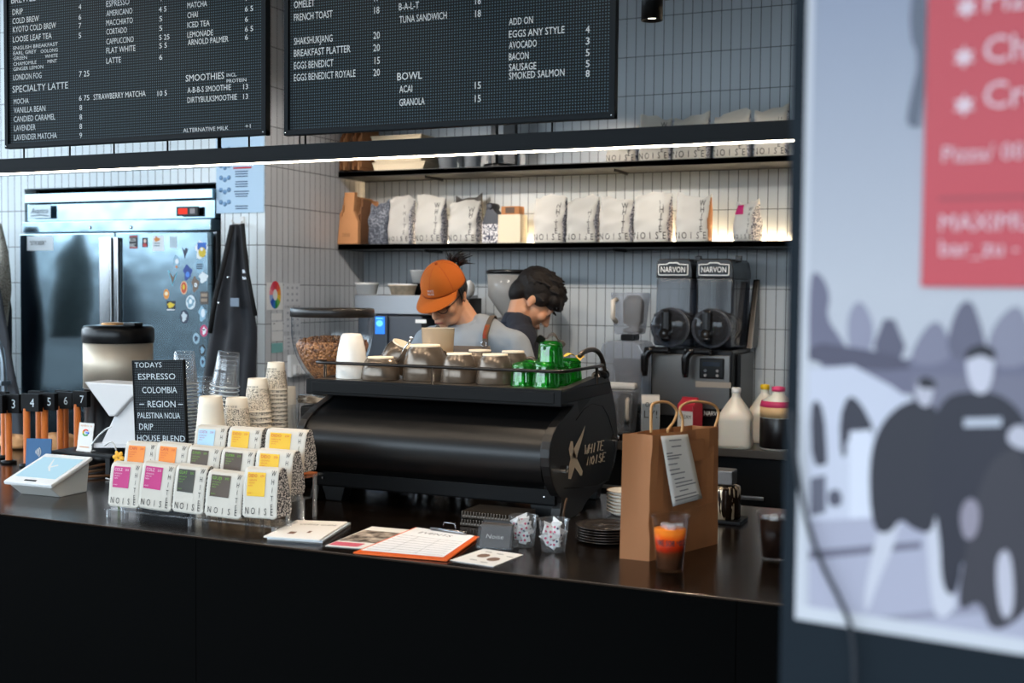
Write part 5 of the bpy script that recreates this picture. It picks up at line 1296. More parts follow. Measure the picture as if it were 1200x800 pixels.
back = [(227, 263, 498, 545, 'back row retail bag with a pale blue label', LB, mat('ink_magenta', srgb(170, 30, 110), .6), 'COSTA', 0, 0), (266, 304, 500, 548, 'back row retail bag with a yellow label, middle of three', LY, IR, 'DIDO', 0, 0),
        (310, 356, 502, 552, 'back row retail bag with a yellow label beside the coffee machine', LY, IR, 'DIDO', 0, 0)]
RY = (2.78, 2.885, 2.99)
for row, Y in ((front, RY[0]), (mid, RY[1]), (back, RY[2])):
    for a, c, t0, b0, l, col, ink, hd, rz, ro in row: retail_bag(a, c, t0, b0, Y, l, col, ink, hd, rz, ro)
st = thing('bag_stand', 'clear acrylic three step stand under the retail coffee bags', 'display stand', (at(225, 600, y=2.85).x, 2.84, CZ))
acr = thin('acrylic', (.94, .95, .96, 1), .4, .03, .03)
acl = thin('acrylic_leg', (.9, .92, .94, 1), 1., .03, .16)
o = st.location
tiers = []
for row, Y, off in ((front, RY[0], .012), (mid, RY[1], .012), (back, RY[2], .012)):
    x0 = at(row[0][0], row[0][3], y=Y).x; x1 = at(row[-1][1], row[-1][3], y=Y).x
    z = min(at(r[0], r[3], y=Y).z for r in row) - .006
    tiers.append((x0, x1, Y, z))
for x0, x1, Y, z in tiers:
    b = MB(); b.box(((x0 + x1) / 2 - o.x, Y + .04 - o.y, z - .0025 - CZ), (x1 - x0 + .02, .10, .005), .001); b.build('step', acr, st)
for x0, x1, Y, z in tiers:
    for x in (x0 + .0, (x0 + x1) / 2, x1 - .01):
        for yy in (Y - .002, Y + .075):
            b = MB(); b.cyl((x - o.x, yy - o.y, 0), (x - o.x, yy - o.y, z - CZ - .005), .0065, n=12); b.build('leg', acl, st)
p = at(358, 556, y=3.07)
b = MB(); b.box((p.x - o.x, p.y - o.y, p.z - CZ), (.05, .06, .012), .002); b.build('price_card', mat('orange_card', srgb(226, 120, 40), .6), st)

# ------------------------------------------------------------------ small letter board with today's coffees
tl, tr_, br_, bl_ = at(155.5, 423, y=3.22), at(214.5, 422, y=3.22), at(223, 519, y=3.22), at(162.5, 519, y=3.22)
ux = (tr_ - tl).normalized(); uz = (tl - bl_).normalized(); uz = (uz - ux * uz.dot(ux)).normalized(); W_ = (tr_ - tl).length; Hh = (tl - bl_).length
lowz = .95 - bl_.z
Hx = Hh + (bl_.z - CZ) / uz.z - .004
base = tl + ux * (W_ / 2) - uz * Hx
sb = thing('letter_sign', 'small black letter board naming todays espresso and drip coffees', 'sign', base)
fm = frame((0, 0, 0), ux, uz); sb.rotation_euler = fm.to_euler()
peg = peg_mat('sign_pegs', srgb(10, 12, 15), srgb(96, 104, 112), .0062, .2)
MB().box((0, .005, Hx / 2), (W_, .01, Hx), .0015).build('panel', peg, sb)
b = MB(); e = .004
for sx in (-1, 1): b.box((sx * (W_ / 2), .004, Hx / 2), (e, .014, Hx + e), .001)
for zz in (0, Hx): b.box((0, .004, zz + (e if zz == 0 else 0) * .5), (W_ + e, .0135, e), .001)
b.build('rim', BLACK, sb)
b = MB()
for tx, xa, xb, zf, hh in (('TODAYS', .04, .58, .92, .062), ('ESPRESSO', .10, .84, .775, .07), ('COLOMBIA', .17, .86, .61, .075), ('REGION', .27, .82, .44, .075), ('PALESTINA NOLIA', .06, .90, .305, .068), ('DRIP', .08, .36, .165, .075), ('HOUSE BLEND', .03, .98, .03, .068)):
    b.text(tx, (-W_ / 2 + W_ * xa, 0, Hx - Hh + Hh * (zf - .0)), h=Hh * hh, w=W_ * (xb - xa))
for xa in (.1, .87): b.box((-W_ / 2 + W_ * (xa + .05), -.0005, Hx - Hh + Hh * .475), (W_ * .09, .001, .003))
b.build('lettering', LET, sb)
b = MB(); b.prism([(0, 0), (.07, 0), (.01, Hx * .7), (.0, Hx * .7)], .012, TR(.006, .0105, 0, rz=PI / 2)); b.build('easel_foot', BLACK, sb)

# ------------------------------------------------------------------ stacks of upside down cups
spk = speckle('cup_speckle', srgb(224, 212, 192), srgb(40, 34, 30), 330., .545)
cup_plain = mat('cup_paper', srgb(232, 222, 204), .65)
def proto_paper_cup(r0, r1, h, nm):
    th = thing('paper_cup', nm, 'paper cup')
    b = MB(); b.lathe([(r1 + .0025, .0025), (r1 + .0035, .001), (r1 + .0025, -.0005), (r1, .003), (r0 + .25 * (r1 - r0), h * .75), (r0, h), (r0 - .002, h), (r0 - .003, h - .006), (0, h - .006)], 32)
    b.build('cup', cup_plain, th)
    b = MB(); b.lathe([(r1 + .0004 - (r1 - r0) * .0 - .0, .006), (r1 + .0006 - (r1 - r0) * .05, .0065), (r1 - (r1 - r0) * .66 + .0008, h * .68), (r1 - (r1 - r0) * .68 + .0002, h * .70)], 32); b.build('printed_band', spk, th)
    t = MB(); zq = h * .73; rq = r1 - (r1 - r0) * .72
    for i, ch in enumerate('WHITE NOISE'):
        a = -PI / 2 - .55 + .11 * i
        t.text(ch, (math.cos(a) * (rq + .0012), math.sin(a) * (rq + .0012), zq), (-math.sin(a), math.cos(a), 0), (0, 0, 1), h=.006)
    t.build('lettering', INK, th)
    return th
def stack(px, ytop, Y, n, step, r0, r1, h, desc, grp, clear=False, tilt=(0, 0), plain=False, base_z=None):
    """inverted cups, the lowest on the counter"""
    p = at(px, ytop, y=Y)
    ztop = p.z
    n = max(1, n)
    z0 = ztop - h - step * (n - 1)
    if clear: first = proto_clear(r0, r1, h, '')
    else: first = proto_paper_cup(r0, r1, h, '')
    if plain:
        for c in list(first.children):
            if c.name.split('.')[0] != 'cup': bpy.data.objects.remove(c)
    ax = Vector((math.sin(tilt[1]), -math.sin(tilt[0]), 1)).normalized()
    top = Vector((p.x, Y, ztop))
    for k in range(n):
        pos = top - ax * (h + step * k)
        lab = desc % (ORD[k] if n > 1 else 'single'); tl_ = any(tilt)
        if k == 0: first.location = pos; first.rotation_euler = (tilt[0], tilt[1], 0); first['label'] = lab; first['group'] = grp; o = first
        else: o = dup(first, pos, label=lab, rot=(tilt[0], tilt[1], 0 if tl_ else .37 * k), skip=('lettering',))
    return z0
clear_cup = thin('clear_cup', (.97, .975, .98, 1), .3, .04, .03, (.86, .89, .92, 1))
def proto_clear(r0, r1, h, nm):
    th = thing('clear_cup', nm, 'plastic cup')
    b = MB(); b.lathe([(r1 + .001, 0), (r1 + .004, .002), (r1 + .004, .005), (r1, .007), (r0 + .3 * (r1 - r0), h * .7), (r0, h - .003), (r0 - .003, h), (0, h)], 28); b.build('cup', clear_cup, th)
    b = MB(); b.tube([((r1 + .003) * math.cos(a), (r1 + .003) * math.sin(a), .003) for a in [2 * PI * k / 28 for k in range(28)]], .0019, 5, closed=True); b.build('rim', thin('cup_rim', (.9, .92, .94, 1), .8, .05, .9, (.85, .88, .9, 1)), th)
    t = MB(); rq = (r0 + r1) / 2 + .0012
    for i, ch in enumerate('WHITE NOISE'):
        a = -PI / 2 - .5 + .1 * i
        t.text(ch, (math.cos(a) * rq, math.sin(a) * rq, h * .42), (-math.sin(a), math.cos(a), 0), (0, 0, 1), h=.009)
    t.build('lettering', INK, th)
    return th
# (stack centre in the photo, top, depth, cups, rise per cup)
zmin = {}
def fit(ytop, px, Y, h, step): return max(1, int((at(px, ytop, y=Y).z - h - CZ - .001) / step) + 1)
def full(px, ytop, Y, step, *a, **k):
    h = a[2]; zt5 = at(px, ytop, y=Y).z
    n = k.pop('n', None) or fit(ytop, px, Y, h, step)
    step = (zt5 - h - CZ - .0015) / max(1, n - 1) if n > 1 else step
    return stack(px, ytop, Y, n, step, *a, **k)
full(323.5, 424, 3.46, .0145, .029, .040, .098, 'speckled white paper cup, %s in the tallest paper stack', 'paper cups in the tallest stack')
full(302, 443, 3.36, .0185, .033, .046, .115, 'speckled paper cup, %s in the wide stack beside the tallest', 'paper cups in the wide stack')
full(277.5, 465.5, 3.25, .024, .035, .047, .115, 'speckled white paper cup, %s in the short right hand stack', 'paper cups in the short speckled stack')
full(247, 464, 3.15, .026, .037, .049, .12, 'plain white paper cup, %s in the stack beside the letter sign', 'paper cups in the plain stack', plain=True)
full(216, 411, 3.40, .0125, .036, .047, .12, 'clear plastic cup, %s in the stack behind the letter sign', 'clear cups behind the sign', clear=True)
full(239, 441, 3.53, .016, .034, .045, .11, 'clear plastic cup, %s in the shortest clear stack', 'clear cups in the shortest stack', clear=True)
stack(268, 412, 3.41, 10, .015, .038, .049, .125, 'clear plastic cup, %s in the stack leaning towards the apron', 'clear cups in the leaning stack', clear=True, tilt=(0, .14))
p = at(262, 500, y=3.40)
th = thing('cup_holder', 'clear sleeve holding up the leaning stack of clear cups', 'cup holder', (at(257, 500, y=3.41).x, 3.41, CZ)); b = MB(); b.lathe([(.0, 0), (.058, 0), (.062, .004), (.05, at(262, 478, y=3.4).z - CZ - .08), (.047, at(262, 478, y=3.4).z - CZ - .08)], 28); b.build('sleeve', clear_cup, th)
# wrapped cups near the wall
p = at(340, 500, y=3.57)
th = thing('wrapped_cups', 'plastic wrapped stack of white cups left of the bean grinder', 'cups', (p.x - .006, 3.57, CZ))
zt6 = at(342, 453, y=3.57).z - CZ
b = MB(); b.lathe([(.032, 0), (.028, zt6 * .75), (.024, zt6), (0, zt6)], 24); b.build('cup', CREAM, th)
b = MB(); b.grid(lambda u, v: Vector(((.036 + .006 * math.sin(7 * u * 2 * PI + 9 * v) * (v < .9)) * math.cos(2 * PI * u), (.036 + .006 * math.sin(5 * u * 2 * PI + 5 * v)) * math.sin(2 * PI * u), v * zt6 * .82)), 40, 14, closeu=True); b.build('wrapper', thin('wrapper_film', (.95, .95, .95, 1), .5, .12, .25), th)

# ------------------------------------------------------------------ left end of the counter
# payment terminal
pt_ = at(31, 569, z=CZ + .042)
tm = thing('payment_terminal', 'white wedge shaped payment terminal with a pale blue screen', 'payment terminal', (pt_.x, pt_.y + .165 * .66, CZ), .04)
tw_, td = .205, .165
fx = 0
prof = [(-td * .32, 0), (td * .48, 0), (td * .56, .135), (td * .53, .145), (-td * .66, .048), (-td * .66, .036)]
b = MB(); b.prism([(-td * .30, 0), (td * .46, 0), (td * .54, .100), (-td * .60, .038)], tw_ * .84, TR(tw_ * .42, 0, 0, rz=PI / 2), bev=.004); b.build('stand', mat('terminal_grey_white', srgb(206, 204, 198), .35), tm)
ang = math.atan2(.117 - .048, td * 1.19)
sm = TR(0, -td * .66, .044, rx=ang); sl_ = math.hypot(.069, td * 1.19)
b = MB(); b.box((0, sl_ / 2, .002), (tw_, sl_, .013), .004, m=sm); b.build('tablet', WHITE, tm)
sc_m = glow('pale_screen', srgb(176, 214, 232), 1.15)
b = MB(); b.box((0, sl_ * .53, .0088), (tw_ * .84, sl_ * .68, .0012), m=sm); scn = b.build('screen', sc_m, tm)
b = MB(); b.tube([sm @ Vector((.02, sl_ * .42, .0098)), sm @ Vector((-.004, sl_ * .55, .0098)), sm @ Vector((-.03, sl_ * .80, .0098))], [.003, .004, .002], 6); b.tube([sm @ Vector((.022, sl_ * .62, .0098)), sm @ Vector((-.004, sl_ * .52, .0098))], .003, 6); b.build('screen_figure', glow('screen_white', srgb(236, 246, 250), .95), scn)
b = MB(); b.box((0, sl_ * .085, .0092), (.05, .008, .001), m=sm); b.build('card_slot', BLACK, tm)
# contactless sign
a, c = at(29, 540, z=CZ + .03), at(60, 540, z=CZ + .03)
cs = thing('contactless_sign', 'small blue card with a white contactless symbol behind the payment terminal', 'sign', ((at(44, 545, y=3.30).x), 3.30, CZ), .35, rot=(-.1, 0, .35))
w = .098; zt7 = at(44, 514, y=3.30).z - CZ
b = MB(); b.box((0, .003, zt7 / 2), (w, .006, zt7), .001); b.build('card', mat('card_blue', srgb(38, 92, 140), .5), cs)
b = MB()
for k in range(4):
    r = .007 + .006 * k
    b.tube([(-.016 + r * math.cos(q), -.001, zt7 * .62 + r * math.sin(q)) for q in [-.75 + 1.5 * j / 10 for j in range(11)]], .0014, 6)
b.build('symbol', PAPER, cs)
b = MB(); b.box((0, .02, .004), (w, .05, .008), .001); b.build('foot', BLACK, cs)
# black riser with the review card on it
ra, rb_ = at(82, 524, y=3.46), at(152, 524, y=3.46)
rs = thing('riser', 'low black riser table holding the white card and register stand', 'riser', ((ra.x + rb_.x) / 2, 3.43, CZ))
zr_ = ra.z - CZ
b = MB(); b.box((0, 0, zr_ - .006), (rb_.x - ra.x, .14, .012), .003); b.build('top', BLACK, rs)
for sx in (-1, 1):
    for sy in (-1, 1):
        b = MB(); b.box((sx * ((rb_.x - ra.x) / 2 - .02), sy * .055, (zr_ - .012) / 2), (.022, .022, zr_ - .013), .002); b.build('leg', BLACK, rs)
qc = thing('review_card', 'upright white card with a colourful round emblem on the black riser', 'card', (at(97, 520, y=3.39).x, 3.395, CZ + zr_), rot=(-.12, .05, .2))
w = .062; h7 = (at(105, 488, y=3.4).z - at(99, 521, y=3.4).z)
b = MB(); b.box((0, .002, h7 / 2), (w, .004, h7), .001); b.build('card', PAPER, qc)
b = MB(); gcol = [(66, 133, 244), (234, 67, 53), (251, 188, 5), (52, 168, 83)]
for k, (q0, q1) in enumerate(((-.35, .12), (.75, 2.6), (2.6, 3.5), (3.5, 5.6))):
    b.tube([(.011 * math.cos(q), -.001, h7 * .66 + .011 * math.sin(q)) for q in [q0 + (q1 - q0) * j / 8 for j in range(9)]], .0028, 6, mi=k)
b.box((.006, -.001, h7 * .66), (.012, .003, .005), mi=0)
b.build('emblem', [mat('emblem_%d' % i, srgb(*c_), .5) for i, c_ in enumerate(gcol)], qc)
b = MB(); b.text('REVIEW US', (-.024, 0, h7 * .87), h=.006, w=.048); b.box((0, -.0005, h7 * .16), (.04, .001, .003)); b.build('print', mat('orange_print', srgb(216, 140, 60), .7), qc)
b = MB(); b.box((0, .018, .003), (w, .045, .006), .001); b.build('foot', PAPER, qc)
# white register stand seen from behind
Yp = 3.43
def pz(px, py, Y=Yp): return at(px, py, y=Y)
rg = thing('register_stand', 'white tablet register on an angled stand, seen from its side', 'register', (pz(135, 525).x, Yp, CZ + zr_))
o = Vector(rg.location)
def loc2(px, py): p = pz(px, py); return (p.x - o.x, p.z - o.z)
poly = [loc2(*q) for q in ((103, 447), (161, 450), (165, 458), (138, 487), (132, 487))]
b = MB(); b.prism(poly, .13, TR(0, -.02, 0), bev=.006); b.build('tablet_case', mat('register_white', srgb(206, 204, 204), .45), rg)
poly = [loc2(*q) for q in ((142, 470), (166, 462), (170, 521), (118, 521), (120, 516))]
b = MB(); b.prism([(x, max(.004, z)) for x, z in poly], .09, TR(0, .0, 0), bev=.006); b.build('stand_leg', mat('register_white', None), rg)
poly = [loc2(*q) for q in ((112, 519), (172, 519), (172, 524), (112, 524))]
b = MB(); b.prism([(x, max(.0, z)) for x, z in poly], .11, TR(0, -.01, 0)); b.build('foot', mat('register_white', None), rg)
b = MB(); b.box((-.005, .166, .18), (.15, .008, .12), .002, m=TR(ry=.0)); b.build('screen', mat('dark_glass', srgb(16, 18, 24), .1), rg) if False else b.bm.free()
# airpot
ax0, ax1 = at(103, 410, y=3.70).x, at(167, 410, y=3.70).x
ar = (ax1 - ax0) / 2 - .004
ap_ = thing('airpot', 'tall brushed steel coffee urn with a black lid', 'coffee urn', ((ax0 + ax1) / 2, 3.72, CZ))
z = lambda py: at(135, py, y=3.66).z - CZ
b = MB(); b.lathe([(0, z(455)), (ar * .985, z(455)), (ar * .985, z(402)), (0, z(402))], 40); b.build('body', mat('warm_brushed_steel', (.52, .45, .36, 1), .55, .75, aniso=.3), ap_); b = MB(); b.lathe([(0, 0), (ar * 1.01, 0), (ar * 1.01, .03), (ar * .97, .04), (ar * .97, z(456)), (ar, z(455)), (0, z(455))], 40); b.build('base', PLASTIC, ap_)
b = MB(); b.lathe([(ar, z(402)), (ar + .003, z(400)), (ar + .003, z(386)), (ar - .006, z(382)), (ar * .6, z(381)), (0, z(381))], 40); b.box((ar * .75, -.03, z(381) + .004), (.06, .05, .016), .005); b.build('lid', PLASTIC, ap_)
b = MB(); b.lathe([(0, z(381)), (ar * .4, z(381)), (ar * .36, z(378.5)), (0, z(377.5))], 28, c=(.0, -.02, 0)); b.build('lid_button', mat('copper', srgb(196, 146, 96), .35, .6), ap_)
# numbered table stands
def table_number(px, py_top, py_bot, w_px, num, Y, label, side=0):
    x0, x1 = at(px, py_top, y=Y).x, at(px + w_px, py_top, y=Y).x; zt8, zb8 = at(px, py_top, y=Y).z, at(px, py_bot, y=Y).z
    th = thing('table_number', label, 'table number', ((x0 + x1) / 2, Y, CZ), group='numbered table markers')
    sx = -(x1 - x0) * (.30 if not side else -.2)
    b = MB(); b.box((0, 0, (zt8 + zb8) / 2 - CZ), (x1 - x0, .022, zt8 - zb8), .002); b.build('plate', mat('plate_black', srgb(8, 8, 9), .55, spec=.15), th)
    b = MB(); b.cyl((sx, 0, .012), (sx, 0, zb8 - CZ + .01), .013, n=16); b.build('stick', WOOD, th)
    b = MB(); b.lathe([(0, 0), (.03, 0), (.03, .01), (.014, .014), (0, .014)], 20, c=(sx, 0, 0)); b.build('base', BLACK, th)
    if num:
        b = MB(); hn = (zt8 - zb8) * .46; b.text(num, ((x1 - x0) * .02, -.0112, (zt8 + zb8) / 2 - CZ - hn / 2), h=hn, depth=.0006); b.build('numeral', LET, th)
    return th
for px, yt, yb_, w_, num, Y in ((-14, 461.5, 483, 19, '2', 3.42), (6, 461, 483, 18.5, '3', 3.45), (27, 460.5, 481, 20.5, '4', 3.42), (48.5, 459.5, 479.5, 17.5, '5', 3.45), (66.5, 458.5, 478, 20, '6', 3.60), (87, 457.5, 476, 17, '7', 3.54)):
    table_number(px, yt, yb_, w_, num, Y, 'black plate numbered %s on an orange wooden stick' % {'2': 'two, cut off at the left edge', '3': 'three', '4': 'four', '5': 'five', '6': 'six', '7': 'seven'}[num])
for px, Y, l in ((-6, 3.55, 'behind the plate numbered three'), (35, 3.55, 'between the plates four and five'), (66, 3.66, 'behind the plate numbered six')):
    table_number(px, 457.5 - (px - 26) * .02, 474, 15, '', Y, 'rear black plate on an orange stick showing ' + l, 1)
# paper parcels behind the sticks, twigs, cable and a small toy
for px, py, s_, l in ((17, 530, .08, 'crumpled tan paper parcel behind the blue contactless sign'), (68, 522, .105, 'larger tan paper parcel behind the table number sticks'), (-12, 540, .05, 'orange tan parcel at the left edge of the counter')):
    y_ = 3.77
    th = thing('paper_parcel', l, 'parcel', (at(px, py, y=y_).x, y_, CZ))
    b = MB(); sd = px
    def fn(u, v):
        a = 2 * PI * u; f = max(.0, 1 - abs(v * 2 - 1) ** 4) ** .5
        q = Vector((math.cos(a) * s_ * f * (1 + .1 * mnoise.noise(Vector((u * 5, v * 5, sd)))), math.sin(a) * s_ * .5 * f, s_ * .8 * v)); return q + Vector((0, 0, .03 * s_ * math.sin(8 * a) * v))
    b.grid(fn, 36, 14, closeu=True); b.build('wrapping', mat('tan_parcel', srgb(196, 142, 90), .7, bump=.5, bscale=30, var=.15, vscale=20), th)
for k, (x0, y0, x1, y1) in enumerate(((97, 554, 135, 549), (92, 560, 132, 557), (100, 549, 128, 543))):
    a, c = at(x0, y0, z=CZ + .006), at(x1, y1, z=CZ + .006)
    th = thing('wooden_stirrer', 'thin brown twig like stirrer on the counter, %s of three' % ['middle', 'nearest', 'furthest'][k], 'stirrer', a); b = MB(); b.tube([(0, 0, 0), (c - a) * .5 + Vector((0, 0, .002)), c - a], .0055, 6); b.build('stick', mat('twig', srgb(120, 84, 58), .7), th)
th = thing('cable', 'white and grey cables curling over the black riser edge', 'cable', (0, 0, 0)); b = MB(); b.tube(spline([at(107, 521, y=3.345), at(116, 510, y=3.34), at(124, 503, y=3.34), at(130, 500, y=3.345)], 8), .003, 6); b.build('white_cable', WHITE, th); b = MB(); b.tube(spline([at(122, 522, y=3.34), at(131, 518, y=3.33), at(137, 530, y=3.32), at(138, 545, y=3.315), Vector((at(134, 560, y=3.31).x, 3.31, CZ + .008)), Vector((at(124, 560, y=3.31).x, 3.31, CZ + .006))], 8), .0032, 6); b.build('grey_cable', mat('grey_cable', srgb(190, 188, 184), .5), th)
p = at(112, 541, z=CZ); th = thing('bead_string', 'small pile of blue grey beads in front of the riser', 'beads', (p.x, p.y, CZ)); b = MB(); rr = random.Random(8)
for k in range(14): b.ball((rr.uniform(-.035, .035), rr.uniform(-.015, .015), .009 + .008 * (k % 2)), .009, 8)
b.build('beads', mat('bead_blue', srgb(70, 88, 110), .3), th); th['kind'] = 'stuff'
p = at(134, 541, y=2.98); th = thing('paper_flower', 'small yellow and orange paper flower beside the leftmost retail bag', 'ornament', (p.x - .0, 3.0, CZ)); b = MB(); b.cyl((0, 0, 0), (0, 0, p.z - CZ), .003, n=8); b.build('stem', mat('leaf_green', srgb(80, 120, 50), .6), th); b = MB()
for k in range(6): b.ball((.014 * math.cos(k), 0, p.z - CZ + .014 * math.sin(k) + .01), (.012, .004, .008), 8, rot=Euler((0, -k, 0)).to_matrix())
b.build('petals', mat('petal_orange', srgb(236, 170, 40), .6), th)

# ------------------------------------------------------------------ papers and small things along the counter edge
def sheet(name, pts, label, cat, m, z0, t=.0012, loc=True):
    """a flat sheet on the counter: pts are its four corners in the photo"""
    P_ = [at(x, y, z=CZ + z0) for x, y in pts]; c = sum(P_, Vector()) / 4
    th = thing(name, label, cat, (c.x, c.y, CZ + z0))
    b = MB(); bm = b.bm
    lo = [bm.verts.new((p.x - c.x, p.y - c.y, 0)) for p in P_]; hi = [bm.verts.new((p.x - c.x, p.y - c.y, t)) for p in P_]
    bm.faces.new(lo[::-1]); bm.faces.new(hi)
    for k in range(4): bm.faces.new((lo[k], lo[(k + 1) % 4], hi[(k + 1) % 4], hi[k]))
    bmesh.ops.recalc_face_normals(bm, faces=bm.faces)
    b.build('sheet', m, th)
    th['_'] = 0; del th['_']
    return th, [p - c for p in P_], t
def bil(P_, u, v, z): p = P_[0].lerp(P_[1], u).lerp(P_[3].lerp(P_[2], u), v); return Vector((p.x, p.y, z))
def quad(b, P_, u0, u1, v0, v1, z, mi=0):
    f = b.bm.faces.new([b.bm.verts.new(bil(P_, u, v, z)) for u, v in ((u0, v0), (u1, v0), (u1, v1), (u0, v1))]); f.material_index = mi
pts = [(313, 631.5), (378, 636), (411, 614.5), (352, 612.5)]
for k in range(3):
    s_ = [(x - 2 * k + (2 if k == 1 else 0), y - 1.0 * k) for x, y in pts]
    th, P_, t = sheet('booklet', s_, 'white printed booklet at the counter edge, %s of three in its pile' % ['lowest', 'middle', 'topmost'][k], 'booklet', [PAPER, mat('blue_white_paper', srgb(190, 204, 216), .7), PAPER][k], .0006 + .0042 * k, .0038)
b = MB(); a0, a1 = bil(P_, .22, .72, t + .0004), bil(P_, .92, .72, t + .0004); ud = (a1 - a0).normalized(); vd = (P_[3] - P_[0]).normalized()
b.text('COFFEE GUIDE', a0, ud, vd, h=.018, w=(a1 - a0).length, depth=0.0); b.build('lettering', mat('grey_print', srgb(92, 94, 96), .7), th)
b = MB(); quad(b, P_, .3, .42, .2, .32, t + .0006); quad(b, P_, .6, .66, .3, .4, t + .0006); b.build('picture', mat('small_picture', srgb(120, 92, 76), .7), th)
th, P_, t = sheet('flyer', [(381, 639.5), (440, 644), (500, 622.5), (436, 617)], 'colour photo flyer under the orange clipboard', 'flyer', PAPER, .0006)
ph = bpy.data.materials.new('flyer_photo'); ph.use_nodes = True; tt = NT(ph); bb = tt.n['Principled BSDF']; tc = tt.new('ShaderNodeTexCoord'); n = tt.new('ShaderNodeTexNoise', i_Scale=26., i_Detail=4.); tt.link(tc.outputs['Object'], n.inputs['Vector']); cr = tt.new('ShaderNodeValToRGB'); cr.color_ramp.elements[0].position = .38; cr.color_ramp.elements[0].color = srgb(54, 42, 36); cr.color_ramp.elements[1].position = .66; cr.color_ramp.elements[1].color = srgb(210, 196, 180); tt.link(n.outputs['Fac'], cr.inputs[0]); tt.link(cr.outputs[0], bb.inputs['Base Color'])
b = MB(); quad(b, P_, .02, .98, .25, .8, t + .0004); b.build('photo', ph, th)
b = MB(); quad(b, P_, .02, .6, .04, .2, t + .0005); b.build('pink_strip', mat('pink_strip', srgb(206, 90, 110), .7), th)
th, P_, t = sheet('clipboard', [(414, 648.5), (524, 657.5), (562, 630), (487, 619)], 'bright orange clipboard with a signup sheet near the counter edge', 'clipboard', mat('clipboard_orange', srgb(232, 98, 28), .45), .002, .004)
b = MB(); quad(b, P_, .03, .93, .07, .99, t + .001); pp = b.build('signup_sheet', mat('bright_paper', srgb(236, 238, 242), .7), th)
b = MB(); a0 = bil(P_, .2, .80, t + .0016); a1 = bil(P_, .66, .80, t + .0016); ud = (a1 - a0).normalized(); b.text('EVENTS', a0, ud, (P_[3] - P_[0]).normalized(), h=.022, w=(a1 - a0).length, depth=0.)
for v in (.12, .2, .28, .36, .44, .52, .6, .68): quad(b, P_, .06, .9, v, v + .006, t + .0014)
for u in (.3, .6): quad(b, P_, u, u + .004, .12, .68, t + .0014)
b.build('print', mat('form_print', srgb(104, 110, 120), .7), pp)
b = MB(); a0, a1 = bil(P_, .28, .965, t + .006), bil(P_, .82, .965, t + .006); b.tube([a0, a1], .006, 8); d_ = (P_[3] - P_[0]).normalized(); b.tube([a0.lerp(a1, .3) + d_ * .005, a0.lerp(a1, .35) + d_ * .005 + Vector((0, 0, .022)), a0.lerp(a1, .65) + d_ * .005 + Vector((0, 0, .022)), a0.lerp(a1, .7) + d_ * .005], .0022, 6); b.build('clip', mat('dark_chrome', (.25, .25, .26, 1), .2, 1.), th)
th, P_, t = sheet('flyer', [(527, 656.5), (578, 664), (613, 650), (567, 643)], 'white flyer with two small round photos beside the card holder', 'flyer', PAPER, .0006)
b = MB()
for u, v in ((.36, .55), (.7, .42)):
    c = bil(P_, u, v, t + .0005); f = b.bm.faces.new([b.bm.verts.new(c + Vector((.017 * math.cos(a), .022 * math.sin(a), 0))) for a in [2 * PI * k / 20 for k in range(20)]])
b.build('photo', mat('small_picture', None), th)
b = MB()
for u, v in ((.2, .8), (.5, .78), (.8, .7), (.3, .2), (.6, .14)): quad(b, P_, u, u + .16, v, v + .03, t + .0005)
b.build('print', mat('grey_print', None), th)
# business card holder
p = at(577, 645, z=CZ)
ch = thing('card_holder', 'clear holder with dark business cards in front of the candy cups', 'card holder', (p.x, p.y + .02, CZ), .12)
b = MB(); b.box((0, .02, .004), (.1, .06, .006), .002); b.prism([(-.022, .004), (-.018, .004), (.006, .062), (.002, .062)], .1, TR(.05, 0, 0, rz=PI / 2)); b.prism([(.02, .004), (.024, .004), (.048, .07), (.044, .07)], .1, TR(.05, 0, 0, rz=PI / 2)); b.build('holder', acr, ch)
b = MB(); b.prism([(-.012, .006), (.014, .006), (.036, .066), (.012, .066)], .086, TR(.043, 0, 0, rz=PI / 2), bev=.001); cb_ = b.build('cards', mat('card_dark', srgb(64, 58, 54), .5), ch)
b = MB(); b.text('Noise', (-.026, -.0055, .03), (1, 0, 0), (0, .4, 1), h=.012, w=.05, shear=.2, depth=.001); b.build('lettering', mat('card_print', srgb(190, 184, 176), .6), cb_)
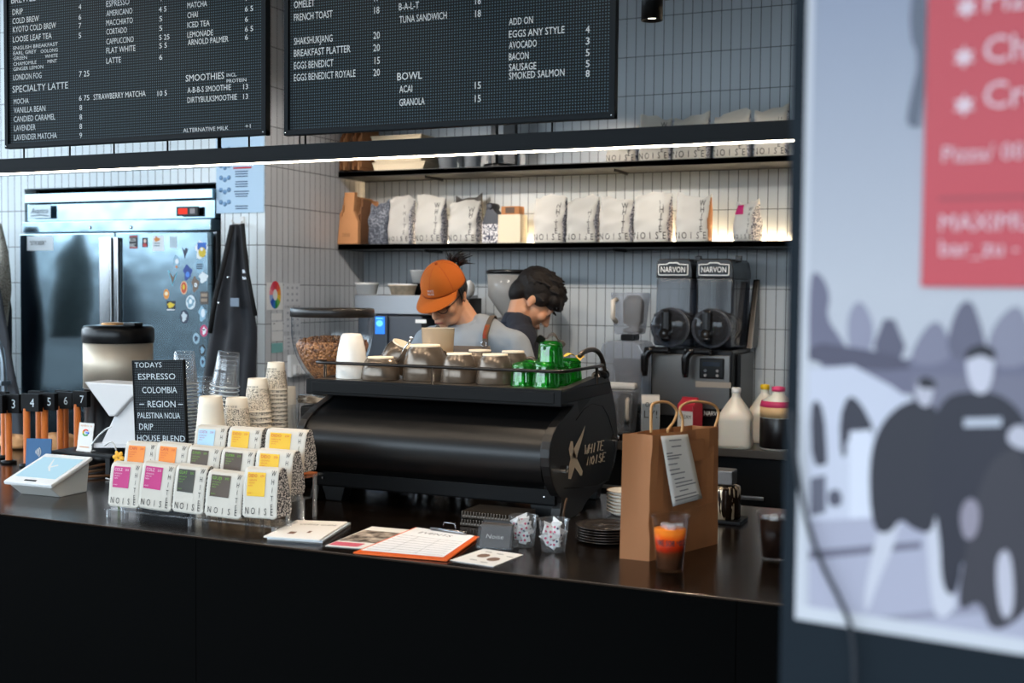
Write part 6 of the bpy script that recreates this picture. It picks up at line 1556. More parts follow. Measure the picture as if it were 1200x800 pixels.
# candy cups
wrapm = mat('candy_wrap', srgb(224, 222, 220), .4)
dots = [mat('dot_pink', srgb(206, 70, 110), .5), mat('dot_blue', srgb(50, 60, 90), .5)]
rc = random.Random(21)
for px, py, r0, r1, h, l in ((609, 642, .028, .040, .085, 'left clear cup of wrapped candies behind the card holder'), (644.5, 648, .031, .042, .088, 'right clear cup of wrapped candies beside the dark plates')):
    p = at(px, py, z=CZ)
    th = thing('candy_cup', l, 'plastic cup', (p.x, p.y + .025, CZ)); b = MB(); b.lathe([(0, .001), (r0, .001), (r0 + .002, .003), (r1, h - .002), (r1 + .003, h), (r1 + .001, h + .001), (r1 - .002, h - .002), (r0, .005), (0, .005)], 32); b.build('cup', clear_cup, th)
    pos = [(0, 0, .022), (.013, -.012, .03), (-.014, -.01, .034), (.0, .014, .04), (.014, .008, .05), (-.012, .01, .056), (.002, -.018, .052), (-.016, -.012, .064), (.016, -.014, .068), (0, .006, .074)]
    for i, q in enumerate(pos):
        c = thing('wrapped_candy', 'white wrapped candy with pink and blue dots in the %s clear cup' % l.split()[0], 'candy', Vector(th.location) + Vector(q) * .92, rot=(rc.uniform(-.5, .5), rc.uniform(-.5, .5), rc.uniform(-1, 1)), group='candies in the %s clear cup' % l.split()[0])
        b = MB(); b.box((0, 0, 0), (.022, .009, .026), .003); b.prism([(-.013, .012), (.013, .012), (.017, .021), (-.017, .021)], .002, center=True); b.build('wrapper', wrapm, c)
        b = MB()
        for k, (dx, dz) in enumerate(((-.005, -.005), (.005, .004), (-.004, .008))): b.lathe([(0, 0), (.0034, 0), (.0034, .0006), (0, .0006)], 12, m=TR(dx, -.0044, dz, rx=PI / 2), mi=k % 2)
        b.build('printed_dots', dots, c)
# ribbed dark lids / trays
p = at(568, 622, z=CZ)
for k in range(2):
    th = thing('ribbed_mat', 'dark ribbed bar tray under the machine edge, %s of two' % ['lower', 'upper'][k], 'bar tray', (p.x, p.y + .1, CZ + .024 * k), .0)
    b = MB(); b.box((0, 0, .006), (.2 - .01 * k, .13, .010), .004)
    for q in range(20): b.box((-.092 + .0096 * q, -.0, .013), (.0045, .132, .018), .002)
    b.build('tray', mat('dark_ribbed', srgb(84, 76, 68), .35, .5), th)
# dark plates
p = at(698, 640, z=CZ); pr = .085
for k in range(6):
    th = thing('dark_saucer', 'dark glazed saucer, %s in the stack beside the candy cup' % ORD[5 - k], 'saucer', (p.x, p.y + .08, CZ + .0075 * k), group='dark saucers in the stack')
    b = MB(); b.lathe([(0, .0), (.05, 0), (.055, .002), (pr - .004, .007), (pr, .0095), (pr - .003, .0105), (.05, .006), (.036, .004), (.034, .0055), (.03, .0055), (.028, .004), (0, .004)], 40); b.build('saucer', mat('dark_glaze', srgb(62, 55, 50), .2, .5), th)
# pale bowls
q = at(722, 608, z=CZ); br2 = .062
bowlm = [mat('bowl_white', srgb(218, 212, 200), .3), mat('bowl_rim', srgb(150, 122, 92), .4)]
for k in range(7):
    th = thing('pale_dish', 'pale brown rimmed dish, %s in the stack beside the paper bag' % ORD[6 - k], 'dish', (q.x + .005, q.y + .08, CZ + .0105 * k), group='pale dishes in the stack')
    b = MB(); b.lathe([(0, .0), (.035, 0), (.04, .002), (br2, .016), (br2 - .003, .0162), (.038, .006), (0, .005)], 36); b.build('dish', bowlm[0], th)
    b = MB(); b.tube([((br2 - .0015) * math.cos(a), (br2 - .0015) * math.sin(a), .0165) for a in [2 * PI * j / 36 for j in range(36)]], .0014, 6, closed=True); b.build('rim', bowlm[1], th)
q2 = at(733, 592, z=CZ)
for k in range(5):
    th = thing('pale_dish', 'pale dish, %s in the rear stack half hidden by the paper bag' % ORD[4 - k], 'dish', (q.x + .1, q.y + .22, CZ + .018 * k), group='pale dishes in the rear stack')
    b = MB(); b.lathe([(0, .0), (.035, 0), (.04, .002), (br2, .02), (br2 - .003, .0202), (.038, .006), (0, .005)], 36); b.build('dish', bowlm[0], th)

# ------------------------------------------------------------------ paper carrier bag with a receipt
A_, B_, C_ = at(726, 654, z=CZ), at(761, 657.5, z=CZ), at(841, 637, z=CZ)
# front-left bottom, front-right bottom is hidden: the gusset faces left, the broad face right
pb = thing('paper_carrier_bag', 'brown paper carrier bag with twisted handles and a receipt stapled on', 'paper bag', (B_.x, B_.y, CZ))
ub = Vector((C_.x - B_.x, C_.y - B_.y, 0)); bw = ub.length; ub.normalize(); vb = Vector((-ub.y, ub.x, 0))
bd_ = .15
ang_b = math.atan2(ub.y, ub.x); pb.rotation_euler = (0, 0, ang_b)
zt9 = at(775, 508, y=B_.y + .05).z - CZ
hb_ = zt9
# local frame: x along the broad face, y away; gusset side runs from the origin along +y
kb = mat('kraft_bag_brown', srgb(152, 99, 58), .72, bump=.3, bscale=12, var=.06, vscale=10)
lg = at(726, 654, z=CZ) - B_
lgl = Matrix.Rotation(-ang_b, 3, 'Z') @ Vector((lg.x, lg.y, 0))
b = MB(); d2 = Vector((lgl.x, lgl.y, 0))
def bagpt(u, v):
    """u runs round the bag: gusset, back, right side, front; v from base to mouth"""
    cs_ = [(0, 0), (bw, 0), (bw + d2.x, d2.y), (d2.x, d2.y)]
    s_ = u * 4; i = int(s_) % 4; f = s_ - int(s_)
    p, q = cs_[i], cs_[(i + 1) % 4]
    x, y = p[0] + (q[0] - p[0]) * f, p[1] + (q[1] - p[1]) * f
    if i in (1, 3):
        k = math.sin(PI * f) * .016 * v
        x += (-k if i == 1 else k)
    cx, cy = (bw + d2.x) / 2, d2.y / 2
    if i in (0, 2): y += .006 * math.sin(5 * f * PI + v * 4) * v + (.004 * mnoise.noise(Vector((f * 4, v * 5, i))))
    t = 1 - .02 * v
    return Vector((cx + (x - cx) * t, cy + (y - cy) * (1 - .06 * v), hb_ * v))
b.grid(bagpt, 48, 20, closeu=True, smooth=False)
bm = b.bm; bm.faces.new([bm.verts.new(bagpt(k / 4, 0)) for k in range(4)][::-1])
pbo = b.build('bag_body', kb, pb)
m_ = pbo.modifiers.new('s', 'SOLIDIFY'); m_.thickness = .0012
b = MB(); b.box(((bw) * .5, -.0026, hb_ * .36), (bw * .985, .0015, .002)); b.box((bw * .5, -.003, hb_ * .83), (bw * .5, .0015, .06)); b.build('folds', kb, pb)
inner = bagpt
inv = (Matrix.Translation(pb.location) @ Matrix.Rotation(ang_b, 4, 'Z')).inverted()
def onbag(px, py, off=.008):
    # intersect with the broad face plane y_local = -off
    n = vb; o = Vector(pb.location) - vb * off
    d = RT * (px - 600) + DN * (py - 400) + FW * FPX; t = (o - EYEP).dot(n) / d.dot(n); return inv @ (EYEP + d * t)
hm = mat('twisted_paper', srgb(196, 148, 96), .7)
for nm, pts, yl in (('front', [(799, 507), (800, 492), (797, 478), (808, 471), (824, 471), (837, 475), (842, 484), (838, 500), (835, 508)], .0), ('rear', [(763, 507), (763, 490), (764, 475), (772, 471), (784, 472), (793, 481), (790, 493), (783, 503), (783, 508)], .0)):
    b = MB(); b.tube(spline([onbag(x, y, -.016 if nm == 'front' else -(d2.y - .02)) for x, y in pts], 6), .0038, 8); b.build('handle', hm, pb)
# receipt
R_ = [onbag(774.5, 510), onbag(806, 508), onbag(818, 575), onbag(785, 593)]
R_ = [onbag(784.5, 592.5), onbag(819, 583), onbag(806, 508.5), onbag(774.5, 511)]
b = MB(); b.grid(lambda u, v: (R_[0].lerp(R_[1], u)).lerp(R_[3].lerp(R_[2], u), v) + Vector((0, -.004 * math.sin(PI * v) - .012 * (1 - v) ** 3, 0)), 6, 14); ro = b.build('receipt', mat('receipt_paper', srgb(222, 220, 214), .6), pb)
m_ = ro.modifiers.new('s', 'SOLIDIFY'); m_.thickness = .0004
b = MB()
for v, u0, u1 in ((.92, .25, .7), (.83, .3, .65), (.74, .08, .3), (.70, .08, .6), (.66, .08, .5), (.58, .08, .4), (.50, .08, .45), (.44, .1, .6), (.36, .2, .55), (.30, .2, .8), (.25, .2, .9), (.18, .3, .6), (.11, .1, .85), (.06, .1, .9)):
    q = [(R_[0].lerp(R_[1], u)).lerp(R_[3].lerp(R_[2], u), vv) + Vector((0, -.004 * math.sin(PI * vv) - .012 * (1 - vv) ** 3 - .0012, 0)) for u, vv in ((u0, v), (u1, v), (u1, v + .018), (u0, v + .018))]
    b.bm.faces.new([b.bm.verts.new(x) for x in q])
b.build('print', mat('faded_receipt_ink', srgb(128, 128, 130), .7), ro)

# ------------------------------------------------------------------ drinks
p = at(780, 672, z=CZ)
dk_ = thing('iced_drink', 'clear plastic cup of orange and brown iced drink in front of the paper bag', 'drink', (p.x, p.y + .035, CZ))
h = .142; r0, r1 = .034, .047
prof_r = lambda z: r0 + (r1 - r0) * min(1, z / h)
b = MB(); b.lathe([(0, .001), (r0 - .002, .001), (r0, .004), (r1, h - .004), (r1 + .004, h - .002), (r1 + .004, h + .001), (r1 - .0, h + .001), (r1 - .001, h - .006), (r0 - .0015, .007), (0, .006)], 40); drink_cup = thin('drink_cup', (.98, .985, .99, 1), .04, .04, .0); b.build('cup', drink_cup, dk_)
dm = bpy.data.materials.new('layered_drink'); dm.use_nodes = True; tt = NT(dm); bb = tt.n['Principled BSDF']; bb.inputs['Roughness'].default_value = .3; bb.inputs['Specular IOR Level'].default_value = .1
tc = tt.new('ShaderNodeTexCoord'); sp_ = tt.new('ShaderNodeSeparateXYZ'); tt.link(tc.outputs['Object'], sp_.inputs[0]); n = tt.new('ShaderNodeTexNoise', i_Scale=30., i_Detail=2.); tt.link(tc.outputs['Object'], n.inputs['Vector'])
mm = tt.new('ShaderNodeMath', operation='MULTIPLY_ADD'); mm.inputs[1].default_value = .022; tt.link(n.outputs['Fac'], mm.inputs[0]); tt.link(sp_.outputs['Z'], mm.inputs[2])
mr = tt.new('ShaderNodeMapRange'); mr.inputs['From Min'].default_value = .012; mr.inputs['From Max'].default_value = .115; tt.link(mm.outputs[0], mr.inputs['Value'])
cr = tt.new('ShaderNodeValToRGB'); e = cr.color_ramp.elements; e[0].position = .3; e[0].color = srgb(88, 54, 36); e[1].position = .98; e[1].color = srgb(246, 132, 40)
for pos, c in ((.46, (104, 52, 28)), (.56, (170, 36, 10)), (.78, (226, 66, 12))): q = e.new(pos); q.color = srgb(*c)
tt.link(mr.outputs['Result'], cr.inputs[0]); tt.link(cr.outputs[0], bb.inputs['Base Color'])
b = MB(); zt_d = .108; b.lathe([(0, .008), (r0 - .003, .008), (prof_r(zt_d) - .003, zt_d), (0, zt_d)], 36); b.build('drink', dm, dk_)
b = MB(); rr = random.Random(2)
for k in range(5): b.box((rr.uniform(-.02, .02), rr.uniform(-.02, .02), zt_d + .002), (.02, .02, .02), .004, rz=rr.uniform(0, 3))
b.build('ice', thin('ice', (.95, .92, .88, 1), .4, .1, .2), dk_)
t = MB(); rq = prof_r(.082) + .0012
for i, ch in enumerate('MAKE SOME NOISE'):
    a = -PI / 2 + .28 - .875 + .125 * i
    t.text(ch, (math.cos(a) * rq, math.sin(a) * rq, .072), (-math.sin(a), math.cos(a), 0), (0, 0, 1), h=.014, sx=.7)
t.build('lettering', INK, dk_)
p = at(899, 657, z=CZ)
dd = thing('iced_coffee', 'clear cup of dark iced coffee at the panel edge', 'drink', (p.x + .012, p.y + .03, CZ)); h = .125; r0, r1 = .033, .046
b = MB(); b.lathe([(0, .001), (r0 - .002, .001), (r0, .004), (r1, h - .004), (r1 + .004, h - .002), (r1 + .004, h + .001), (r1, h + .001), (r1 - .001, h - .006), (r0 - .0015, .007), (0, .006)], 40); b.build('cup', drink_cup, dd)
b = MB(); b.lathe([(0, .008), (r0 - .003, .008), (r1 - .007, h - .018), (0, h - .018)], 36); b.build('drink', mat('dark_coffee', srgb(34, 22, 17), .3, spec=.1), dd)
b = MB()
for k in range(5): b.box((rr.uniform(-.022, .022), rr.uniform(-.022, .022), h - .017), (.02, .02, .02), .004, rz=rr.uniform(0, 3))
b.build('ice', thin('ice', None) if 'ice' in MATS else CLEAR, dd)
# ------------------------------------------------------------------ people
skin_m = mat('skin', srgb(206, 150, 116), .5, sss=.12, var=.05, vscale=12)
hair_m = mat('black_hair', srgb(20, 17, 17), .45, bump=.8, bscale=220)
hair_b = mat('dark_brown_hair', srgb(25, 20, 18), .6, bump=.8, bscale=220, spec=.3)
def remeshed(mb, name, m, parent, vox=.005, smooth=4, disp=None, cut=None):
    """fuse overlapping shapes into one continuous skin"""
    o = mb.build(name + '_raw', m)
    r = o.modifiers.new('r', 'REMESH'); r.mode = 'VOXEL'; r.voxel_size = vox; r.use_smooth_shade = True
    s_ = o.modifiers.new('s', 'SMOOTH'); s_.factor = .5; s_.iterations = smooth
    dg = bpy.context.evaluated_depsgraph_get()
    me = bpy.data.meshes.new_from_object(o.evaluated_get(dg))
    old = o.data; bpy.data.objects.remove(o); bpy.data.meshes.remove(old)
    me.name = name
    if cut:
        bm = bmesh.new(); bm.from_mesh(me); bmesh.ops.delete(bm, geom=[v for v in bm.verts if cut(v.co)], context='VERTS'); bm.to_mesh(me); bm.free()
    if disp:
        for v in me.vertices: v.co += v.normal * disp(v.co)
    for p in me.polygons: p.use_smooth = True
    me.materials.clear(); me.materials.append(m)
    o = bpy.data.objects.new(name, me); COL.objects.link(o); o.parent = parent
    return o
def hand(B, wrist, d, n, side, curl=.6, s=1.):
    """palm and five separate bent fingers; d points along the hand, n out of its back"""
    d = Vector(d).normalized(); n = Vector(n); n = (n - d * n.dot(d)).normalized(); t = d.cross(n) * side
    w = Vector(wrist)
    for k in (-1, 0, 1): B.capsule(w + t * .012 * k, w + d * .085 * s + t * .024 * k, .016, .0135)
    for k, (off, ln) in enumerate(((-.034, .068), (-.012, .078), (.011, .073), (.032, .058))):
        p = w + d * .088 * s + t * off; q = d
        for j in range(3):
            q = (q - n * curl * (.5 + .4 * j)).normalized(); e = p + q * ln * s * (.45, .32, .23)[j]
            B.capsule(p, e, .0095 - .0008 * j, .0088 - .0008 * j, 10); p = e
    p = w + d * .03 - t * .03; q = (d * .6 - t * .8).normalized()
    for j in range(3):
        e = p + q * s * (.035, .03, .025)[j]; B.capsule(p, e, .013 - .0015 * j, .0115 - .0015 * j, 10); p = e; q = (q + d * .5 - n * .45).normalized()
def head_parts(B, Hm):
    def ball(c, r): B.ball(c, r, 14, m=Hm)
    def cap(p, q, a, b_): B.capsule(Hm @ Vector(p), Hm @ Vector(q), a, b_)
    ball((0, .018, .03), (.075, .094, .088)); ball((0, -.03, -.03), (.064, .066, .082)); ball((0, -.042, -.085), (.046, .045, .036)); ball((0, -.076, -.108), (.021, .016, .016))
    cap((0, -.092, .0), (0, -.116, -.042), .008, .0125)
    for sx in (-1, 1):
        ball((sx * .011, -.106, -.047), (.008, .009, .007)); ball((sx * .038, -.068, -.036), (.026, .026, .026)); ball((sx * .031, -.085, -.003), (.015, .011, .010))
        ball((sx * .077, .012, -.016), (.009, .019, .031)); ball((sx * .079, .004, -.04), (.007, .009, .01)); cap((sx * .05, -.0, -.07), (sx * .03, -.055, -.10), .022, .02)
    cap((-.036, -.084, .016), (.036, -.084, .016), .011, .011)
    ball((0, -.097, -.072), (.022, .011, .006)); ball((0, -.094, -.083), (.019, .011, .007))
def figure(name, label, loc, rz, sc, hc, hp, hyaw, lean, elbows, wrists, handd, shirt_m, sleeve, trousers, up=0., wide=1.):
    th = thing(name, label, 'person', loc, rz)
    LM_ = Matrix.Translation((0, 0, .95)) @ Matrix.Rotation(lean, 4, 'X') @ Matrix.Translation((0, 0, -.95))
    U_ = lambda x, y, z: LM_ @ Vector((x * wide, y, z + up))
    Hm = Matrix.Translation(hc) @ Euler((hp, 0, hyaw), 'XYZ').to_matrix().to_4x4()
    B = MB()
    def torso(B, g):
        B.ball(U_(0, 0, 1.29), (.158 + g, .105 + g, .2 + g), 16); B.capsule(U_(-.155, 0, 1.40), U_(0, 0, 1.425), .056 + g, .06 + g); B.capsule(U_(0, 0, 1.425), U_(.155, 0, 1.40), .06 + g, .056 + g)
        for sx in (-1, 1): B.capsule(U_(sx * .15, .01, 1.405), U_(sx * .045, .02, 1.47), .045 + g, .04 + g)
        B.ball(U_(0, .0, 1.07), (.145 + g, .105 + g, .19 + g), 16); B.ball((0, .0, 1.02), (.145 + g, .105 + g, .15 + g), 16)
    torso(B, 0)
    B.ball((0, 0, .93), (.16, .115, .13), 16)
    nb, nt_ = U_(0, .02, 1.45), Hm @ Vector((0, .03, -.055))
    B.capsule(nb, nt_, .058, .053)
    head_parts(B, Hm)
    for i, sx in enumerate((-1, 1)):
        s0 = U_(sx * .182, 0, 1.395); e, w = Vector(elbows[i]), Vector(wrists[i])
        B.capsule(s0, e, .052, .041); B.capsule(e, w, .041, .027); hand(B, w, handd[i], (0, .1, 1), sx)
        B.capsule((sx * .09, 0, .88), (sx * .10, -.01, .49), .082, .056); B.capsule((sx * .10, -.01, .49), (sx * .10, .02, .09), .054, .038); B.capsule((sx * .10, .03, .045), (sx * .105, -.14, .035), .042, .034)
    remeshed(B, 'body', skin_m, th, .0048, 3)
    B = MB(); torso(B, .014)
    for i, sx in enumerate((-1, 1)):
        s0 = U_(sx * .182, 0, 1.395); e, w = Vector(elbows[i]), Vector(wrists[i])
        if sleeve < 1: B.capsule(s0, s0.lerp(e, sleeve), .068, .066)
        else: B.capsule(s0, e, .068, .058); B.capsule(e, e.lerp(w, .85), .057, .042)
    B.ball((0, 0, .93), (.175, .13, .14), 16)
    remeshed(B, 'shirt', shirt_m, th, .007, 5, disp=lambda c: .007 * mnoise.noise(c * 9) + .004 * mnoise.noise(c * 23))
    B = MB(); cp = nb.lerp(nt_, .12); ax = (nt_ - nb).normalized(); q = ax.to_track_quat('Z', 'Y').to_matrix().to_4x4(); q.translation = cp
    B.tube([q @ Vector((.064 * math.cos(a), .066 * math.sin(a) - .004, .014 * math.sin(a))) for a in [2 * PI * k / 40 for k in range(40)]], .009, 8, closed=True); B.build('collar', shirt_m, th)
    B = MB()
    for sx in (-1, 1): B.capsule((sx * .09, 0, .9), (sx * .10, -.01, .49), .098, .075); B.capsule((sx * .10, -.01, .49), (sx * .10, .02, .06), .073, .062)
    B.ball((0, 0, .93), (.172, .128, .1), 16); remeshed(B, 'trousers', trousers, th, .01, 4)
    B = MB()
    for sx in (-1, 1): B.capsule((sx * .10, .035, .042), (sx * .105, -.15, .038), .052, .045); B.box((sx * .102, -.055, .010), (.1, .29, .02), .008)
    B.build('shoe', BLACK, th)
    return th, Hm, U_, nb
tee = mat('blue_grey_cotton', srgb(152, 159, 166), .9, bump=.15, bscale=500)
pa = at(553, 400, y=4.30)
A, HA, UA, nbA = figure('person', 'person in an orange cap, glasses and grey blue shirt looking down behind the coffee machine', (pa.x, 4.31, 0), 0, 1,
    (at(519, 342, y=4.19).x - pa.x, 4.20 - 4.31, at(519, 342, y=4.19).z), .62, -.05, .06,
    [(-.29, -.04, 1.21), (.29, -.04, 1.21)], [(-.15, -.15, 1.17), (.11, -.16, 1.17)], [(.7, -.7, 0), (-.7, -.7, 0)], tee, .62, mat('dark_trousers', srgb(30, 32, 38), .9), up=.045, wide=1.06)
cap_m = mat('orange_cotton', srgb(188, 92, 8), .85, bump=.2, bscale=400)
b = MB()
def dome(u, v):
    a = 2 * PI * u; e = v * PI / 2
    r = math.cos(e) ** .85
    return HA @ Vector((.086 * r * math.cos(a), .012 + .106 * r * math.sin(a), .022 + .105 * math.sin(e) - .012 * (1 - v) * math.sin(a)))
b.grid(dome, 48, 18, closeu=True)
co = b.build('cap', cap_m, A); m_ = co.modifiers.new('s', 'SOLIDIFY'); m_.thickness = .002
b = MB()
def brim(u, v):
    a = PI + PI * (.10 + .80 * u)
    e = v; x0, y0 = .086 * math.cos(a), .012 + .106 * math.sin(a)
    k = math.sin(PI * (.10 + .80 * u)) ** .7
    x, y = x0 * (1 + .04 * e), y0 - .078 * e * k
    z = .034 - .014 * e * k - 2.6 * x * x * (.4 + .6 * e)
    return HA @ Vector((x, y, z))
b.grid(brim, 30, 10); br_o = b.build('cap_brim', cap_m, co); m_ = br_o.modifiers.new('s', 'SOLIDIFY'); m_.thickness = .003
b = MB(); b.ball(HA @ Vector((0, .012, .128)), .006, 8)
for k in range(6):
    a = 2 * PI * (k + .5) / 6; b.tube([dome(a / (2 * PI), v) for v in [j / 10 for j in range(10)]], .0011, 5)
b.build('cap_seams', mat('orange_seam', srgb(176, 74, 14), .85), co)
b = MB()
for i, (tx, dz) in enumerate((('WHITE', .0), ('NOISE', -.012))):
    b.text(tx, (-.012, 0, .062 + dz), h=.009, w=.028, warp=lambda c_: c_)
for v in b.bm.verts:
    x, z = v.co.x, v.co.z
    lo_v, hi_v = 0., 1.
    for _ in range(24):
        q = (lo_v + hi_v) / 2
        if .022 + .105 * math.sin(q * PI / 2) + .012 * (1 - q) < z: lo_v = q
        else: hi_v = q
    r = math.cos(lo_v * PI / 2) ** .85; cx = max(-.99, min(.99, x / (.086 * r)))
    v.co = HA @ Vector((x, .012 - .106 * r * math.sqrt(1 - cx * cx) - .0022, z))
b.build('cap_lettering', LET, co)
b = MB(); b.ball((0, .026, -.002), (.0815, .094, .086), 18, m=HA); 
bmesh.ops.delete(b.bm, geom=[v for v in b.bm.verts if (HA.inverted() @ v.co).y < -.004 or (HA.inverted() @ v.co).z > .05 or ((HA.inverted() @ v.co).z < -.055 and (HA.inverted() @ v.co).y < .03)], context='VERTS')
ho = b.build('hair', hair_m, A); m_ = ho.modifiers.new('s', 'SOLIDIFY'); m_.thickness = .006
b = MB(); rh = random.Random(11); c0 = Vector((.018, .098, .058)); b.ball(c0, (.026, .024, .026), 12, m=HA)
for k in range(46):
    d = Vector((rh.gauss(.25, .7), abs(rh.gauss(.8, .5)), rh.gauss(.5, .6))).normalized(); L_ = rh.uniform(.03, .065); q = c0 + d * .02
    b.tube([HA @ q, HA @ (q + d * L_ * .5 + Vector((rh.uniform(-.006, .006), 0, .004))), HA @ (q + d * L_ + Vector((rh.uniform(-.015, .015), .004, -.008)))], [.0055, .004, .0008], 5)
b.build('hair_bun', hair_m, ho)
b = MB()
for k in range(22):
    sx = 1 if k % 2 else -1; y0 = rh.uniform(-.012, .03)
    b.tube([HA @ Vector((sx * .079, y0, .03)), HA @ Vector((sx * .083, y0 - .004, -.0)), HA @ Vector((sx * .080, y0 - .008, -.035 + rh.uniform(-.015, .01)))], [.005, .0045, .0015], 5)
b.build('side_hair', hair_m, ho)
b = MB()
for sx in (-1, 1):
    b.tube([HA @ Vector((sx * .033 + .025 * math.cos(a), -.104 + .004 * abs(math.cos(a)), -.012 + .0195 * math.sin(a))) for a in [2 * PI * k / 28 for k in range(28)]], .0017, 6, closed=True)
    b.tube([HA @ Vector((sx * .058, -.102, -.008)), HA @ Vector((sx * .074, -.06, -.006)), HA @ Vector((sx * .083, .005, -.004))], .0016, 6)
b.tube([HA @ Vector((-.009, -.104, -.008)), HA @ Vector((0, -.109, -.005)), HA @ Vector((.009, -.104, -.008))], .0015, 6)
b.build('glasses', mat('dark_frames', srgb(40, 34, 34), .3, .4), A)
b = MB()
for sx in (-1, 1):
    b.tube([HA @ Vector((sx * (.016 + .03 * k / 5), -.0965 + .0035 * (k / 5) ** 2 * 2, .0 - .007 * math.sin(PI * k / 5))) for k in range(6)], [.001, .0018, .002, .002, .0018, .001], 6)
b.build('eyelashes', hair_m, A)
b = MB(); b.tube([HA @ Vector((.020 * k / 3, -.1075 + .004 * abs(k / 3) ** 2, -.0775)) for k in range(-3, 4)], [.001, .0026, .0034, .0036, .0034, .0026, .001], 6); b.build('mouth', mat('lip_rose', srgb(170, 96, 84), .5), A)
# apron bib and strap
ap_m = mat('taupe_canvas', srgb(98, 86, 76), .85, bump=.2, bscale=300)
def chest(x, z, off):
    """front of the shirt at that height"""
    z = z - .0; zz = (z - 1.29) / .214; w = .172 * math.sqrt(max(.05, 1 - min(.97, zz * zz) * .55))
    t = max(-.97, min(.97, x / (w + .03)))
    y = -(.123 if z < 1.3 else .123 - .10 * max(0, (z - 1.3) / .19) ** 2) * math.sqrt(1 - t * t)
    p = UA(x, y, z); return Vector((p.x, p.y - off, p.z))
b = MB(); b.grid(lambda u, v: chest((-.125 + .25 * u) * (1 + .25 * (1 - v)) + .0, .62 + (1.40 - .62) * v, .016 + .003 * math.sin(9 * u + 7 * v)), 24, 40); bo_ = b.build('apron', ap_m, A); m_ = bo_.modifiers.new('s', 'SOLIDIFY'); m_.thickness = .003
for sx in (-1, 1):
    b = MB(); pts = spline([chest(sx * .105, 1.385, .02), chest(sx * .105, 1.42, .022), UA(sx * .105, -.085, 1.45), UA(sx * .10, -.035, 1.495), UA(sx * .09, .03, 1.512), UA(sx * .07, .1, 1.45)], 6)
    bm = b.bm; wv = Vector((.0115, 0, 0)); rows = [(bm.verts.new(p - wv), bm.verts.new(p + wv)) for p in pts]
    for r0_, r1_ in zip(rows, rows[1:]): bm.faces.new((r0_[0], r0_[1], r1_[1], r1_[0]))
    so = b.build('strap', ap_m, A); m_ = so.modifiers.new('s', 'SOLIDIFY'); m_.thickness = .004
    if sx == 1:
        b = MB(); seg = [p + Vector((0, -.004, .002)) for p in pts[7:17]]
        bm = b.bm; wv = Vector((.010, 0, 0)); rows = [(bm.verts.new(p - wv), bm.verts.new(p + wv)) for p in seg]
        for r0_, r1_ in zip(rows, rows[1:]): bm.faces.new((r0_[0], r0_[1], r1_[1], r1_[0]))
        lo_ = b.build('leather_patch', mat('tan_leather', srgb(140, 82, 46), .6), so); m_ = lo_.modifiers.new('s', 'SOLIDIFY'); m_.thickness = .003
        b = MB()
        for j in range(1, 9): q = seg[j]; b.box(q + Vector((0, -.004, .001)), (.009, .003, .003))
        b.build('red_stitching', mat('red_thread', srgb(190, 50, 30), .7), so)
    b = MB(); q = chest(sx * .105, 1.408, .024); b.tube([q + Vector((.012 * math.cos(a), -.003, .009 * math.sin(a))) for a in [2 * PI * k / 16 for k in range(16)]], .002, 6, closed=True); q = chest(sx * .105, 1.37, .021); b.lathe([(.005, 0), (.010, 0), (.010, .002), (.005, .002)], 20, m=TR(*q, rx=PI / 2)); b.build('ring', CHROME, bo_)

# second person, in profile behind the first
navy_p = mat('navy_polo', srgb(34, 38, 50), .9, bump=.15, bscale=400)
pb_ = at(590, 400, y=4.74)
hcb = at(627, 351, y=4.83)
RZB = PI / 2 + .48
hl = Matrix.Rotation(-RZB, 3, 'Z') @ Vector((hcb.x - pb_.x, hcb.y - pb_.y, hcb.z))
BB, HB, UB, nbB = figure('person', 'person with thick dark hair in a navy shirt bending down in profile', (pb_.x, pb_.y, 0), RZB, 1,
    tuple(hl), .80, 0, .14, [(-.26, -.06, 1.22), (.26, -.06, 1.22)], [(-.14, -.22, 1.16), (.14, -.22, 1.16)], [(.5, -.85, 0), (-.5, -.85, 0)], navy_p, .72, mat('dark_trousers', None), up=.045)
B = MB(); B.ball((0, .028, .042), (.088, .104, .092), 18, m=HB); B.ball((0, -.035, .078), (.078, .068, .052), 16, m=HB); B.ball((0, .075, -.01), (.066, .05, .07), 14, m=HB)
for sx in (-1, 1): B.ball((sx * .066, -.005, .02), (.022, .045, .04), 12, m=HB); B.ball((sx * .055, -.06, .055), (.03, .03, .03), 12, m=HB)
for k in range(120):
    d = Vector((rh.gauss(0, 1), rh.gauss(0, 1), rh.gauss(.5, .8))).normalized(); q = Vector((d.x * .084, .025 + d.y * .10, .044 + d.z * .09))
    if q.z < -.0 and q.y < .02: continue
    fwd = Vector((rh.uniform(-.3, .3), -1, rh.uniform(-.1, .4))).normalized()
    B.capsule(HB @ q, HB @ (q + d * .012 + fwd * rh.uniform(.018, .035)), .010, .0045, 8)
for k in range(16):
    x = -.06 + .12 * k / 15; B.capsule(HB @ Vector((x, -.082, .075)), HB @ Vector((x * 1.1 + rh.uniform(-.008, .008), -.112, .05 + rh.uniform(-.012, .012))), .013, .005, 8)
remeshed(B, 'hair', hair_b, BB, .0038, 1)
b = MB()
for sx in (-1, 1): b.tube([HB @ Vector((sx * (.018 + .028 * k / 4), -.094 + .004 * (k / 4) ** 2 * 3, .020 + .004 * math.sin(PI * k / 4))) for k in range(5)], [.001, .003, .003, .003, .001], 6)
b.build('eyebrows', hair_b, BB)
b = MB()
for sx in (-1, 1): b.tube([HB @ Vector((sx * (.018 + .026 * k / 4), -.0965 + .003 * (k / 4) ** 2 * 2, -.002 - .004 * math.sin(PI * k / 4))) for k in range(5)], [.001, .002, .002, .002, .001], 6)
b.build('eyelashes', hair_b, BB)
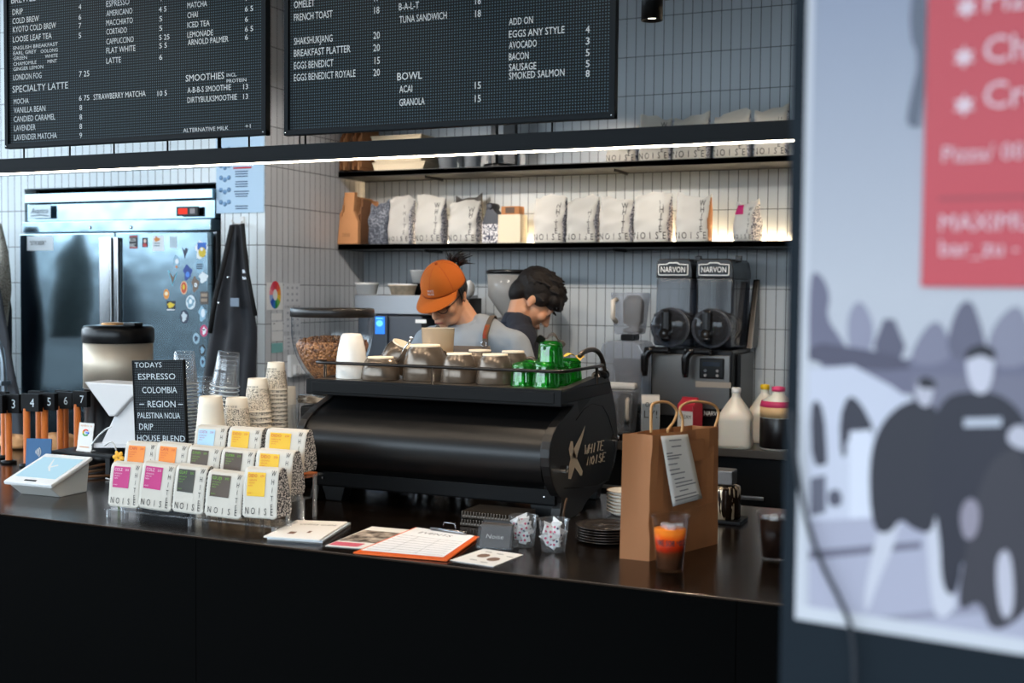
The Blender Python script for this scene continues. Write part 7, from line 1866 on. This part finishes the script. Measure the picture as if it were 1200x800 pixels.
b = MB(); b.tube([HB @ Vector((.020 * k / 3, -.1075 + .004 * abs(k / 3) ** 2, -.0775)) for k in range(-3, 4)], [.001, .0026, .0034, .0036, .0034, .0026, .001], 6); b.build('mouth', mat('lip_rose', None), BB)
b = MB(); ax = (HB @ Vector((0, .03, -.055)) - nbB).normalized(); q = ax.to_track_quat('Z', 'Y').to_matrix().to_4x4(); q.translation = nbB
b.grid(lambda u, v: q @ Vector(((.075 - .012 * v) * math.cos(2 * PI * (.06 + .88 * u) - PI / 2), (.078 - .012 * v) * math.sin(2 * PI * (.06 + .88 * u) - PI / 2), -.0 + .055 * v)), 36, 6); co_ = b.build('polo_collar', navy_p, BB); m_ = co_.modifiers.new('s', 'SOLIDIFY'); m_.thickness = .006
# ------------------------------------------------------------------ display panel with a poster, close to the viewer
v0 = RT * (938 - 600) + DN * 0 + FW * FPX
P0 = EYEP + v0 * (1.2 / FPX); P0.z = 0
PA = math.radians(-7.733)
ua = Vector((math.cos(PA), math.sin(PA), 0)); na = Vector((-ua.y, ua.x, 0))
def onp(px, py):
    d = RT * (px - 600) + DN * (py - 400) + FW * FPX; t = (P0 - EYEP).dot(na) / d.dot(na); q = EYEP + d * t - P0
    return q.dot(ua), q.z
dp = thing('display_panel', 'slate blue display panel standing close by at the right', 'panel', P0, PA)
xl = onp(919, 400)[0]
b = MB(); b.box((xl + .45, .024, 1.3), (.9, .04, 2.6), .004); b.build('board', mat('slate_panel', srgb(19, 29, 37), .65, spec=.2), dp)
b = MB(); b.box((xl + .45, .024, .02), (1.0, .3, .04), .006); b.build('base', BLACK, dp)
ps_ = thing('poster', 'monochrome street poster with a red text card', 'poster', P0, PA)
zb = onp(932, 725)[1]; PW, PH = .594, .84
b = MB(); b.box((PW / 2, .0015, zb + PH / 2), (PW, .002, PH)); b.build('poster_paper', mat('poster_white', srgb(208, 206, 210), .6), ps_)
bx0_, bz0_ = .0075, zb + .0155
pic = bpy.data.materials.new('printed_sky'); pic.use_nodes = True; tt = NT(pic); bb = tt.n['Principled BSDF']; bb.inputs['Roughness'].default_value = .55
tc = tt.new('ShaderNodeTexCoord'); sp_ = tt.new('ShaderNodeSeparateXYZ'); tt.link(tc.outputs['Object'], sp_.inputs[0]); mr = tt.new('ShaderNodeMapRange'); mr.inputs['From Min'].default_value = 1.66; mr.inputs['From Max'].default_value = 2.0; tt.link(sp_.outputs['Z'], mr.inputs['Value'])
mx = tt.new('ShaderNodeMix', data_type='RGBA'); mx.inputs['A'].default_value = srgb(196, 194, 200); mx.inputs['B'].default_value = srgb(146, 152, 172); tt.link(mr.outputs['Result'], mx.inputs['Factor']); tt.link(mx.outputs['Result'], bb.inputs['Base Color'])
ly = [0]
def flat(name, shapes, parent):
    """printed areas of the poster: (colour, outline in the photograph)"""
    b = MB(); ms = []
    for col, pts in shapes:
        m = mat('print_%d_%d_%d' % col, srgb(*col), .55)
        if m not in ms: ms.append(m)
        ly[0] += 1; y = -.0006 - .00006 * ly[0]
        q = [onp(*p) for p in pts]
        b.prism([(max(x, bx0_), max(z, bz0_)) for x, z in q], .00005, TR(0, y, 0), mi=ms.index(m))
    return b.build(name, ms, parent)
b = MB(); b.box(((bx0_ + PW - .0075) / 2, -.0002, (bz0_ + zb + PH - .0075) / 2), (PW - .015, .0006, PH - .023)); pr_ = b.build('photo_print', pic, ps_)
def sm(pts, it=2): return rnd(pts, it)
G = lambda *a: a
flat('printed_trees', [((112, 108, 128), sm([(948, 318), (962, 320), (974, 345), (968, 372), (985, 395), (1000, 420), (1060, 425), (1100, 400), (1210, 410), (1210, 470), (948, 455)])),
    ((150, 146, 164), sm([(990, 372), (1010, 345), (1030, 395), (1000, 440)])), ((96, 92, 110), sm([(1018, 420), (1042, 358), (1068, 422)], 1)), ((132, 128, 146), sm([(1060, 430), (1085, 380), (1105, 375), (1120, 425)])),
    ((104, 100, 118), sm([(1105, 420), (1120, 360), (1138, 348), (1150, 380), (1160, 425)])), ((140, 136, 152), sm([(1150, 430), (1165, 375), (1200, 350), (1215, 430)])), ((84, 80, 98), sm([(948, 400), (1010, 408), (1060, 418), (1070, 436), (948, 428)], 1))], ps_)
flat('printed_buildings', [((206, 204, 216), [(948, 432), (1000, 428), (1045, 452), (1070, 470), (1070, 640), (948, 640)]), ((60, 58, 70), sm([(952, 545), (950, 480), (956, 466), (966, 480), (970, 540), (968, 545)], 1)), ((52, 50, 62), sm([(986, 535), (984, 490), (994, 462), (1008, 470), (1024, 500), (1024, 512), (992, 512), (992, 535)], 1)),
    ((100, 98, 112), [(950, 560), (968, 556), (968, 600), (950, 604)]), ((222, 220, 230), [(996, 505), (1022, 503), (1022, 640), (996, 640)]), ((84, 82, 96), sm([(970, 575), (985, 572), (988, 592), (972, 594)], 1)), ((120, 116, 132), [(1070, 440), (1210, 440), (1210, 560), (1070, 560)])], ps_)
flat('printed_road', [((176, 172, 188), [(948, 610), (1210, 596), (1210, 790), (948, 725)]), ((110, 106, 122), [(948, 645), (1080, 634), (1080, 642), (948, 655)]), ((150, 146, 162), [(1030, 728), (1210, 700), (1210, 712), (1060, 738)])], ps_)
flat('printed_figures', [((206, 202, 210), sm([(1012, 700), (1024, 640), (1034, 610), (1058, 600), (1048, 640), (1030, 680), (1016, 722)])), ((206, 202, 210), sm([(1084, 600), (1112, 610), (1112, 680), (1124, 712), (1098, 728), (1090, 690)])),
    ((42, 40, 50), sm([(1022, 620), (1018, 540), (1032, 495), (1060, 470), (1090, 468), (1110, 500), (1100, 560), (1096, 626), (1070, 620), (1056, 606), (1042, 626)])), ((196, 190, 200), sm([(1076, 474), (1072, 450), (1086, 440), (1096, 452), (1090, 478)])), ((38, 36, 46), sm([(1074, 454), (1080, 440), (1096, 444), (1098, 456)])),
    ((40, 38, 50), sm([(1086, 560), (1094, 490), (1110, 462), (1140, 458), (1170, 460), (1196, 480), (1210, 510), (1210, 600), (1130, 640), (1122, 700), (1104, 690), (1102, 620)])), ((208, 202, 212), sm([(1132, 432), (1134, 414), (1150, 408), (1166, 416), (1164, 444), (1156, 462), (1140, 460)])), ((34, 32, 42), sm([(1130, 424), (1134, 408), (1152, 402), (1168, 410), (1166, 424), (1150, 414)])),
    ((196, 196, 206), [(1130, 490), (1174, 489), (1174, 499), (1130, 500)]), ((56, 52, 60), sm([(1120, 720), (1132, 640), (1150, 560), (1170, 530), (1205, 520), (1215, 700), (1190, 730), (1160, 740), (1150, 700)])), ((196, 190, 200), sm([(1180, 520), (1182, 502), (1198, 496), (1212, 508), (1210, 530)])), ((196, 190, 200), sm([(1166, 650), (1186, 640), (1190, 720), (1172, 726)])), ((150, 140, 152), sm([(1124, 600), (1136, 580), (1150, 592), (1146, 628), (1130, 634)]))], ps_)
flat('printed_lamp', [((104, 108, 122), sm([(1070, -20), (1066, 40), (1078, 70), (1066, 120), (1062, 148), (1082, 150), (1088, -20)], 1))], ps_)
rx0, rz0 = onp(1080, 336)
ly[0] += 2; y = -.0022 - .00006 * ly[0]
b = MB(); b.box((rx0 + .20, y, rz0 + .22), (.40, .0006, .44)); rc_ = b.build('red_card', mat('poster_red', srgb(206, 70, 80), .5), ps_)
b = MB(); xx, zz = onp(1090, 234); b.box((rx0 + .2, y - .0005, zz), (.37, .0002, .004)); b.build('divider', mat('poster_dark_red', srgb(172, 62, 72), .5), rc_)
b = MB()
pinkw = mat('poster_pink_white', srgb(236, 206, 212), .5)
for px, py, tx, hh in ((1152, 16, 'Pizza', .024), (1152, 75, 'Cheese', .024), (1152, 128, 'Cream', .024), (1104, 191, 'Pizza/ 00', .015), (1101, 271, 'MAXIMUM 12', .0155), (1101, 300, 'bar_zu - 12', .0155)):
    x_, z_ = onp(px, py); b.text(tx, (x_, y - .0006, z_), h=hh, sx=.95)
for px, py in ((1134, 10), (1131, 68), (1131, 124)):
    x_, z_ = onp(px, py); poly = [(x_ + (.011 if k % 2 == 0 else .0055) * math.sin(2 * PI * k / 12), z_ + (.011 if k % 2 == 0 else .0055) * math.cos(2 * PI * k / 12)) for k in range(12)]
    b.prism(poly, .0003, TR(0, y - .001, 0))
b.build('lettering', pinkw, rc_)
cb = thing('cable', 'thin black cable hanging across the lower left corner of the poster', 'cable', P0, PA)
b = MB(); b.tube(spline([Vector((*[onp(x, y_)[0]], -.012, onp(x, y_)[1])) for x, y_ in ((931, 480), (937, 535), (948, 600), (966, 655), (988, 700), (1001, 735), (1006, 800), (1004, 1000))], 8), .0026, 8); b.build('cord', mat('cable_grey', srgb(40, 42, 48), .5), cb)
